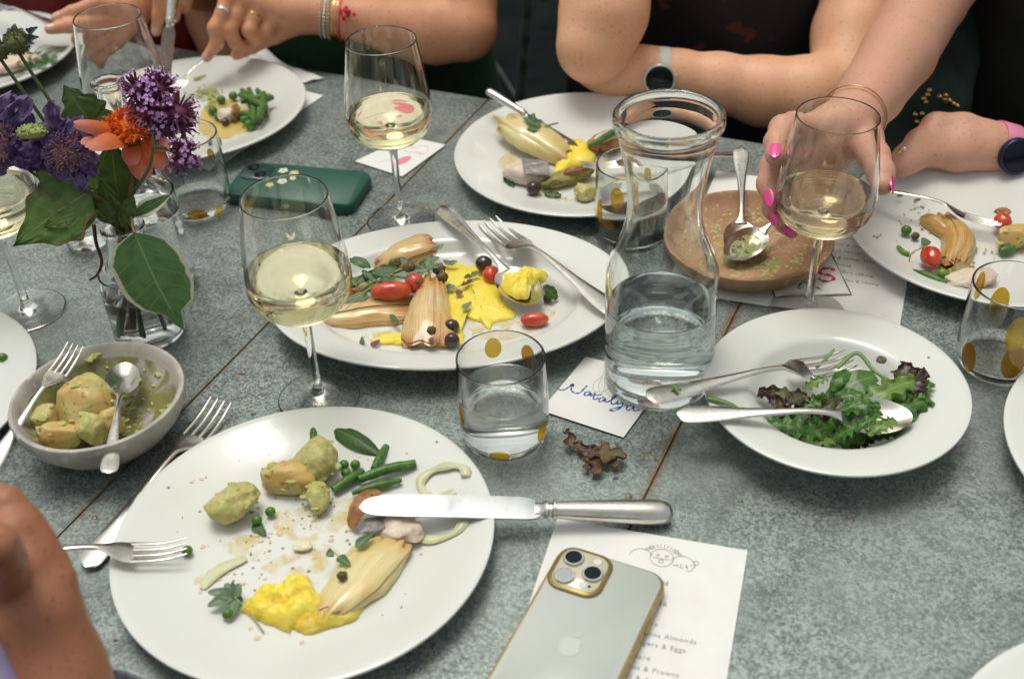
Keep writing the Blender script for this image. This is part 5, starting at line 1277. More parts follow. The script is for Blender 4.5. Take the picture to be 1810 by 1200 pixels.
juices('fish_plate_juices', [[(880, 285), (905, 268), (930, 290), (905, 330), (880, 320)], [(950, 345), (1010, 350), (1050, 355), (1000, 368), (955, 362)]], .0100, 8)

# ---- plate with browned fennel (right)
ZR = .0112
wedge((1668, 388), (1682, 476), 62, .0155, fennel_b, 'glossy browned fennel curl beside the red tomato', z=ZR, w0=.75, w1=1.0, ridges=5, layers=2, seed=9, side=.10)
wedge((1632, 390), (1680, 420), 40, .0130, fennel_b, 'browned fennel end under the fork tines', z=ZR, w0=.7, w1=.9, ridges=5, seed=10)
tomato(1646, 455, (18, 24), 'bright red cherry tomato on the plate with browned fennel', z=ZR, seed=10, lift=.003); tomato(1772, 392, (15, 18), 'red tomato pushed by the fork tines', z=ZR, seed=12, lift=.004)
mb = MB(); mb.blob(at(1773, 374, .026), (.008, .0055, .003), 3, .3, 2, 4); S1(mb, 'tomato_cap', crust_m, 'charred cap on the tomato at the fork tines', 'tomato')
mb = MB(); mb.blob(at(1718, 492, .0175), (.024, .013, .0075), 4, .2, 1.8, 14, Matrix.Rotation(.15, 4, 'Z').to_quaternion(), flatbottom=ZR); S1(mb, 'fish_piece', fish_m, 'fish piece behind the spotted tumbler rim', 'fish')
mb = MB(); mb.blob(at(1700, 482, .016), (.013, .010, .0075), 4, .25, 2., 15, flatbottom=ZR); S1(mb, 'browned_fish', herb_m, 'herb crusted fish end touching the browned fennel', 'fish')
potato(1794, 418, (86, 44, .012), 'brown skinned potato at the picture edge on the right plate', z=ZR, seed=16, ma=potato_b, ang=.2)
pea(1602, 407, 'pea left of the browned fennel end', z=ZR, r=.0052); ball(1618, 417, 7, caper_m, 'caper', 'fried caper next to the pea on the right plate', 'caper', z=ZR, amp=.25, group='fried capers')
pea(1666, 484, 'pea in front of the red cherry tomato', z=ZR, r=.0055, ma=mat('pale_pea', (.13, .24, .03), rough=.35))
bean((1613, 479), (1673, 502), 'green bean at the front rim of the right plate', r=.0042, z=ZR, taper=.4); bean((1768, 445), (1792, 440), 'green bean under the brown skinned potato', r=.0045, z=ZR)
bean((1588, 437), (1608, 450), 'curved pale green bean end left of the tomato', r=.0028, z=ZR, bend=(-.002, -.003), ma=mat('pale_pea', (.13, .24, .03)))
single_leaf((1640, 434), (1630, 420), .014, .018, 24, 'rounded cress leaf behind the cherry tomato', cress_m, shape=heart); single_leaf((1660, 470), (1674, 455), .014, .020, 22, 'dark leaf between tomato and browned fennel', rk, ruffle=.2)
sprig('single cress seedling lying on the rim by the pink nailed thumb', [at(1558, 414, .0165), at(1550, 419, .0165), at(1544, 421, .0165)], [(at(1550, 419, .0165), at(1538, 426, .0160), .0035, (0, -.2, 1))], rk, .0006)
sprig('cress seedling arched over the cherry tomato', [at(1606, 466, ZR+.001), at(1612, 448, .022), at(1634, 436, .030)], [(at(1634, 436, .030), at(1662, 455, .028), .0045, (.2, -.4, 1))], cress_g, .0007)
for k, (x, y) in enumerate(((1590, 346), (1622, 353))): single_leaf((x-5, y+1), (x+6, y-1), .019, .019, 7, ('tiny dark leaf flake beside the thumb nail', 'tiny dark leaf flake below the fork neck')[k], rk, nu=6, nv=4)
scatter_bits('herb_crumbs_right_plate', 0, [(1600, 380, 25, 15, 26), (1720, 440, 30, 12, 20), (1620, 370, 12, 8, 8), (1590, 440, 18, 14, 10)], ZR+.0004, herb_m, (.0005, .0015), 13)

# ---- green bean plate
ZS = .0112
pool([(355, 200), (372, 178), (400, 175), (440, 195), (452, 215), (440, 232), (400, 244), (370, 240), (352, 225)], ZS, .0012, smear('yellow_sauce', (.80, .60, .17), 50., .18, .40, .8), 'pool of thin yellow sauce under the green beans', 'sauce', 'sauce_pool', 15, .05)
r2_ = random.Random(5)
for k, (a, b_, zz) in enumerate((((428, 160), (452, 205), .003), ((440, 158), (448, 215), .009), ((455, 160), (470, 205), .006), ((425, 180), (478, 170), .012), ((418, 200), (462, 212), .004), ((466, 165), (455, 210), .014), ((432, 205), (447, 228), .001), ((424, 168), (470, 190), .016), ((444, 190), (482, 172), .010))):
    bean(a, b_, ['left outer green bean of the heap on the sauce plate','upright green bean at the back of the heap','green bean ending at the right of the heap','green bean lying crosswise at the back of the heap','green bean lying crosswise at the front of the heap','steep green bean on top of the heap','lowest green bean at the front of the heap','topmost green bean slanting over the heap','green bean pointing to the rim from the heap'][k], r=.0042, z=ZS+zz, bend=(r2_.uniform(-.004, .004), r2_.uniform(-.004, .004)), group='piled green beans')
for x, y, lb in ((391, 177, 'pea alone at the back of the yellow sauce'), (412, 170, 'pea at the back of the bean heap'), (383, 250, 'pea lying in front of the yellow sauce pool'), (376, 196, 'pea at the far edge of the yellow sauce'), (386, 206, 'pea between the meat and the yellow sauce')): pea(x, y, lb, z=ZS, r=.0056)
for k, (x, y) in enumerate(((432, 212), (446, 208), (440, 220))): pea(x, y, ('left pea at the foot of the green bean heap','right pea at the foot of the green bean heap','front pea at the foot of the green bean heap')[k], z=ZS+.003, r=.0052)
mb = MB(); mb.blob(at(403, 204, .018), (.013, .010, .009), 3, .25, 2, 2, flatbottom=ZS); S1(mb, 'fish_piece', fish_m, 'pale fish cube next to the green bean heap', 'fish')
mb = MB(); mb.blob(at(416, 200, .019), (.006, .014, .0095), 3, .25, 2, 3, flatbottom=ZS); S1(mb, 'crisp_skin', crust_m, 'dark brown skin between the fish cube and green beans', 'fish skin')
ball(398, 217, 7, olive_m, 'olive', 'small dark olive in the yellow sauce', 'olive', z=ZS)
scatter_bits('pesto_smear', 0, [(362, 162, 12, 5, 40), (375, 182, 8, 8, 26), (455, 130, 5, 4, 5), (350, 140, 6, 4, 6)], ZS+.002, mat('pesto_bits', (.38, .40, .10), rough=.5, col2=(.2, .26, .05), scale=200), (.0010, .0034), 4)
# ---- plate under the sea holly
ZT = .0105
mb = MB(); mb.blob(at(18, 114, .018), (.040, .018, .009), 4, .15, 1.6, 5, Matrix.Rotation(.35, 4, 'Z').to_quaternion(), flatbottom=ZT); S1(mb, 'fish_piece', mat('pink_fish', (.62, .42, .32), rough=.45, col2=(.70, .58, .48), scale=60, col3=(.35, .2, .12), scale3=90, sss=.15), 'long pink fish fillet under the sea holly', 'fish')
for k in range(16): pass
mb = MB()
for k in range(44):
    p = at(r2_.gauss(62, 20), r2_.gauss(108, 6), .013+r2_.random()*.012); q = p+Vector((r2_.gauss(0, .014), r2_.gauss(0, .012), r2_.uniform(-.004, .008)))
    leaf(mb, p, q, (r2_.gauss(0, .5), -.3, 1), .0035, None, 5, 3)
for k in range(9):
    p = at(70+r2_.gauss(0, 12), 104+r2_.gauss(0, 4), .015); mb.tube(spline([p, p+Vector((.02, .012, .006+.004*r2_.random())), p+Vector((.045+.02*r2_.random(), .01+.02*r2_.random(), -.002))], 8), .0006, 4)
tag(mb.build('fine_herbs', rk), kind='stuff')

# ---- plates cut off by the edge
pea(5, 632, 'pea on the plate cut off beside the stone bowl', z=.012, r=.0044)
# ---- stone bowl
potato(146, 716, (96, 128, .021), 'large browned potato in the front of the stone bowl', z=.019, seed=21, ma=potato_b, ang=.5, amp=.14)
potato(160, 694, (92, 70, .0145), 'yellow potato half behind the large one in the stone bowl', z=.026, seed=24, ang=-.5, amp=.2)
potato(166, 756, (66, 66, .0150), 'green potato at the front rim of the stone bowl', z=.018, seed=25, amp=.16)
potato(196, 744, (50, 52, .0150), 'small browned potato by the spoon neck in the stone bowl', z=.018, seed=27, ma=potato_b)
potato(80, 738, (60, 48, .0130), 'pale potato end under the fork in the stone bowl', z=.021, seed=28)
potato(103, 770, (80, 44, .0140), 'flat browned potato lowest in the stone bowl', z=.020, seed=30, ma=potato_b)
mb = MB(); r3 = random.Random(9)
for k in range(60):
    a = r3.uniform(-.7, 1.9); rr = r3.uniform(.02, .058); x, y = STONE[0]+rr*math.cos(a), STONE[1]+rr*math.sin(a)
    z = .0008+interp(rr, [0, .020, .036, .049, .058, .0635], [.010, .0108, .0145, .0215, .030, .039]); s = r3.uniform(.0008, .0030)
    mb.blob((x, y, z+.0003), (s*1.6, s, s*.45), 1, .5, 1.4, k, Matrix.Rotation(r3.uniform(0, 3), 4, 'Z').to_quaternion())
tag(mb.build('green_mash_smears', green_coat), kind='stuff')
mb = MB(); zz = [(0.004, .0100), (.020, .0108), (.036, .0145), (.049, .0215), (.058, .030), (.0615, .0355)]
mb.grid(lambda u, v: (STONE[0]+interp(v*5, range(6), [q[0] for q in zz])*math.cos(lerp(0, 2*PI, u)), STONE[1]+interp(v*5, range(6), [q[0] for q in zz])*math.sin(lerp(0, 2*PI, u)), .0008+.0005+interp(v*5, range(6), [q[1] for q in zz])), 64, 24)
tag(mb.build('green_mash_film', smear('green_bowl_film', (.34, .33, .09), 42., .40, .60, .92, .5)), kind='stuff')
mb = MB(); 
for k in range(12):
    t = k/11; p = at(lerp(158, 205, t), 628-14*math.sin(t*2.2)+8*(1-t), .040); mb.blob(p, (.0042, .0030, .0020), 2, .35, 2, k)
S1(mb, 'mash_streak', green_coat, 'thick streak of green mash on the far wall of the stone bowl', 'mash')
# ---- terracotta dish smears
mb = MB()
for k in range(230):
    a = r3.uniform(0, 2*PI); rr = .064*math.sqrt(r3.random()); x, y = CLAY[0]+rr*math.cos(a), CLAY[1]+rr*math.sin(a)
    z = .0012+interp(rr, [0, .03, .052, .066], [.011, .0112, .013, .0175]); s = r3.uniform(.0006, .0022)
    mb.blob((x, y, z), (s*r3.uniform(1, 2.4), s, s*.3), 1, .5, 1.4, k, Matrix.Rotation(r3.uniform(0, 3), 4, 'Z').to_quaternion())
tag(mb.build('green_sauce_smears', mat('green_sauce', (.42, .43, .16), rough=.5, col2=(.34, .37, .10), scale=200)), kind='stuff')
pool([(1276, 456), (1300, 440), (1345, 470), (1370, 455), (1385, 460), (1360, 480), (1320, 486), (1290, 474)], .0132, .0010, smear('green_dish_film', (.42, .44, .17), 120., .40, .55, .9), 'green sauce left under the two spoons in the terracotta dish', 'sauce', 'green_sauce', 17, .5)

# ---- salad leaves
sg = leafmat('green_salad_leaf', (.075, .185, .030), (.085, .20, .04), (.20, .30, .12), veins=30, inner2=(.050, .140, .024), rough=.32)
sl_ = leafmat('pale_salad_leaf', (.19, .30, .075), (.14, .25, .06), (.32, .40, .18), veins=26, inner2=(.13, .23, .05), rough=.32)
sr_ = leafmat('red_salad_leaf', (.10, .12, .03), (.060, .022, .030), (.19, .17, .09), e0=.45, e1=.9, veins=30, inner2=(.065, .035, .03), tip=(.055, .016, .028), rough=.32)
def cut_lobes(n, deep):
    return lambda u, s: (1-deep)+deep*(.5+.5*math.cos(u*n*2*PI+.6*(1 if s > 0 else -1)))**1.4 if .06 < u < .9 else 1.
def frill(u, s): return 1+.22*math.sin(u*19+s)+.16*math.sin(u*43+s*3)*(abs(s) > .6)
def sleaf(a, b_, za, zb, wpx, lm, label, seed, nrm=None, lob=None, **k):
    A, B = at(*a, za), at(*b_, zb); mb = MB(); k.setdefault('ruffle', .12); k.setdefault('bend', .13)
    leaf(mb, A, B, nrm or (rnd.uniform(-.35, .35), -.3, 1), wpx/dp(A)/2, lambda u: (.14+.95*math.sin(PI*min(1, u*.80+.10))**.9), 40, 14, rfreq=5., seed=seed, lobes=lob or frill, **k)
    return S1(mb, 'salad_leaf', lm, label, 'salad leaf', 'leaves in the salad bowl')
c4, c5 = cut_lobes(4, .55), cut_lobes(5, .45)
sleaf((1575, 690), (1640, 658), .024, .038, 42, sr_, 'dark red frilly leaf tip highest on the salad', 2, ruffle=.2)
sleaf((1592, 710), (1604, 640), .022, .042, 40, sr_, 'purple frilled leaf standing at the back of the salad', 5, ruffle=.2, nrm=(-.3, -.8, .5))
sleaf((1505, 730), (1625, 672), .026, .036, 56, sl_, 'bright green lobed leaf in front of the red leaf tip', 8, lob=c5)
sleaf((1555, 752), (1646, 706), .022, .031, 50, sg, 'green lobed leaf at the outer side of the salad', 11, lob=c4)
sleaf((1462, 706), (1548, 664), .020, .034, 48, sg, 'smooth green leaf right of the salad fork tines', 14, lob=lambda u, s: 1, ruffle=.05, bend=.12)
sleaf((1452, 712), (1530, 700), .018, .030, 44, sg, 'green leaf folded under the salad fork tines', 17, lob=lambda u, s: 1, cup=-.4)
sleaf((1408, 726), (1480, 708), .018, .030, 40, sg, 'green leaf below the salad fork neck', 20, lob=c4)
sleaf((1432, 716), (1340, 692), .020, .026, 44, sr_, 'brown tinted leaf under the fork neck', 23, lob=c4, ruffle=.15)
sleaf((1400, 742), (1362, 706), .016, .028, 34, sr_, 'reddish leaf at the left end of the salad', 26, ruffle=.15)
sleaf((1485, 700), (1452, 736), .030, .030, 30, sr_, 'curled purple leaf between fork and spoon', 29, ruffle=.2, cup=-.6)
sleaf((1446, 770), (1352, 752), .020, .022, 52, sg, 'broad green leaf at the front left of the salad', 32, lob=c5)
sleaf((1478, 752), (1404, 782), .024, .018, 46, sg, 'lobed green leaf before the spoon bowl', 35, lob=c4)
sleaf((1500, 776), (1424, 786), .016, .017, 38, sl_, 'pale green leaf flat at the front of the salad', 38, lob=c5)
sleaf((1582, 752), (1486, 788), .020, .015, 36, sg, 'green leaf scrap under the spoon tip', 41, lob=c4)
sleaf((1512, 762), (1558, 728), .038, .039, 26, sg, 'small green leaf lying in the spoon bowl', 44, lob=c4)
sleaf((1534, 768), (1584, 742), .036, .038, 30, sl_, 'frilly scrap over the spoon edge', 47, lob=c5)
sleaf((1612, 752), (1630, 690), .018, .034, 34, sr_, 'dark leaf leaning on the outer wall of the salad bowl', 50, ruffle=.15)
sleaf((1380, 772), (1456, 792), .0115, .0125, 40, sr_, 'wilted dark leaf at the bottom of the salad', 53)
sleaf((1430, 732), (1560, 690), .013, .022, 60, sg, 'large green leaf filling the middle of the salad', 56, lob=c5)
sleaf((1420, 756), (1590, 742), .012, .018, 60, sg, 'long green leaf lining the bowl under the spoon', 59, lob=c5)
sleaf((1560, 700), (1628, 728), .026, .028, 40, sg, 'curly green leaf below the dark red leaf tip', 62, lob=c5, ruffle=.18)
for k_, (a_, b2_, za_, zb_, w_, m_, lb_, lo_) in enumerate((
    ((1400, 735), (1446, 712), .018, .028, 34, sg, 'dark green leaf touching the brown tinted leaf', c4), ((1440, 742), (1500, 728), .020, .030, 40, sg, 'green leaf between the salad spoon neck and fork', c5),
    ((1486, 740), (1535, 702), .030, .044, 38, sg, 'upright green leaf behind the salad spoon bowl', c4), ((1540, 715), (1590, 690), .022, .032, 36, sl_, 'pale lobed leaf near the red leaf tip', c4),
    ((1570, 735), (1632, 745), .020, .026, 36, sg, 'green leaf reaching the right wall of the salad bowl', c5), ((1600, 735), (1648, 676), .022, .036, 28, sg, 'narrow green leaf at the right edge of the salad', c4),
    ((1430, 700), (1390, 716), .024, .028, 30, sr_, 'curled red leaf under the salad fork neck', None), ((1500, 790), (1545, 772), .013, .016, 30, sr_, 'small red leaf at the front of the salad', None),
    ((1395, 760), (1350, 735), .014, .020, 36, sg, 'green leaf at the left front wall of the salad bowl', c4), ((1550, 775), (1606, 752), .015, .020, 34, sg, 'green leaf scrap right of the spoon tip', c5),
    ((1530, 752), (1478, 772), .040, .026, 36, sg, 'green leaf hanging over the near edge of the salad spoon', c4), ((1478, 728), (1556, 716), .036, .041, 34, sg, 'flat green leaf just above the salad spoon bowl', c5),
    ((1585, 672), (1636, 690), .030, .036, 30, sr_, 'dark red leaf just below the highest leaf tip', None), ((1420, 690), (1462, 668), .022, .032, 24, sl_, 'pale green leaf under the salad fork tines', c4))):
    sleaf(a_, b2_, za_, zb_, w_, m_, lb_, 70+3*k_, lob=lo_, ruffle=.1)
sleaf((1470, 690), (1500, 655), .028, .034, 24, sg, 'narrow green leaf rising between the salad fork tines', 65, lob=lambda u, s: 1)
def stalk(pts, r, label, ma=None): mb = MB(); mb.tube(spline(pts, 16), [r*(1-.3*i/16) for i in range(17)], 7, flat=.7); S1(mb, 'salad_stalk', ma or mat('salad_stalk_green', (.10, .21, .04), rough=.35, col2=(.15, .26, .07), scale=80), label, 'salad stalk', 'stalks in the salad bowl')
stalk([at(1392, 648, .024), at(1412, 656, .022), at(1428, 662, .018)], .0032, 'short green stalk left of the salad fork tines')
stalk([at(1442, 650, .020), at(1460, 635, .026), at(1474, 617, .031)], .0017, 'thin green stalk behind the salad fork')
stalk([at(1480, 650, .026), at(1515, 624, .034), at(1545, 655, .032), at(1580, 678, .028)], .0021, 'bent green stalk arching over the salad')
stalk([at(1250, 703, .037), at(1285, 712, .0370), at(1308, 725, .0345)], .0026, 'green stalk lying on the salad bowl rim')
stalk([at(1190, 682, .0505), at(1203, 690, .0500)], .0020, 'snippet of stalk between fork handle and carafe')
single_leaf((1566, 632), (1550, 640), .034, .033, 18, 'tiny dried leaf on the back rim of the salad bowl', sr_, lobes=frill, ruffle=.2)
scatter_bits('salad_specks', 0, [(1290, 735, 20, 8, 5), (1600, 640, 20, 20, 4)], .033, sg and mat('herb_speck', (.07, .12, .03)), (.0005, .0010), 21)
# ---- dropped leaf and crumbs on the zinc
zl = lambda x, y, z=0.: at(960+x/5, 620+y/5, z)
dry = mat('wilted_lettuce', (.10, .035, .028), rough=.5, col2=(.17, .13, .035), scale=60, lo=.42, hi=.6, bump=.0006, bscale=200)
root = thing('fallen_lettuce_leaf', 'wilted red lettuce leaf fallen on the zinc below the script place card', 'leaf', zl(480, 900))
c = Vector(zl(480, 900)); 
mb = MB(); P = [zl(190, 712, .006), zl(235, 745, .007), zl(250, 830, .005), zl(330, 860, .004), zl(420, 895, .004), zl(500, 905, .006), zl(600, 915, .008), zl(740, 940, .006)]
sp_ = spline(P, 40); wds = [interp(i/40, [0, .05, .12, .25, .38, .55, .7, .85, .95, 1], [.0018, .0032, .0015, .0045, .0040, .0055, .0075, .0085, .0055, .001]) for i in range(41)]
def lt(u, v):
    i = min(int(u*40), 39); p = sp_[i].lerp(sp_[i+1], u*40-i); t = (sp_[i+1]-sp_[i]).normalized(); sd = Vector((-t.y, t.x, 0)).normalized(); s = (v-.5)*2
    w_ = interp(u*40, list(range(41)), wds)*(1+.45*math.sin(u*34+s))
    return tuple(p-c+sd*(s*w_)+Vector((0, 0, .0035*abs(s)*mnoise.noise(Vector((u*9, s*2, 2)))+.002*s*s)))
mb.grid(lt, 60, 8); mb.build('blade', leafmat('wilted_blade', (.11, .040, .032), (.075, .022, .022), (.20, .16, .06), e0=.6, inner2=(.17, .13, .04), rough=.5), root)
for a, b_, w_ in (((440, 930), (480, 1085), .0085), ((400, 960), (378, 1040), .0055), ((500, 880), (545, 795), .0052), ((630, 890), (632, 855), .004), ((310, 850), (330, 785), .004), ((410, 880), (412, 835), .003), ((600, 960), (660, 1015), .006), ((470, 1000), (500, 1040), .005)):
    mb = MB(); leaf(mb, zl(*a, .004)-c, zl(*b_, .006)-c, (0, -.3, 1), w_, lambda u: .75-.45*u+.25*math.sin(u*9), 10, 6, ruffle=.12, seed=a[0]); mb.build('lobe', MATS['wilted_blade'], root)
mb = MB(); mb.tube(spline([zl(650, 870, .003), zl(660, 820, .004), zl(700, 785, .005), zl(760, 800, .004), zl(800, 860, .001)], 16), .0003, 5); mb.tube(spline([zl(655, 835, .003), zl(640, 800, .004), zl(630, 780, .004)], 6), .0003, 5); S1(mb, 'root_hair', caper_m, 'thin dark thread of root beside the fallen lettuce leaf', 'root')
scatter_bits('table_crumbs', 0, [(1135, 805, 5, 4, 5), (1092, 840, 8, 8, 4), (1110, 880, 4, 3, 5), (1310, 885, 3, 2, 2), (420, 690, 60, 40, 7), (750, 700, 40, 10, 8), (1515, 915, 6, 4, 3), (430, 650, 10, 6, 4), (600, 310, 60, 40, 6), (205, 1130, 3, 2, 1), (1160, 800, 10, 6, 4)], .0002, mat('brown_crumb', (.13, .075, .035), rough=.8, col2=(.28, .20, .11), scale=300), (.0006, .0016), 31)
# ------------------------------------------------------------------ flowers standing in the small bottle
NECK = Vector((VB.x, VB.y, .112)); FOOT = Vector((VB.x, VB.y, .012))
r4 = random.Random(21)
def stem_through(root, pts, r, ma, c, name='stem'):
    mb = MB(); sp_ = spline(pts, 22); mb.tube([p-c for p in sp_], [r*(1-.25*i/22) for i in range(23)], 7); return mb.build(name, ma, root)
def neckp(): return NECK+Vector((r4.uniform(-.007, .007), r4.uniform(-.007, .007), 0))
def footp(): return FOOT+Vector((r4.uniform(-.018, .018), r4.uniform(-.018, .018), 0))
def jitter(s): return Vector((r4.gauss(0, s), r4.gauss(0, s), r4.gauss(0, s)))
red_stem = mat('reddish_stem', (.15, .075, .03), rough=.45, col2=(.10, .11, .03), scale=50)
dark_stem = mat('dark_green_stem', (.055, .095, .028), rough=.45, col2=(.085, .075, .03), scale=60)
# orange coneflower
pet_m = leafmat('peach_petal', (.82, .19, .045), (.84, .25, .13), (.85, .24, .06), veins=0, inner2=(.84, .22, .08), tip=(.84, .30, .23), rough=.45, vw=.02)
disc_m = mat('orange_disc', (.68, .105, .008), rough=.6, col2=(.80, .20, .015), scale=160, col3=(.42, .05, .008), scale3=220)
H = aty(229, 224, .945); Hb = aty(233, 250, .945)
root = thing('coneflower', 'orange coneflower with drooping peach petals and a rough dome', 'flower', FOOT, 0, 'flowers in the bottle')
ax = (H-Hb).normalized()
stem_through(root, [footp(), neckp(), aty(231, 340, .925), aty(236, 285, .94), Hb], .0021, red_stem, FOOT)
mb = MB(); mb.blob(H-FOOT, (.0165, .0150, .0125), 3, .1, 2, 3)
for k in range(430):
    th = r4.uniform(0, 2*PI); ph_ = math.acos(r4.uniform(-.25, 1)); d = Vector((math.sin(ph_)*math.cos(th), math.sin(ph_)*math.sin(th), math.cos(ph_)))
    b_ = H-FOOT+Vector((d.x*.0160, d.y*.0145, d.z*.0115)); l_ = .0056*(1.5 if d.z < .15 else 1)*r4.uniform(.7, 1.25)
    mb.tube([b_, b_+(d+jitter(.15))*l_*.6, b_+(d+jitter(.25))*l_], [.0008, .0007, .0002], 4)
tag(mb.build('disc', disc_m, root))
for a, b_, wpx, bd in (((214, 240), (132, 220), 28, .06), ((218, 248), (152, 258), 50, .12), ((238, 252), (256, 318), 44, .12), ((250, 248), (292, 296), 40, .14), ((228, 250), (236, 292), 34, .12), ((255, 240), (300, 262), 30, .1), ((222, 240), (196, 214), 26, .05), ((244, 238), (276, 216), 26, .05)):
    Y0, Y1 = (.944, .925) if b_[1] > 240 else (.952, .965)
    if b_ in ((132, 220), (152, 258)): Y1 = .884
    A, B = aty(*a, Y0), aty(*b_, Y1)
    mb = MB(); leaf(mb, A-FOOT, B-FOOT, Vector((0, -.75, .55)), wpx/dp(A)/2, lambda u: (.30+.75*math.sin(PI*min(1, .12+u*.80))**.9)*(1 if u < .93 else 1-5*(u-.93)**1), 18, 10, bend=bd, cup=-.35, seed=wpx)
    mb.build('petal', pet_m, root)
mb = MB(); mb.lathe([(0, 0), (.006, .001), (.0085, .006), (.0075, .0085), (0, .009)], 16, Hb-FOOT-ax*.006); mb.build('sepal_cup', dark_stem, root)
# verbena heads
ver_d = mat('verbena_calyx', (.15, .028, .075), rough=.6, col2=(.085, .018, .055), scale=200)
ver_l = mat('verbena_floret', (.46, .22, .52), rough=.55, col2=(.56, .32, .60), scale=300)
def verbena(label, clusters, stem_pts, forks):
    root = thing('verbena', label, 'flower', FOOT, 0, 'flowers in the bottle')
    st = stem_through(root, stem_pts, .0017, dark_stem, FOOT)
    for f_ in forks: stem_through(root, f_, .0011, dark_stem, FOOT)
    mc, mf = MB(), MB()
    for (px, py, Y, rp, n) in clusters:
        c = aty(px, py, Y); r = rp/dp(c); c = c-FOOT
        mc.blob(c, (r*.55, r*.55, r*.45), 2, .2, 2, px)
        for k in range(n):
            d = Vector((r4.gauss(0, 1), r4.gauss(0, 1), r4.gauss(.35, .9))).normalized()
            b_ = c+d*r*.30; e = c+d*r*r4.uniform(.72, 1.05); mid = (b_+e)/2+jitter(.0006)
            mc.tube([b_, mid, e], [.0007, .0011, .0008], 5)
            if r4.random() < .85:
                t1 = d.orthogonal().normalized(); t2 = d.cross(t1); q = e+d*.0022; s = r4.uniform(.0018, .0027)
                mf.tube([e, q], [.0005, .0006], 4)
                a0 = r4.uniform(0, 6)
                for j in range(5):
                    a = a0+2*PI*j/5; w1 = t1*math.cos(a)+t2*math.sin(a); w2 = t1*math.cos(a+.75)+t2*math.sin(a+.75); w3 = t1*math.cos(a-.75)+t2*math.sin(a-.75)
                    mf.add([q, q+w3*s*.55+d*.0003, q+w1*s+d*.0005*r4.uniform(-1, 2), q+w2*s*.55+d*.0003], [(0, 1, 2, 3)])
    o = mc.build('calyx_cluster', ver_d, root); o['kind'] = 'stuff'; o = mf.build('floret_cluster', ver_l, root, smooth=False); o['kind'] = 'stuff'
verbena('large purple verbena head above the orange flower', [(243, 160, .955, 34, 62), (278, 160, .96, 40, 80), (312, 200, .95, 38, 75), (262, 195, .945, 36, 70), (290, 228, .945, 34, 62), (322, 224, .95, 26, 40)],
        [footp(), neckp(), aty(225, 360, .91), aty(262, 300, .915), aty(270, 250, .925), aty(268, 215, .94)], [[aty(268, 240, .928), aty(255, 205, .94), aty(248, 170, .955)], [aty(270, 240, .928), aty(290, 215, .945), aty(305, 205, .95)]])
verbena('small purple verbena head on a side stem below the large one', [(325, 268, .93, 26, 46), (318, 290, .925, 20, 28), (336, 284, .93, 20, 26)], [aty(268, 260, .922), aty(290, 262, .925), aty(318, 275, .928)], [])
# scabious
sc_m = leafmat('violet_petal', (.19, .130, .285), (.26, .185, .37), (.16, .105, .25), inner2=(.15, .098, .235), rough=.6, vw=.0)
sc_d = leafmat('dark_violet_petal', (.060, .030, .115), (.08, .04, .15), (.05, .02, .10), inner2=(.045, .02, .09), rough=.6, vw=.0)
sc_c = mat('scabious_centre', (.22, .095, .14), rough=.7, col2=(.32, .17, .18), scale=160, col3=(.07, .03, .06), scale3=200)
def scabious(label, cx_, cy_, Y, rp, petals, stem_pts, lm):
    root = thing('scabious', label, 'flower', FOOT, 0, 'flowers in the bottle'); c = aty(cx_, cy_, Y); a_seed = cx_
    stem_through(root, stem_pts+[c+Vector((0, .012, -.006))], .0015, dark_stem, FOOT)
    r = rp/dp(c); mb = MB(); mb.blob(c-FOOT, (r*.8, r*.6, r*.8), 3, .12, 2, 4)
    for k in range(230):
        d = Vector((r4.gauss(0, 1), r4.gauss(-.6, .7), r4.gauss(.2, 1))).normalized(); b_ = c-FOOT+Vector((d.x*r*.75, d.y*r*.55, d.z*r*.75)); l_ = r*r4.uniform(.25, .55)
        mb.tube([b_, b_+d*l_*.9+jitter(.0004)], [.0005, .00035], 4); e = b_+d*l_; s = .0007; mb.blob(e, (s, s, s), 1)
    mb.build('disc', sc_c, root)
    for k in range(15 if rp > 20 else 0):
        an = 2*PI*k/15+r4.uniform(-.2, .2); d = Vector((math.cos(an), -.25, math.sin(an)*.9)); A = c-FOOT+d*r*.72; B = A+Vector((d.x, d.y-.3, d.z)).normalized()*r*r4.uniform(.45, .75); mb = MB()
        leaf(mb, A, B, (0, -.8, .5), r*.22, lambda u: .5+.6*math.sin(PI*min(1, .1+u*.7)), 8, 8, bend=.1, ruffle=.4, seed=k+a_seed); mb.build('small_petal', lm, root)
    for (a, b_, wpx, bd, y1) in petals:
        A, B = aty(*a, Y+.004), aty(*b_, Y+y1); mb = MB()
        leaf(mb, A-FOOT, B-FOOT, Vector((0, -.8, .5)), wpx/dp(A)/2, lambda u: .30+.72*math.sin(PI*min(1, .1+u*.70))**.9-(2.6*(u-.86) if u > .86 else 0), 20, 14, bend=bd, ruffle=.42, rfreq=5, seed=a[0]*.37+b_[1]*.61, lobes=lambda u, s: 1+.16*math.sin(s*9+a[0])*max(0, u-.5)*2); mb.build('petal', lm, root)
scabious('violet scabious with a brownish centre between thistle stems and orange flower', 118, 268, .895, 33, [((112, 255), (90, 178), 26, .05, .012), ((120, 255), (132, 205), 34, .08, .010), ((135, 268), (172, 290), 36, .1, .0), ((140, 275), (172, 312), 24, .05, -.004), ((135, 285), (150, 338), 30, .12, -.010), ((112, 290), (106, 318), 40, .1, -.006), ((100, 285), (84, 300), 34, .1, -.004), ((102, 255), (66, 220), 36, .1, .006), ((128, 285), (128, 312), 30, .1, -.004), ((142, 258), (160, 225), 26, .1, .008)],
         [footp(), neckp(), aty(165, 345, .89), aty(140, 315, .895)], sc_m)
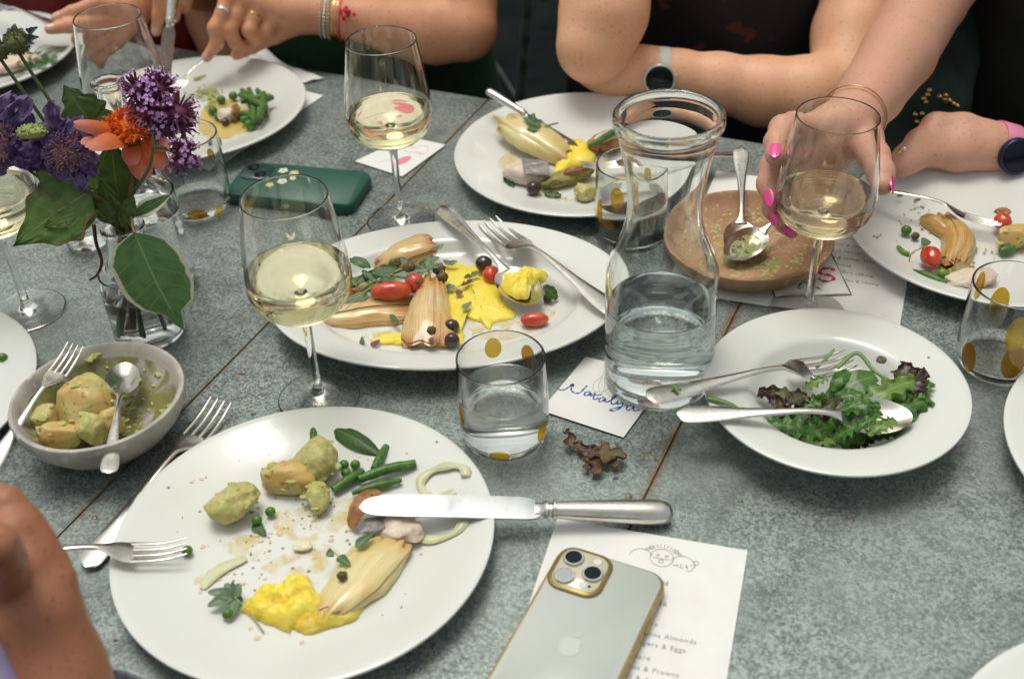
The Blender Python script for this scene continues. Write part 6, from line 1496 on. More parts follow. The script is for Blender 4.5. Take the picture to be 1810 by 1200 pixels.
scabious('violet scabious at the picture edge below the sea holly', 6, 258, .915, 34, [((10, 240), (18, 165), 40, .06, .014), ((20, 240), (52, 172), 46, .08, .012), ((25, 245), (62, 205), 40, .08, .008), ((0, 240), (-18, 180), 44, .08, .012), ((22, 262), (52, 262), 34, .1, .0), ((0, 290), (-10, 310), 36, .1, -.006), ((-10, 260), (-50, 260), 40, .1, .0), ((30, 250), (56, 236), 30, .1, .004)],
         [footp(), neckp(), aty(120, 345, .90), aty(50, 300, .905)], sc_m)
scabious('dark violet scabious bloom seen from the side with a pale green bud', 62, 238, .905, 10, [((60, 245), (42, 300), 62, .15, -.012), ((62, 245), (74, 300), 58, .15, -.014), ((55, 245), (34, 280), 40, .12, -.006), ((72, 245), (92, 285), 36, .12, -.008)], [footp(), neckp(), aty(110, 340, .90), aty(75, 290, .902)], sc_d)
mb = MB(); c = aty(57, 233, .893); mb.blob(c, (.0125, .008, .0055), 3, .12, 2, 4)
for k in range(60):
    d = Vector((r4.gauss(0, 1.2), r4.gauss(-.2, 1), r4.gauss(.6, .6))).normalized(); mb.blob(c+Vector((d.x*.0125, d.y*.008, d.z*.0055)), .0012, 1, .3, 2, k)
S1(mb, 'flower_bud', mat('pale_green_bud', (.30, .34, .10), rough=.6, col2=(.20, .25, .07), scale=200), 'pale green knobbly bud among the violet petals', 'flower bud')
# sea holly
holly_m = mat('sea_holly_dome', (.13, .14, .035), rough=.7, col2=(.08, .10, .03), scale=200, col3=(.20, .19, .06), scale3=260)
bract_m = mat('sea_holly_bract', (.075, .10, .085), rough=.5, col2=(.05, .065, .085), scale=80)
def holly(label, cx_, cy_, Y, rp, bracts, stem_pts):
    root = thing('sea_holly', label, 'flower', FOOT, 0, 'flowers in the bottle'); c = aty(cx_, cy_, Y); r = rp/dp(c)
    stem_through(root, stem_pts+[c-Vector((0, 0, r*.6))], .0019, dark_stem, FOOT)
    mb = MB(); mb.blob(c-FOOT, (r, r, r*.85), 3, .06, 2, 4)
    for k in range(260):
        d = Vector((r4.gauss(0, 1), r4.gauss(0, 1), r4.gauss(.3, 1))).normalized(); b_ = c-FOOT+Vector((d.x*r, d.y*r, d.z*r*.85))*.95
        mb.tube([b_, b_+d*r*.22], [.0007, .0002], 4)
    mb.build('dome', holly_m, root)
    for (bx, by, y1) in bracts:
        A, B = c+(aty(bx, by, Y+y1)-c)*.55, aty(bx, by, Y+y1); mb = MB(); leaf(mb, A-FOOT, B-FOOT, (0, -.8, .6), .0032, lambda u: (1-u)**.7*(1+.4*abs(math.sin(u*9))), 10, 4, cup=.6, bend=.12); mb.build('bract', bract_m, root)
holly('sea holly flower head over the white plate at the top of the bouquet', 30, 76, .965, 22, [(4, 62, 0), (14, 50, .006), (26, 42, .01), (50, 62, .0), (68, 48, .004), (70, 66, -.004), (62, 78, -.008), (0, 80, -.006), (40, 50, .014)], [footp(), neckp(), aty(150, 290, .93), aty(95, 190, .945), aty(42, 108, .962)])
holly('sea holly flower head half out of the picture', -4, 92, .975, 18, [(-20, 60, .01), (-2, 62, .008), (14, 76, .0), (-30, 90, 0)], [footp(), neckp(), aty(130, 290, .94), aty(75, 210, .955), aty(6, 112, .972)])
# leaves of the bouquet
dk = leafmat('dark_bouquet_leaf', (.070, .125, .026), (.10, .085, .035), (.13, .17, .055), e0=.86, e1=1.0, veins=42, inner2=(.052, .10, .02), vw=.02)
gr = leafmat('red_edged_leaf', (.10, .185, .036), (.20, .055, .032), (.19, .25, .08), e0=.84, e1=1.04, veins=48, inner2=(.075, .145, .028), vw=.02)
vg = leafmat('cream_edged_leaf', (.135, .27, .095), (.72, .70, .52), (.28, .39, .18), e0=.875, e1=.915, veins=46, inner2=(.090, .21, .07), vw=.018, rough=.38)
sv = leafmat('small_cream_edged_leaf', (.055, .125, .04), (.62, .60, .44), (.16, .22, .08), e0=.55, e1=.70, veins=30, inner2=(.04, .10, .03), vw=.02)
def bleaf(label, a, Ya, b_, Yb, wpx, lm, shape=None, nrm=(0, -.8, .6), stem=None, sm=None, **k):
    A, B = aty(*a, Ya), aty(*b_, Yb); root = thing('bouquet_leaf', label, 'leaf', A, 0, 'leaves of the bouquet'); mb = MB()
    leaf(mb, Vector(), B-A, nrm, wpx/dp(A)/2, shape, k.pop('nu', 30), k.pop('nv', 18), **k); mb.build('blade', lm, root)
    if stem:
        mb = MB(); sp_ = spline(stem+[A], 14); mb.tube([p-A for p in sp_], .0012, 6); mb.build('stem', sm or dark_stem, root)
ov = lambda u: max(0., math.sin(PI*min(1, .03+u**.85*.97)))**.85
big = lambda u: float(np.interp(u, [0, .03, .10, .22, .38, .55, .68, .74, .78, .84, .92, 1], [.04, .36, .74, .95, 1.0, .95, .75, .52, .26, .20, .12, .0]))
bleaf('large cream edged green leaf hanging in front of the flower bottle', (238, 412), .868, (325, 584), .862, 140, vg, big, nrm=(-.15, -.85, .5), stem=[neckp(), aty(232, 385, .89), aty(235, 400, .875)], sm=red_stem, bend=.05, cup=.05, ruffle=.012, rfreq=4, nu=44, nv=28, seed=3)
tri = lambda u: float(np.interp(u, [0, .06, .2, .4, .6, .62, .8, 1], [.2, .55, .9, 1.0, .66, .60, .34, 0]))
bleaf('dark lobed leaf standing behind the orange flower', (168, 228), .965, (112, 150), .98, 84, dk, tri, ruffle=.04, bend=.04, seed=4, stem=[neckp(), aty(195, 300, .94)], lobes=lambda u, s: 1+.12*math.sin(u*26))
bleaf('dark leaf pointing up right of the tall thistle leaf', (190, 235), .962, (152, 182), .975, 60, dk, tri, ruffle=.04, seed=5)
bleaf('dark drooping leaf with a reddish rib under the orange flower', (212, 362), .925, (196, 252), .945, 84, dk, ov, ruffle=.05, bend=.04, seed=6, stem=[neckp(), aty(214, 385, .915)], sm=red_stem)
bleaf('large red edged green leaf spreading over the cut off wine glass', (158, 338), .890, (24, 436), .865, 128, gr, lambda u: float(np.interp(u, [0, .08, .25, .45, .65, .85, 1], [.15, .6, .95, 1.0, .62, .2, 0])), nrm=(-.1, -.75, .65), ruffle=.05, bend=.05, seed=8, stem=[neckp(), aty(195, 365, .90)], lobes=lambda u, s: 1+.10*math.sin(u*24))
bleaf('mid green leaf above the red edged one', (150, 335), .895, (62, 300), .892, 74, gr, ov, ruffle=.05, seed=9, stem=[neckp()])
bleaf('narrow green leaf arching down left of the bottle neck', (160, 366), .885, (78, 402), .868, 40, gr, ov, ruffle=.04, bend=.1, seed=10, stem=[neckp()])
bleaf('narrow green leaf hanging over the bud bottle', (172, 372), .882, (114, 424), .862, 30, gr, ov, ruffle=.04, bend=.1, seed=11, stem=[neckp()])
bleaf('small cream edged leaf in front of the tall bottle', (233, 382), .90, (302, 344), .905, 34, sv, ov, nrm=(.1, -.6, .8), ruffle=.02, seed=12, stem=[neckp()])
bleaf('dark narrow leaf filling the bottle neck', (208, 400), .895, (178, 318), .91, 40, dk, ov, ruffle=.05, seed=14)
bleaf('green narrow leaf right of the bottle neck', (216, 402), .89, (236, 342), .90, 30, dk, ov, ruffle=.05, seed=15)
bleaf('green leaf behind the violet scabious', (170, 335), .905, (118, 292), .915, 52, gr, ov, ruffle=.05, seed=16)
bleaf('dark leaf bundle at the bottle neck', (200, 395), .89, (166, 350), .895, 34, dk, ov, ruffle=.05, seed=17)
mb = MB(); mb.tube(spline([aty(166, 398, .905), aty(170, 430, .903), aty(180, 462, .90), aty(172, 485, .895), aty(158, 495, .892)], 14), [.0018-.0008*i/14 for i in range(15)], 6); S1(mb, 'twig', mat('dark_red_twig', (.10, .018, .018), rough=.6), 'dark red twig hanging left of the flower bottle', 'twig')
# stems under water
for k in range(5):
    a = FOOT+Vector((r4.uniform(-.022, .022), r4.uniform(-.022, .022), -.003)); b_ = neckp(); mb = MB(); mb.tube(spline([a, (a+b_)/2+jitter(.002), b_], 8), .0016, 6)
    S1(mb, 'cut_stem', (dark_stem, red_stem, stem_g)[k % 3], ('dark green cut stem in the bottle water, nearest the big leaf', 'reddish cut stem in the middle of the bottle water', 'bright green cut stem in the bottle water', 'dark green cut stem along the left wall of the bottle', 'reddish cut stem along the back wall of the bottle')[k], 'stem', 'cut stems in the bottle')
# ------------------------------------------------------------------ people round the table
def skin(name, col, col2, col3):
    return mat(name, col, rough=.46, col2=col2, scale=24, lo=.36, hi=.64, col3=col3, scale3=300, lo3=.60, hi3=.72, bump=.0005, bscale=520, sss=.22, ssr=(.010,))
skin_a = skin('warm_skin', (.60, .275, .145), (.64, .30, .17), (.44, .17, .08))
skin_b = skin('freckled_skin', (.76, .405, .235), (.78, .43, .27), (.58, .27, .14))
skin_c = skin('fair_skin', (.56, .305, .20), (.61, .31, .225), (.43, .20, .12))
skin_d = skin('brown_skin', (.30, .115, .058), (.36, .145, .078), (.19, .062, .030))  # darker red-brown skin tone of the near guest
gold_j = mat('gold_jewellery', (.62, .44, .16), rough=.22, metal=1.)
silver_j = mat('silver_jewellery', (.75, .74, .72), rough=.2, metal=1.)
pink_nail = mat('pink_nail', (.78, .045, .26), rough=.16, coat=.8)
bare_nail = mat('bare_nail', (.66, .38, .31), rough=.25, coat=.4)
hair_m = mat('dark_hair', (.030, .020, .013), rough=.5, col2=(.06, .04, .025), scale=60)
def cloth(name, c, c2, c3=None, sc=10, s3=24, **k): return mat(name, c, rough=.85, col2=c2, scale=sc, col3=c3, scale3=s3, bump=.0012, bscale=60, **k)
def P(px, py, Y): return aty(px, py, Y)
def chain(*a): return [(P(x, y, Y), r) for x, y, Y, r in a]
def person(label, loc): return thing('person', label, 'person', loc, 0, 'guests at the table')
def part_of(mb, name, ma, root, **k):
    mb.v = [tuple(Vector(p)-root.location) for p in mb.v]; return mb.build(name, ma, root, **k)
def nail(root, tip, prev, towards, ma, L_=.0125, W_=.0046, fr=.0085, over=.004):
    """an almond nail lying on the back of the last finger joint"""
    tip, prev = Vector(tip), Vector(prev); x = (tip-prev).normalized(); z = Vector(towards); z = (z-x*z.dot(x)).normalized(); y = z.cross(x); mb = MB()
    st = tip+x*(fr*.55)-x*(L_-over)
    def fn(lift):
        def g_(u, v):
            s = (v-.5)*2; w_ = W_*interp(u, [0, .12, .35, .6, .8, .92, 1], [.70, .92, 1.0, .95, .72, .45, .10]); an = s*w_/fr*1.05
            return st+x*(L_*u)+y*(math.sin(an)*fr*.98)+z*((math.cos(an))*fr*(.99-.10*u*u)+lift-.35*fr*max(0, u-.75)**2)
        return g_
    mb.grid(fn(.0007), 10, 8); mb.grid(lambda u, v: fn(-.0008)(u, 1-v), 10, 8)
    n1 = 11*9
    for i in range(10):
        for j, jj in ((0, 8), (8, 0)): mb.f.append((i*9+j, (i+1)*9+j, n1+(i+1)*9+jj, n1+i*9+jj)[::1 if j else -1])
    for i in (0, 10):
        for j in range(8): mb.f.append((i*9+j, i*9+j+1, n1+i*9+7-j, n1+i*9+8-j)[::1 if i else -1])
    return part_of(mb, 'fingernail', ma, root)
def band(root, name, c, axis, r, wd, th, ma, up=None, oval=1.0):
    """a strap, ring or bangle round a limb"""
    c, axis = Vector(c), Vector(axis).normalized(); t1 = axis.orthogonal().normalized() if up is None else (Vector(up)-axis*Vector(up).dot(axis)).normalized(); t2 = axis.cross(t1); mb = MB(); v = []; f = []; n = 48
    sec = [(0, -wd/2), (th*.8, -wd/2), (th, -wd/2+th*.3), (th, wd/2-th*.3), (th*.8, wd/2), (0, wd/2)]
    for i in range(n):
        a = 2*PI*i/n; d = t1*math.cos(a)*oval+t2*math.sin(a)
        for rr, zz in sec: v.append(c+d*(r+rr)+axis*zz)
    m_ = len(sec)
    for i in range(n):
        for k in range(m_): f.append((i*m_+k, ((i+1) % n)*m_+k, ((i+1) % n)*m_+(k+1) % m_, i*m_+(k+1) % m_))
    mb.add(v, f); return part_of(mb, name, ma, root)
def watch(root, c, axis, r, face_dir, strap_m, case_m, fr=.0180):
    c = Vector(c); axis = Vector(axis).normalized(); z = Vector(face_dir); z = (z-axis*z.dot(axis)).normalized()
    w_ = band(root, 'watch', c, axis, r, .0215, .0024, strap_m, up=z)
    b0 = c+z*(r+.0005); M4 = frame(b0, b0+axis, z); M4 = Matrix.Translation(-root.location) @ M4
    def prt(prof, name, ma): mb = MB(); mb.lathe(prof, 40); mb.xf(M4); return mb.build(name, ma, w_)
    prt([(0, 0), (fr, 0), (fr+.0012, .002), (fr+.0012, .0070), (fr, .0088), (fr-.0015, .0090), (fr-.002, .0080), (0, .0080)], 'watch_case', case_m)
    prt([(0, .0079), (fr-.0018, .0079), (fr-.0020, .0094), (fr-.004, .0098), (0, .0100)], 'watch_glass', lens_dark)
    for s in (-1, 1):
        mb = MB(); mb.lathe([(0, 0), (.0016, 0), (.0016, .0022), (0, .0026)], 12); Mx = M4 @ Matrix.Translation((fr*.93, s*.006, .0045)) @ Matrix.Rotation(PI/2, 4, 'Y'); mb.xf(Mx); mb.build('crown_button', case_m, w_)
    return w_
def torso(root, cx_, cyy, col, rot=-TA, sh=.17, zsh=.30, r=.115, name='dress'):
    """clothed trunk with thighs going under the table top, built coarse"""
    c, s = math.cos(rot), math.sin(rot)
    def q(n, t, z): return Vector((cx_+n*c-t*s, cyy+n*s+t*c, z))
    g_ = [[(q(0, .02, -.27), r*1.30), (q(0, .0, -.05), r*1.02), (q(0, .0, .12), r*1.12), (q(0, .01, .24), r*1.02)],
          [(q(-.07, .02, -.27), r*1.15), (q(-.065, .0, .14), r*.95)], [(q(.07, .02, -.27), r*1.15), (q(.065, .0, .14), r*.95)],
          [(q(-sh, .02, zsh), .062), (q(0, .02, zsh+.015), .075), (q(sh, .02, zsh), .062)]]
    for k in (-1, 1): g_.append([(q(.09*k, 0, -.27), .085), (q(.12*k, -.40, -.26), .070)])
    mb = sdf_mesh(g_, .011, .05, 2)
    for i, p in enumerate(mb.v):
        v_ = Vector(p); k = .006*mnoise.noise(v_*9)+.004*mnoise.noise(Vector((v_.x*26, v_.y*26, v_.z*7))); mb.v[i] = (p[0]+k, p[1]-abs(k), p[2]+k*.4)
    return part_of(mb, name, col, root, autosmooth=False), q
def head(root, q, hair=hair_m):
    c = q(0, .06, .56); f_ = (q(0, -.1, .56)-c).normalized(); sd = (q(.1, -.02, .56)-c).normalized()
    return [[(q(0, .02, .30), .052), (q(0, .0, .44), .050)], [(c+Vector((0, 0, .035))+f_*-.012, .086), (c+f_*.022-Vector((0, 0, .045)), .060)], [(c+f_*.080, .012), (c+f_*.104-Vector((0, 0, .026)), .012)], [(c+f_*.070-Vector((0, 0, .075)), .026), (c+f_*.060-Vector((0, 0, .09)), .024)],
            [(c+sd*.082-Vector((0, 0, .005)), .012), (c+sd*.080-Vector((0, 0, .035)), .009)], [(c-sd*.082-Vector((0, 0, .005)), .012), (c-sd*.080-Vector((0, 0, .035)), .009)]], c, f_, sd
def face(root, q, ma):
    g_, c, f_, sd = head(root, q); mbh = sdf_mesh(g_, .006, .03, 2)
    mb = sdf_mesh([[(c+Vector((0, 0, .055))-f_*.03, .094), (c-f_*.055+Vector((0, 0, -.02)), .075), (c-f_*.06-Vector((0, 0, .12)), .055)], [(c+sd*.075+Vector((0, 0, .02))-f_*.02, .03), (c+sd*.085-Vector((0, 0, .12))-f_*.03, .03)], [(c-sd*.075+Vector((0, 0, .02))-f_*.02, .03), (c-sd*.085-Vector((0, 0, .12))-f_*.03, .03)]], .008, .03, 2)
    part_of(mb, 'hair', hair_m, root)
    for k in (-1, 1):
        mb = MB(); mb.blob(c+f_*.078+sd*(.031*k)+Vector((0, 0, .004)), (.012, .012, .009), 3); e = part_of(mb, 'eye', mat('eye_white', (.7, .68, .64), rough=.2), root)
    mb = MB(); mb.tube(spline([c+f_*.080+sd*-.024-Vector((0, 0, .062)), c+f_*.092-Vector((0, 0, .060)), c+f_*.080+sd*.024-Vector((0, 0, .062))], 8), [.002, .005, .006, .0065, .0065, .0065, .006, .005, .002], 8); part_of(mb, 'mouth', mat('lips', (.45, .16, .14), rough=.4), root)
    return mbh
def joined(*ms):
    r = MB()
    for m_ in ms: r.add(m_.v, m_.f)
    return r
def finger(*a): return chain(*a)
CAMV = Vector((0, -.75, .6))

# ---- guest in red, cutlery in both hands
p1 = person('seated person in a dark red top holding a knife and a fork', (-.60, 1.84, -.30))
tr_, q1 = torso(p1, -.60, 1.84, cloth('red_cloth', (.22, .018, .022), (.12, .010, .014)), name='top')
hA = [chain((330, -90, 1.62, .034), (262, -8, 1.535, .025), (228, 20, 1.515, .0225), (200, 40, 1.498, .019)), chain((255, 0, 1.53, .022), (215, 16, 1.505, .0155), (200, 14, 1.493, .0105)), chain((235, 30, 1.515, .020), (205, 64, 1.492, .0155), (192, 82, 1.484, .0115)),
      finger((200, 12, 1.492, .0100), (166, 8, 1.475, .0092), (128, 22, 1.462, .0080), (100, 32, 1.455, .0066)), finger((198, 38, 1.486, .0100), (158, 56, 1.462, .0090), (138, 70, 1.464, .0080), (146, 84, 1.474, .0072)),
      finger((194, 62, 1.482, .0096), (162, 82, 1.460, .0086), (150, 96, 1.466, .0078), (160, 104, 1.478, .007)), finger((190, 82, 1.480, .0088), (172, 104, 1.464, .0078), (172, 114, 1.472, .007)),
      finger((218, 36, 1.505, .014), (172, 36, 1.472, .0108), (124, 46, 1.448, .0088), (88, 52, 1.440, .0068))]
hB = [chain((380, -190, 1.64, .034), (340, -100, 1.56, .026), (312, -55, 1.53, .027)), chain((330, -90, 1.55, .022), (292, -50, 1.522, .014)),
      finger((290, -46, 1.522, .0105), (284, -8, 1.502, .0094), (281, 26, 1.497, .0086), (276, 56, 1.494, .0068)), finger((314, -44, 1.525, .0105), (308, -10, 1.508, .0094), (309, 14, 1.505, .0084), (309, 32, 1.508, .007)),
      finger((332, -40, 1.53, .012), (328, -8, 1.515, .0105), (326, 12, 1.52, .0095)), finger((300, -60, 1.52, .014), (296, -20, 1.505, .012), (298, 8, 1.500, .010))]
sk = sdf_mesh(hA, .0022, .0045, 1); sk2 = sdf_mesh(hB, .0022, .0045, 1)
arms = [sdf_mesh([[(P(330, -90, 1.62), .034), (q1(.20, .0, .02), .043), (q1(.18, .02, .28), .050)]], .007, .02), sdf_mesh([[(P(380, -190, 1.64), .034), (q1(.30, -.02, .06), .043), (q1(.20, .02, .28), .050)]], .007, .02)]
part_of(joined(sk, sk2, *arms, face(p1, q1, skin_a)), 'body', skin_a, p1, autosmooth=False)
for t_, pr_ in (((100, 32, 1.455), (128, 22, 1.462)), ((88, 52, 1.440), (124, 46, 1.448)), ((276, 55, 1.494), (281, 26, 1.497)), ((309, 30, 1.508), (308, 14, 1.505))): nail(p1, P(*t_), P(*pr_), CAMV, bare_nail, .0105, .0040, .0066, over=.001)
band(p1, 'finger_ring', P(176, 48, 1.473), P(198, 38, 1.486)-P(158, 56, 1.462), .0096, .003, .0012, gold_j)

# ---- guest in green, fork hand over the bean plate
p2 = person('seated person in a dark green dress leaning on an elbow with stacked bracelets', (-.20, 1.68, -.30))
tr_, q2 = torso(p2, -.195, 1.715, cloth('green_cloth', (.012, .060, .026), (.006, .030, .014), (.03, .12, .06), 8, 16), r=.118)
arm2 = [chain((776, -190, 1.62, .052), (815, -60, 1.53, .050), (822, 52, 1.462, .040)), chain((822, 52, 1.462, .0400), (770, 52, 1.468, .0445), (700, 45, 1.48, .038), (630, 34, 1.492, .029), (570, 26, 1.50, .0255), (520, 22, 1.495, .026)),
        chain((540, 24, 1.498, .0215), (480, 12, 1.485, .0165), (402, -8, 1.464, .0105)), chain((540, 24, 1.497, .0215), (480, 14, 1.482, .016), (426, 2, 1.468, .0105)), chain((540, 28, 1.495, .0215), (490, 24, 1.480, .016), (456, 12, 1.473, .0105)), chain((540, 30, 1.495, .021), (505, 32, 1.483, .015), (490, 22, 1.479, .0095)),
        finger((402, -8, 1.464, .0098), (394, 22, 1.448, .0088), (380, 50, 1.436, .0090), (384, 76, 1.432, .0080), (365, 102, 1.427, .0066)), finger((426, 2, 1.468, .0098), (418, 26, 1.455, .0088), (405, 53, 1.441, .0092), (416, 76, 1.446, .0082), (431, 84, 1.456, .0072)),
        finger((456, 12, 1.473, .0096), (446, 32, 1.462, .0088), (440, 54, 1.450, .0090), (452, 70, 1.456, .008), (464, 62, 1.466, .007)), finger((490, 22, 1.479, .0088), (478, 38, 1.470, .0080), (470, 52, 1.464, .0080), (478, 60, 1.470, .0068)),
        finger((520, 44, 1.492, .0150), (486, 62, 1.482, .0112), (446, 82, 1.466, .0092), (418, 97, 1.452, .0074))]
part_of(joined(sdf_mesh(arm2, .0024, .0048, 1), face(p2, q2, skin_a), sdf_mesh([[(q2(-.19, .02, .28), .05), (q2(-.26, -.05, .02), .04), (q2(-.12, -.14, -.16), .03)]], .007, .02)), 'body', skin_a, p2, autosmooth=False)
nail(p2, P(365, 102, 1.427), P(384, 76, 1.432), CAMV, bare_nail, .0105, .0040, .0066, over=.001)
band(p2, 'finger_ring', P(395, 20, 1.449), P(402, -8, 1.464)-P(384, 49, 1.437), .0092, .0034, .0014, silver_j)
band(p2, 'finger_ring', P(448, 28, 1.464), P(456, 12, 1.473)-P(440, 54, 1.450), .0090, .0024, .0012, gold_j)
axw = P(630, 34, 1.492)-P(540, 24, 1.498)
beads = mat('beaded_bracelet', (.55, .46, .28), rough=.3, metal=.7, col2=(.40, .38, .36), scale=260)
for k, (x, rr, wd, ma_, nm) in enumerate(((572, .0262, .0042, beads, 'bead_bracelet'), (579, .0266, .0042, silver_j, 'bead_bracelet'), (586, .0270, .0042, beads, 'bead_bracelet'), (594, .0275, .0022, gold_j, 'bangle'), (600, .0280, .0022, mat('rose_gold', (.62, .30, .18), rough=.25, metal=1.), 'bangle'))):
    c = P(x, 27+(x-570)*.15, 1.50-(x-570)*.0001)
    if nm == 'bead_bracelet':
        ax_ = axw.normalized(); t1 = ax_.orthogonal().normalized(); t2 = ax_.cross(t1); mb = MB()
        for i in range(40):
            a = 2*PI*i/40; mb.blob(c+(t1*math.cos(a)+t2*math.sin(a))*(rr+.0012), .0022, 1)
        part_of(mb, nm, ma_, p2)
    else: band(p2, nm, c, axw, rr, wd, .0016, ma_)
red_tie = mat('red_thread', (.60, .03, .045), rough=.7)
b_ = band(p2, 'thread_bracelet', P(606, 32, 1.496), axw, .0283, .0026, .0016, red_tie)
mb = MB(); c = P(612, 26, 1.462)
for k in range(16): mb.blob(c+jitter(.004), (.003, .0025, .0028), 1, .3, 2, k)
part_of(mb, 'thread_knot', red_tie, p2)

# ---- guest with folded arms and a pale watch
p3 = person('seated person with folded bare arms and a pale strapped watch in a dark floral dress', (.27, 1.53, -.30))
floral = mat('dark_floral_cloth', (.010, .011, .012), rough=.85, col2=(.016, .017, .02), scale=9, col3=(.085, .026, .020), scale3=19, lo3=.615, hi3=.645, bump=.001, bscale=60)
tr_, q3 = torso(p3, .285, 1.575, floral, r=.122)
arm3 = [chain((1050, 82, 1.325, .0415), (1062, 40, 1.352, .0480), (1070, -60, 1.405, .056), (1060, -190, 1.50, .054)), chain((1050, 82, 1.325, .0415), (1078, 20, 1.335, .043), (1096, -60, 1.36, .040), (1120, -200, 1.40, .030))]
arm3b = [chain((1545, -190, 1.56, .052), (1530, -40, 1.455, .049), (1506, 60, 1.385, .047), (1490, 150, 1.325, .043)), chain((1494, 158, 1.322, .041), (1430, 168, 1.310, .0445), (1350, 162, 1.318, .040), (1270, 146, 1.325, .0335), (1200, 132, 1.33, .0275), (1160, 127, 1.332, .0262), (1120, 126, 1.335, .0270)),
         chain((1130, 118, 1.335, .0235), (1085, 108, 1.34, .0225), (1055, 100, 1.345, .020)), chain((1130, 134, 1.330, .0235), (1085, 134, 1.332, .0235), (1052, 132, 1.335, .018)), chain((1085, 122, 1.336, .022), (1040, 112, 1.345, .013), (1028, 100, 1.36, .010)), chain((1060, 134, 1.335, .015), (1042, 130, 1.345, .011), (1036, 118, 1.36, .009))]
part_of(joined(sdf_mesh(arm3, .0036, .012), sdf_mesh(arm3b, .0036, .012), face(p3, q3, skin_b)), 'body', skin_b, p3, autosmooth=False)
watch(p3, P(1163, 127, 1.332), P(1200, 132, 1.33)-P(1120, 126, 1.335), .0268, Vector((-.10, -.97, .16)), mat('pale_strap', (.60, .62, .57), rough=.5), mat('pale_case', (.62, .63, .60), rough=.3, metal=.5))

# ---- guest reaching for the glass
p4 = person('seated person in black with pink nails reaching for a wine glass', (.74, 1.40, -.30))
blk = mat('black_cloth', (.006, .007, .006), rough=.9, col2=(.010, .012, .011), scale=12, bump=.001, bscale=60)
tr_, q4 = torso(p4, .755, 1.375, blk, r=.125)
DG = 1.0
arm4 = [chain((1760, -230, 1.50, .050), (1705, -95, 1.40, .048), (1642, 2, 1.295, .0415), (1588, 96, 1.185, .0390), (1540, 165, 1.095, .0325), (1512, 206, 1.035, .0275), (1496, 226, 1.005, .027)),
        chain((1512, 206, 1.035, .026), (1468, 222, 1.000, .0200), (1424, 230, .986, .0145)), chain((1505, 215, 1.02, .026), (1462, 250, .994, .0205), (1420, 264, .981, .0140)), chain((1500, 225, 1.01, .024), (1460, 275, .990, .0190), (1418, 298, .977, .0130)), chain((1500, 232, 1.01, .022), (1462, 300, .988, .0165), (1420, 330, .973, .0120)),
        finger((1424, 228, .986, .0125), (1402, 222, .965, .0115), (1384, 228, .942, .0115), (1372, 252, .921, .0100), (1370, 276, .905, .0086)),
        finger((1420, 264, .981, .0125), (1392, 272, .958, .0115), (1367, 294, .934, .0113), (1359, 325, .914, .0100), (1366, 352, .900, .0086)),
        finger((1418, 298, .977, .0120), (1394, 316, .954, .0110), (1372, 342, .930, .0108), (1368, 368, .912, .0096), (1377, 386, .900, .0082)),
        finger((1420, 330, .973, .0108), (1402, 350, .950, .0100), (1386, 374, .928, .0096), (1388, 394, .914, .0086), (1400, 406, .906, .0074)),
        finger((1512, 216, 1.025, .020), (1528, 246, .990, .0165), (1546, 276, .955, .0130), (1558, 304, .930, .0110), (1560, 328, .914, .0090))]
lh = [chain((1960, 330, 1.13, .036), (1860, 290, 1.125, .031), (1775, 266, 1.125, .0262), (1740, 258, 1.125, .026)), chain((1745, 250, 1.13, .021), (1700, 236, 1.135, .021), (1655, 226, 1.135, .0165)), chain((1745, 262, 1.12, .021), (1700, 256, 1.12, .021), (1652, 252, 1.12, .016)), chain((1745, 270, 1.115, .02), (1690, 272, 1.112, .019), (1645, 272, 1.11, .014)),
      finger((1655, 226, 1.135, .0135), (1622, 250, 1.115, .0115), (1596, 276, 1.10, .0100), (1585, 290, 1.095, .0088)), finger((1652, 252, 1.12, .0130), (1620, 270, 1.105, .0112), (1598, 290, 1.09, .0095)), finger((1645, 272, 1.11, .0120), (1612, 286, 1.095, .0105), (1592, 300, 1.085, .0090))]
part_of(joined(sdf_mesh(arm4, .0023, .006, 1), sdf_mesh(lh, .0028, .007), sdf_mesh([[(P(1960, 330, 1.13), .036), (q4(.2, -.12, .0), .045), (q4(.19, .02, .27), .055)]], .008, .02), face(p4, q4, skin_c)), 'body', skin_c, p4, autosmooth=False)
for t_, pr_, tw in (((1370, 276, .905), (1372, 252, .921), (-.25, -.90, .2)), ((1366, 352, .900), (1359, 325, .914), (-.45, -.85, .2)), ((1377, 386, .900), (1368, 368, .912), (-.5, -.8, .2)), ((1400, 406, .906), (1388, 394, .914), (-.5, -.8, .3))): nail(p4, P(*t_), P(*pr_), tw, pink_nail, .0165, .0052, .0088, .006)
nail(p4, P(1560, 328, .914), P(1558, 304, .930), (.85, -.45, .2), pink_nail, .0175, .0056, .0094, .006)
nail(p4, P(1585, 290, 1.095), P(1596, 276, 1.10), (-.7, -.3, .6), pink_nail, .0150, .0048, .0090, .006)
band(p4, 'bangle', P(1508, 207, 1.030), P(1540, 165, 1.095)-P(1496, 226, 1.005), .0305, .0018, .0012, gold_j)
for k, (x, y) in enumerate(((1606, 272), (1598, 278))): mb = MB(); mb.blob(P(x-8, y-8, 1.095), .0032, 2); part_of(mb, 'ring_stone', (silver_j, gold_j)[k], p4)
watch(p4, P(1770, 265, 1.125), P(1860, 290, 1.125)-P(1740, 258, 1.125), .0268, Vector((-.05, -.93, .32)), mat('pink_strap', (.66, .22, .34), rough=.5), mat('navy_case', (.02, .03, .07), rough=.3, metal=.5))
mb = MB()
for x, y in ((1643, 160), (1640, 168), (1633, 175), (1636, 181), (1661, 171), (1672, 169), (1670, 176), (1678, 178), (1686, 184), (1692, 188), (1630, 202), (1618, 203), (1621, 216)): mb.blob(P(x, y, 1.245), (.0032, .0032, .0032), 2)
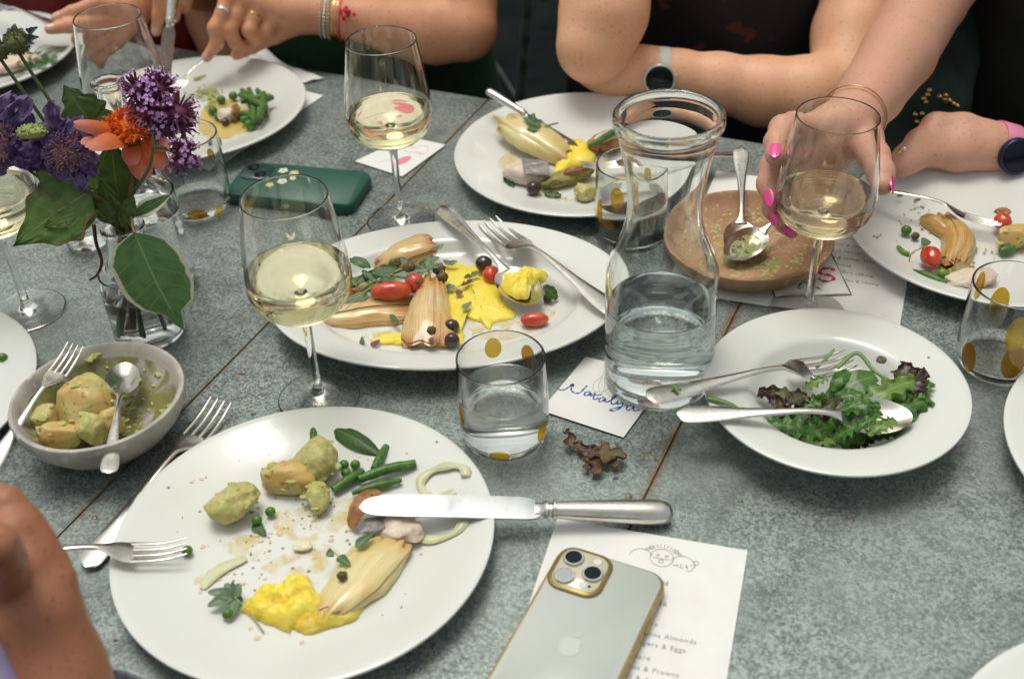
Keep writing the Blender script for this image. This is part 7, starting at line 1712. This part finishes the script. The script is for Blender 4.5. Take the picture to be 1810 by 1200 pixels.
for x, y in ((1680, 181), (1684, 184), (1690, 187)): mb.blob(P(x, y, 1.25), (.006, .003, .003), 2)
part_of(mb, 'gold_beading', gold_j, p4)
mb = sdf_mesh([chain((1600, 330, 1.26, .05), (1640, 190, 1.30, .045), (1672, 60, 1.42, .05), (1690, -100, 1.5, .05))], .01, .02)
part_of(mb, 'shawl', mat('dark_teal_cloth', (.012, .030, .026), rough=.85, col2=(.006, .014, .012), scale=14, bump=.001, bscale=50), p4)

# ---- near guest, only the hand shows
p5 = person('near person whose out of focus hand and lavender sleeve enter at the table corner', (-.30, .30, 0.0))
g5 = [chain((150, 1480, .375, .040), (118, 1290, .412, .0325), (96, 1190, .435, .0290), (60, 1085, .455, .0262), (44, 1010, .472, .0225)), chain((84, 1085, .452, .0170), (92, 1030, .466, .0130), (84, 1002, .474, .0112)), chain((44, 1010, .472, .0220), (24, 950, .486, .0180), (2, 915, .498, .0135), (-20, 900, .505, .012)),
      chain((86, 1004, .474, .0110), (62, 960, .484, .0108), (34, 920, .494, .0105), (10, 890, .500, .0100), (-24, 880, .505, .0095)), chain((20, 1090, .452, .022), (2, 1040, .462, .0185), (-16, 1010, .465, .016)), finger((10, 1020, .452, .0125), (6, 990, .442, .0115), (-4, 965, .440, .0108), (-28, 948, .444, .010))]
part_of(sdf_mesh(g5, .0022, .0040, 1), 'body', skin_d, p5, autosmooth=False)
tr_, q5 = torso(p5, -.70, .24, cloth('lavender_cloth', (.30, .26, .42), (.24, .20, .36)), rot=PI-TA, r=.118, name='top')  # the guest's trunk, out of view, added to shade the table's near left
mbh = face(p5, q5, skin_d); part_of(mbh, 'head', skin_d, p5, autosmooth=False)
mb = sdf_mesh([chain((-40, 1520, .36, .052), (-56, 1300, .40, .040), (-66, 1180, .425, .028))], .005, .01)
part_of(mb, 'sleeve', MATS['lavender_cloth'], p5)
mb = sdf_mesh([[(P(-40, 1520, .36), .045), (q5(-.19, .0, .02), .05), (q5(-.17, .02, .28), .058)]], .01, .02); part_of(mb, 'sleeve', MATS['lavender_cloth'], p5)

# ------------------------------------------------------------------ chairs
def chair(x, y, label, rz=-TA):
    root = thing('metal_chair', label, 'chair', (x, y, -.752), rz, 'metal garden chairs')
    mb = MB(); mb.prism(rrect(.40, .38, .05), .435, .452, .004); mb.build('seat', steel_dark, root)
    for sx in (-1, 1):
        mb = MB(); mb.tube(spline([V(sx*.19, .19, 0), V(sx*.185, .17, .44), V(sx*.19, .22, .70), V(sx*.185, .25, .92)], 14), .0085, 10); mb.build('back_post', steel_dark, root)
        mb = MB(); mb.tube([V(sx*.17, -.17, .44), V(sx*.19, -.20, 0)], .0085, 10); mb.build('leg', steel_dark, root)
        mb = MB(); mb.tube(spline([V(sx*.18, .20, .52), V(0, .235, .74), V(-sx*.185, .25, .90)], 10), .0065, 8); mb.build('cross_bar', steel_dark, root)
    mb = MB(); mb.tube(spline([V(-.185, .25, .92), V(0, .265, .95), V(.185, .25, .92)], 12), .0085, 10); mb.build('top_rail', steel_dark, root)
    return root
ch = [chair(-.60, 1.86, 'dark metal chair under the person in red'), chair(-.215, 1.70, 'dark metal chair whose back post shows between the green and the floral dress'), chair(.29, 1.56, 'dark metal chair under the person with folded arms'), chair(.76, 1.40, 'dark metal chair under the person in black')]
# dark planting bed behind the guests
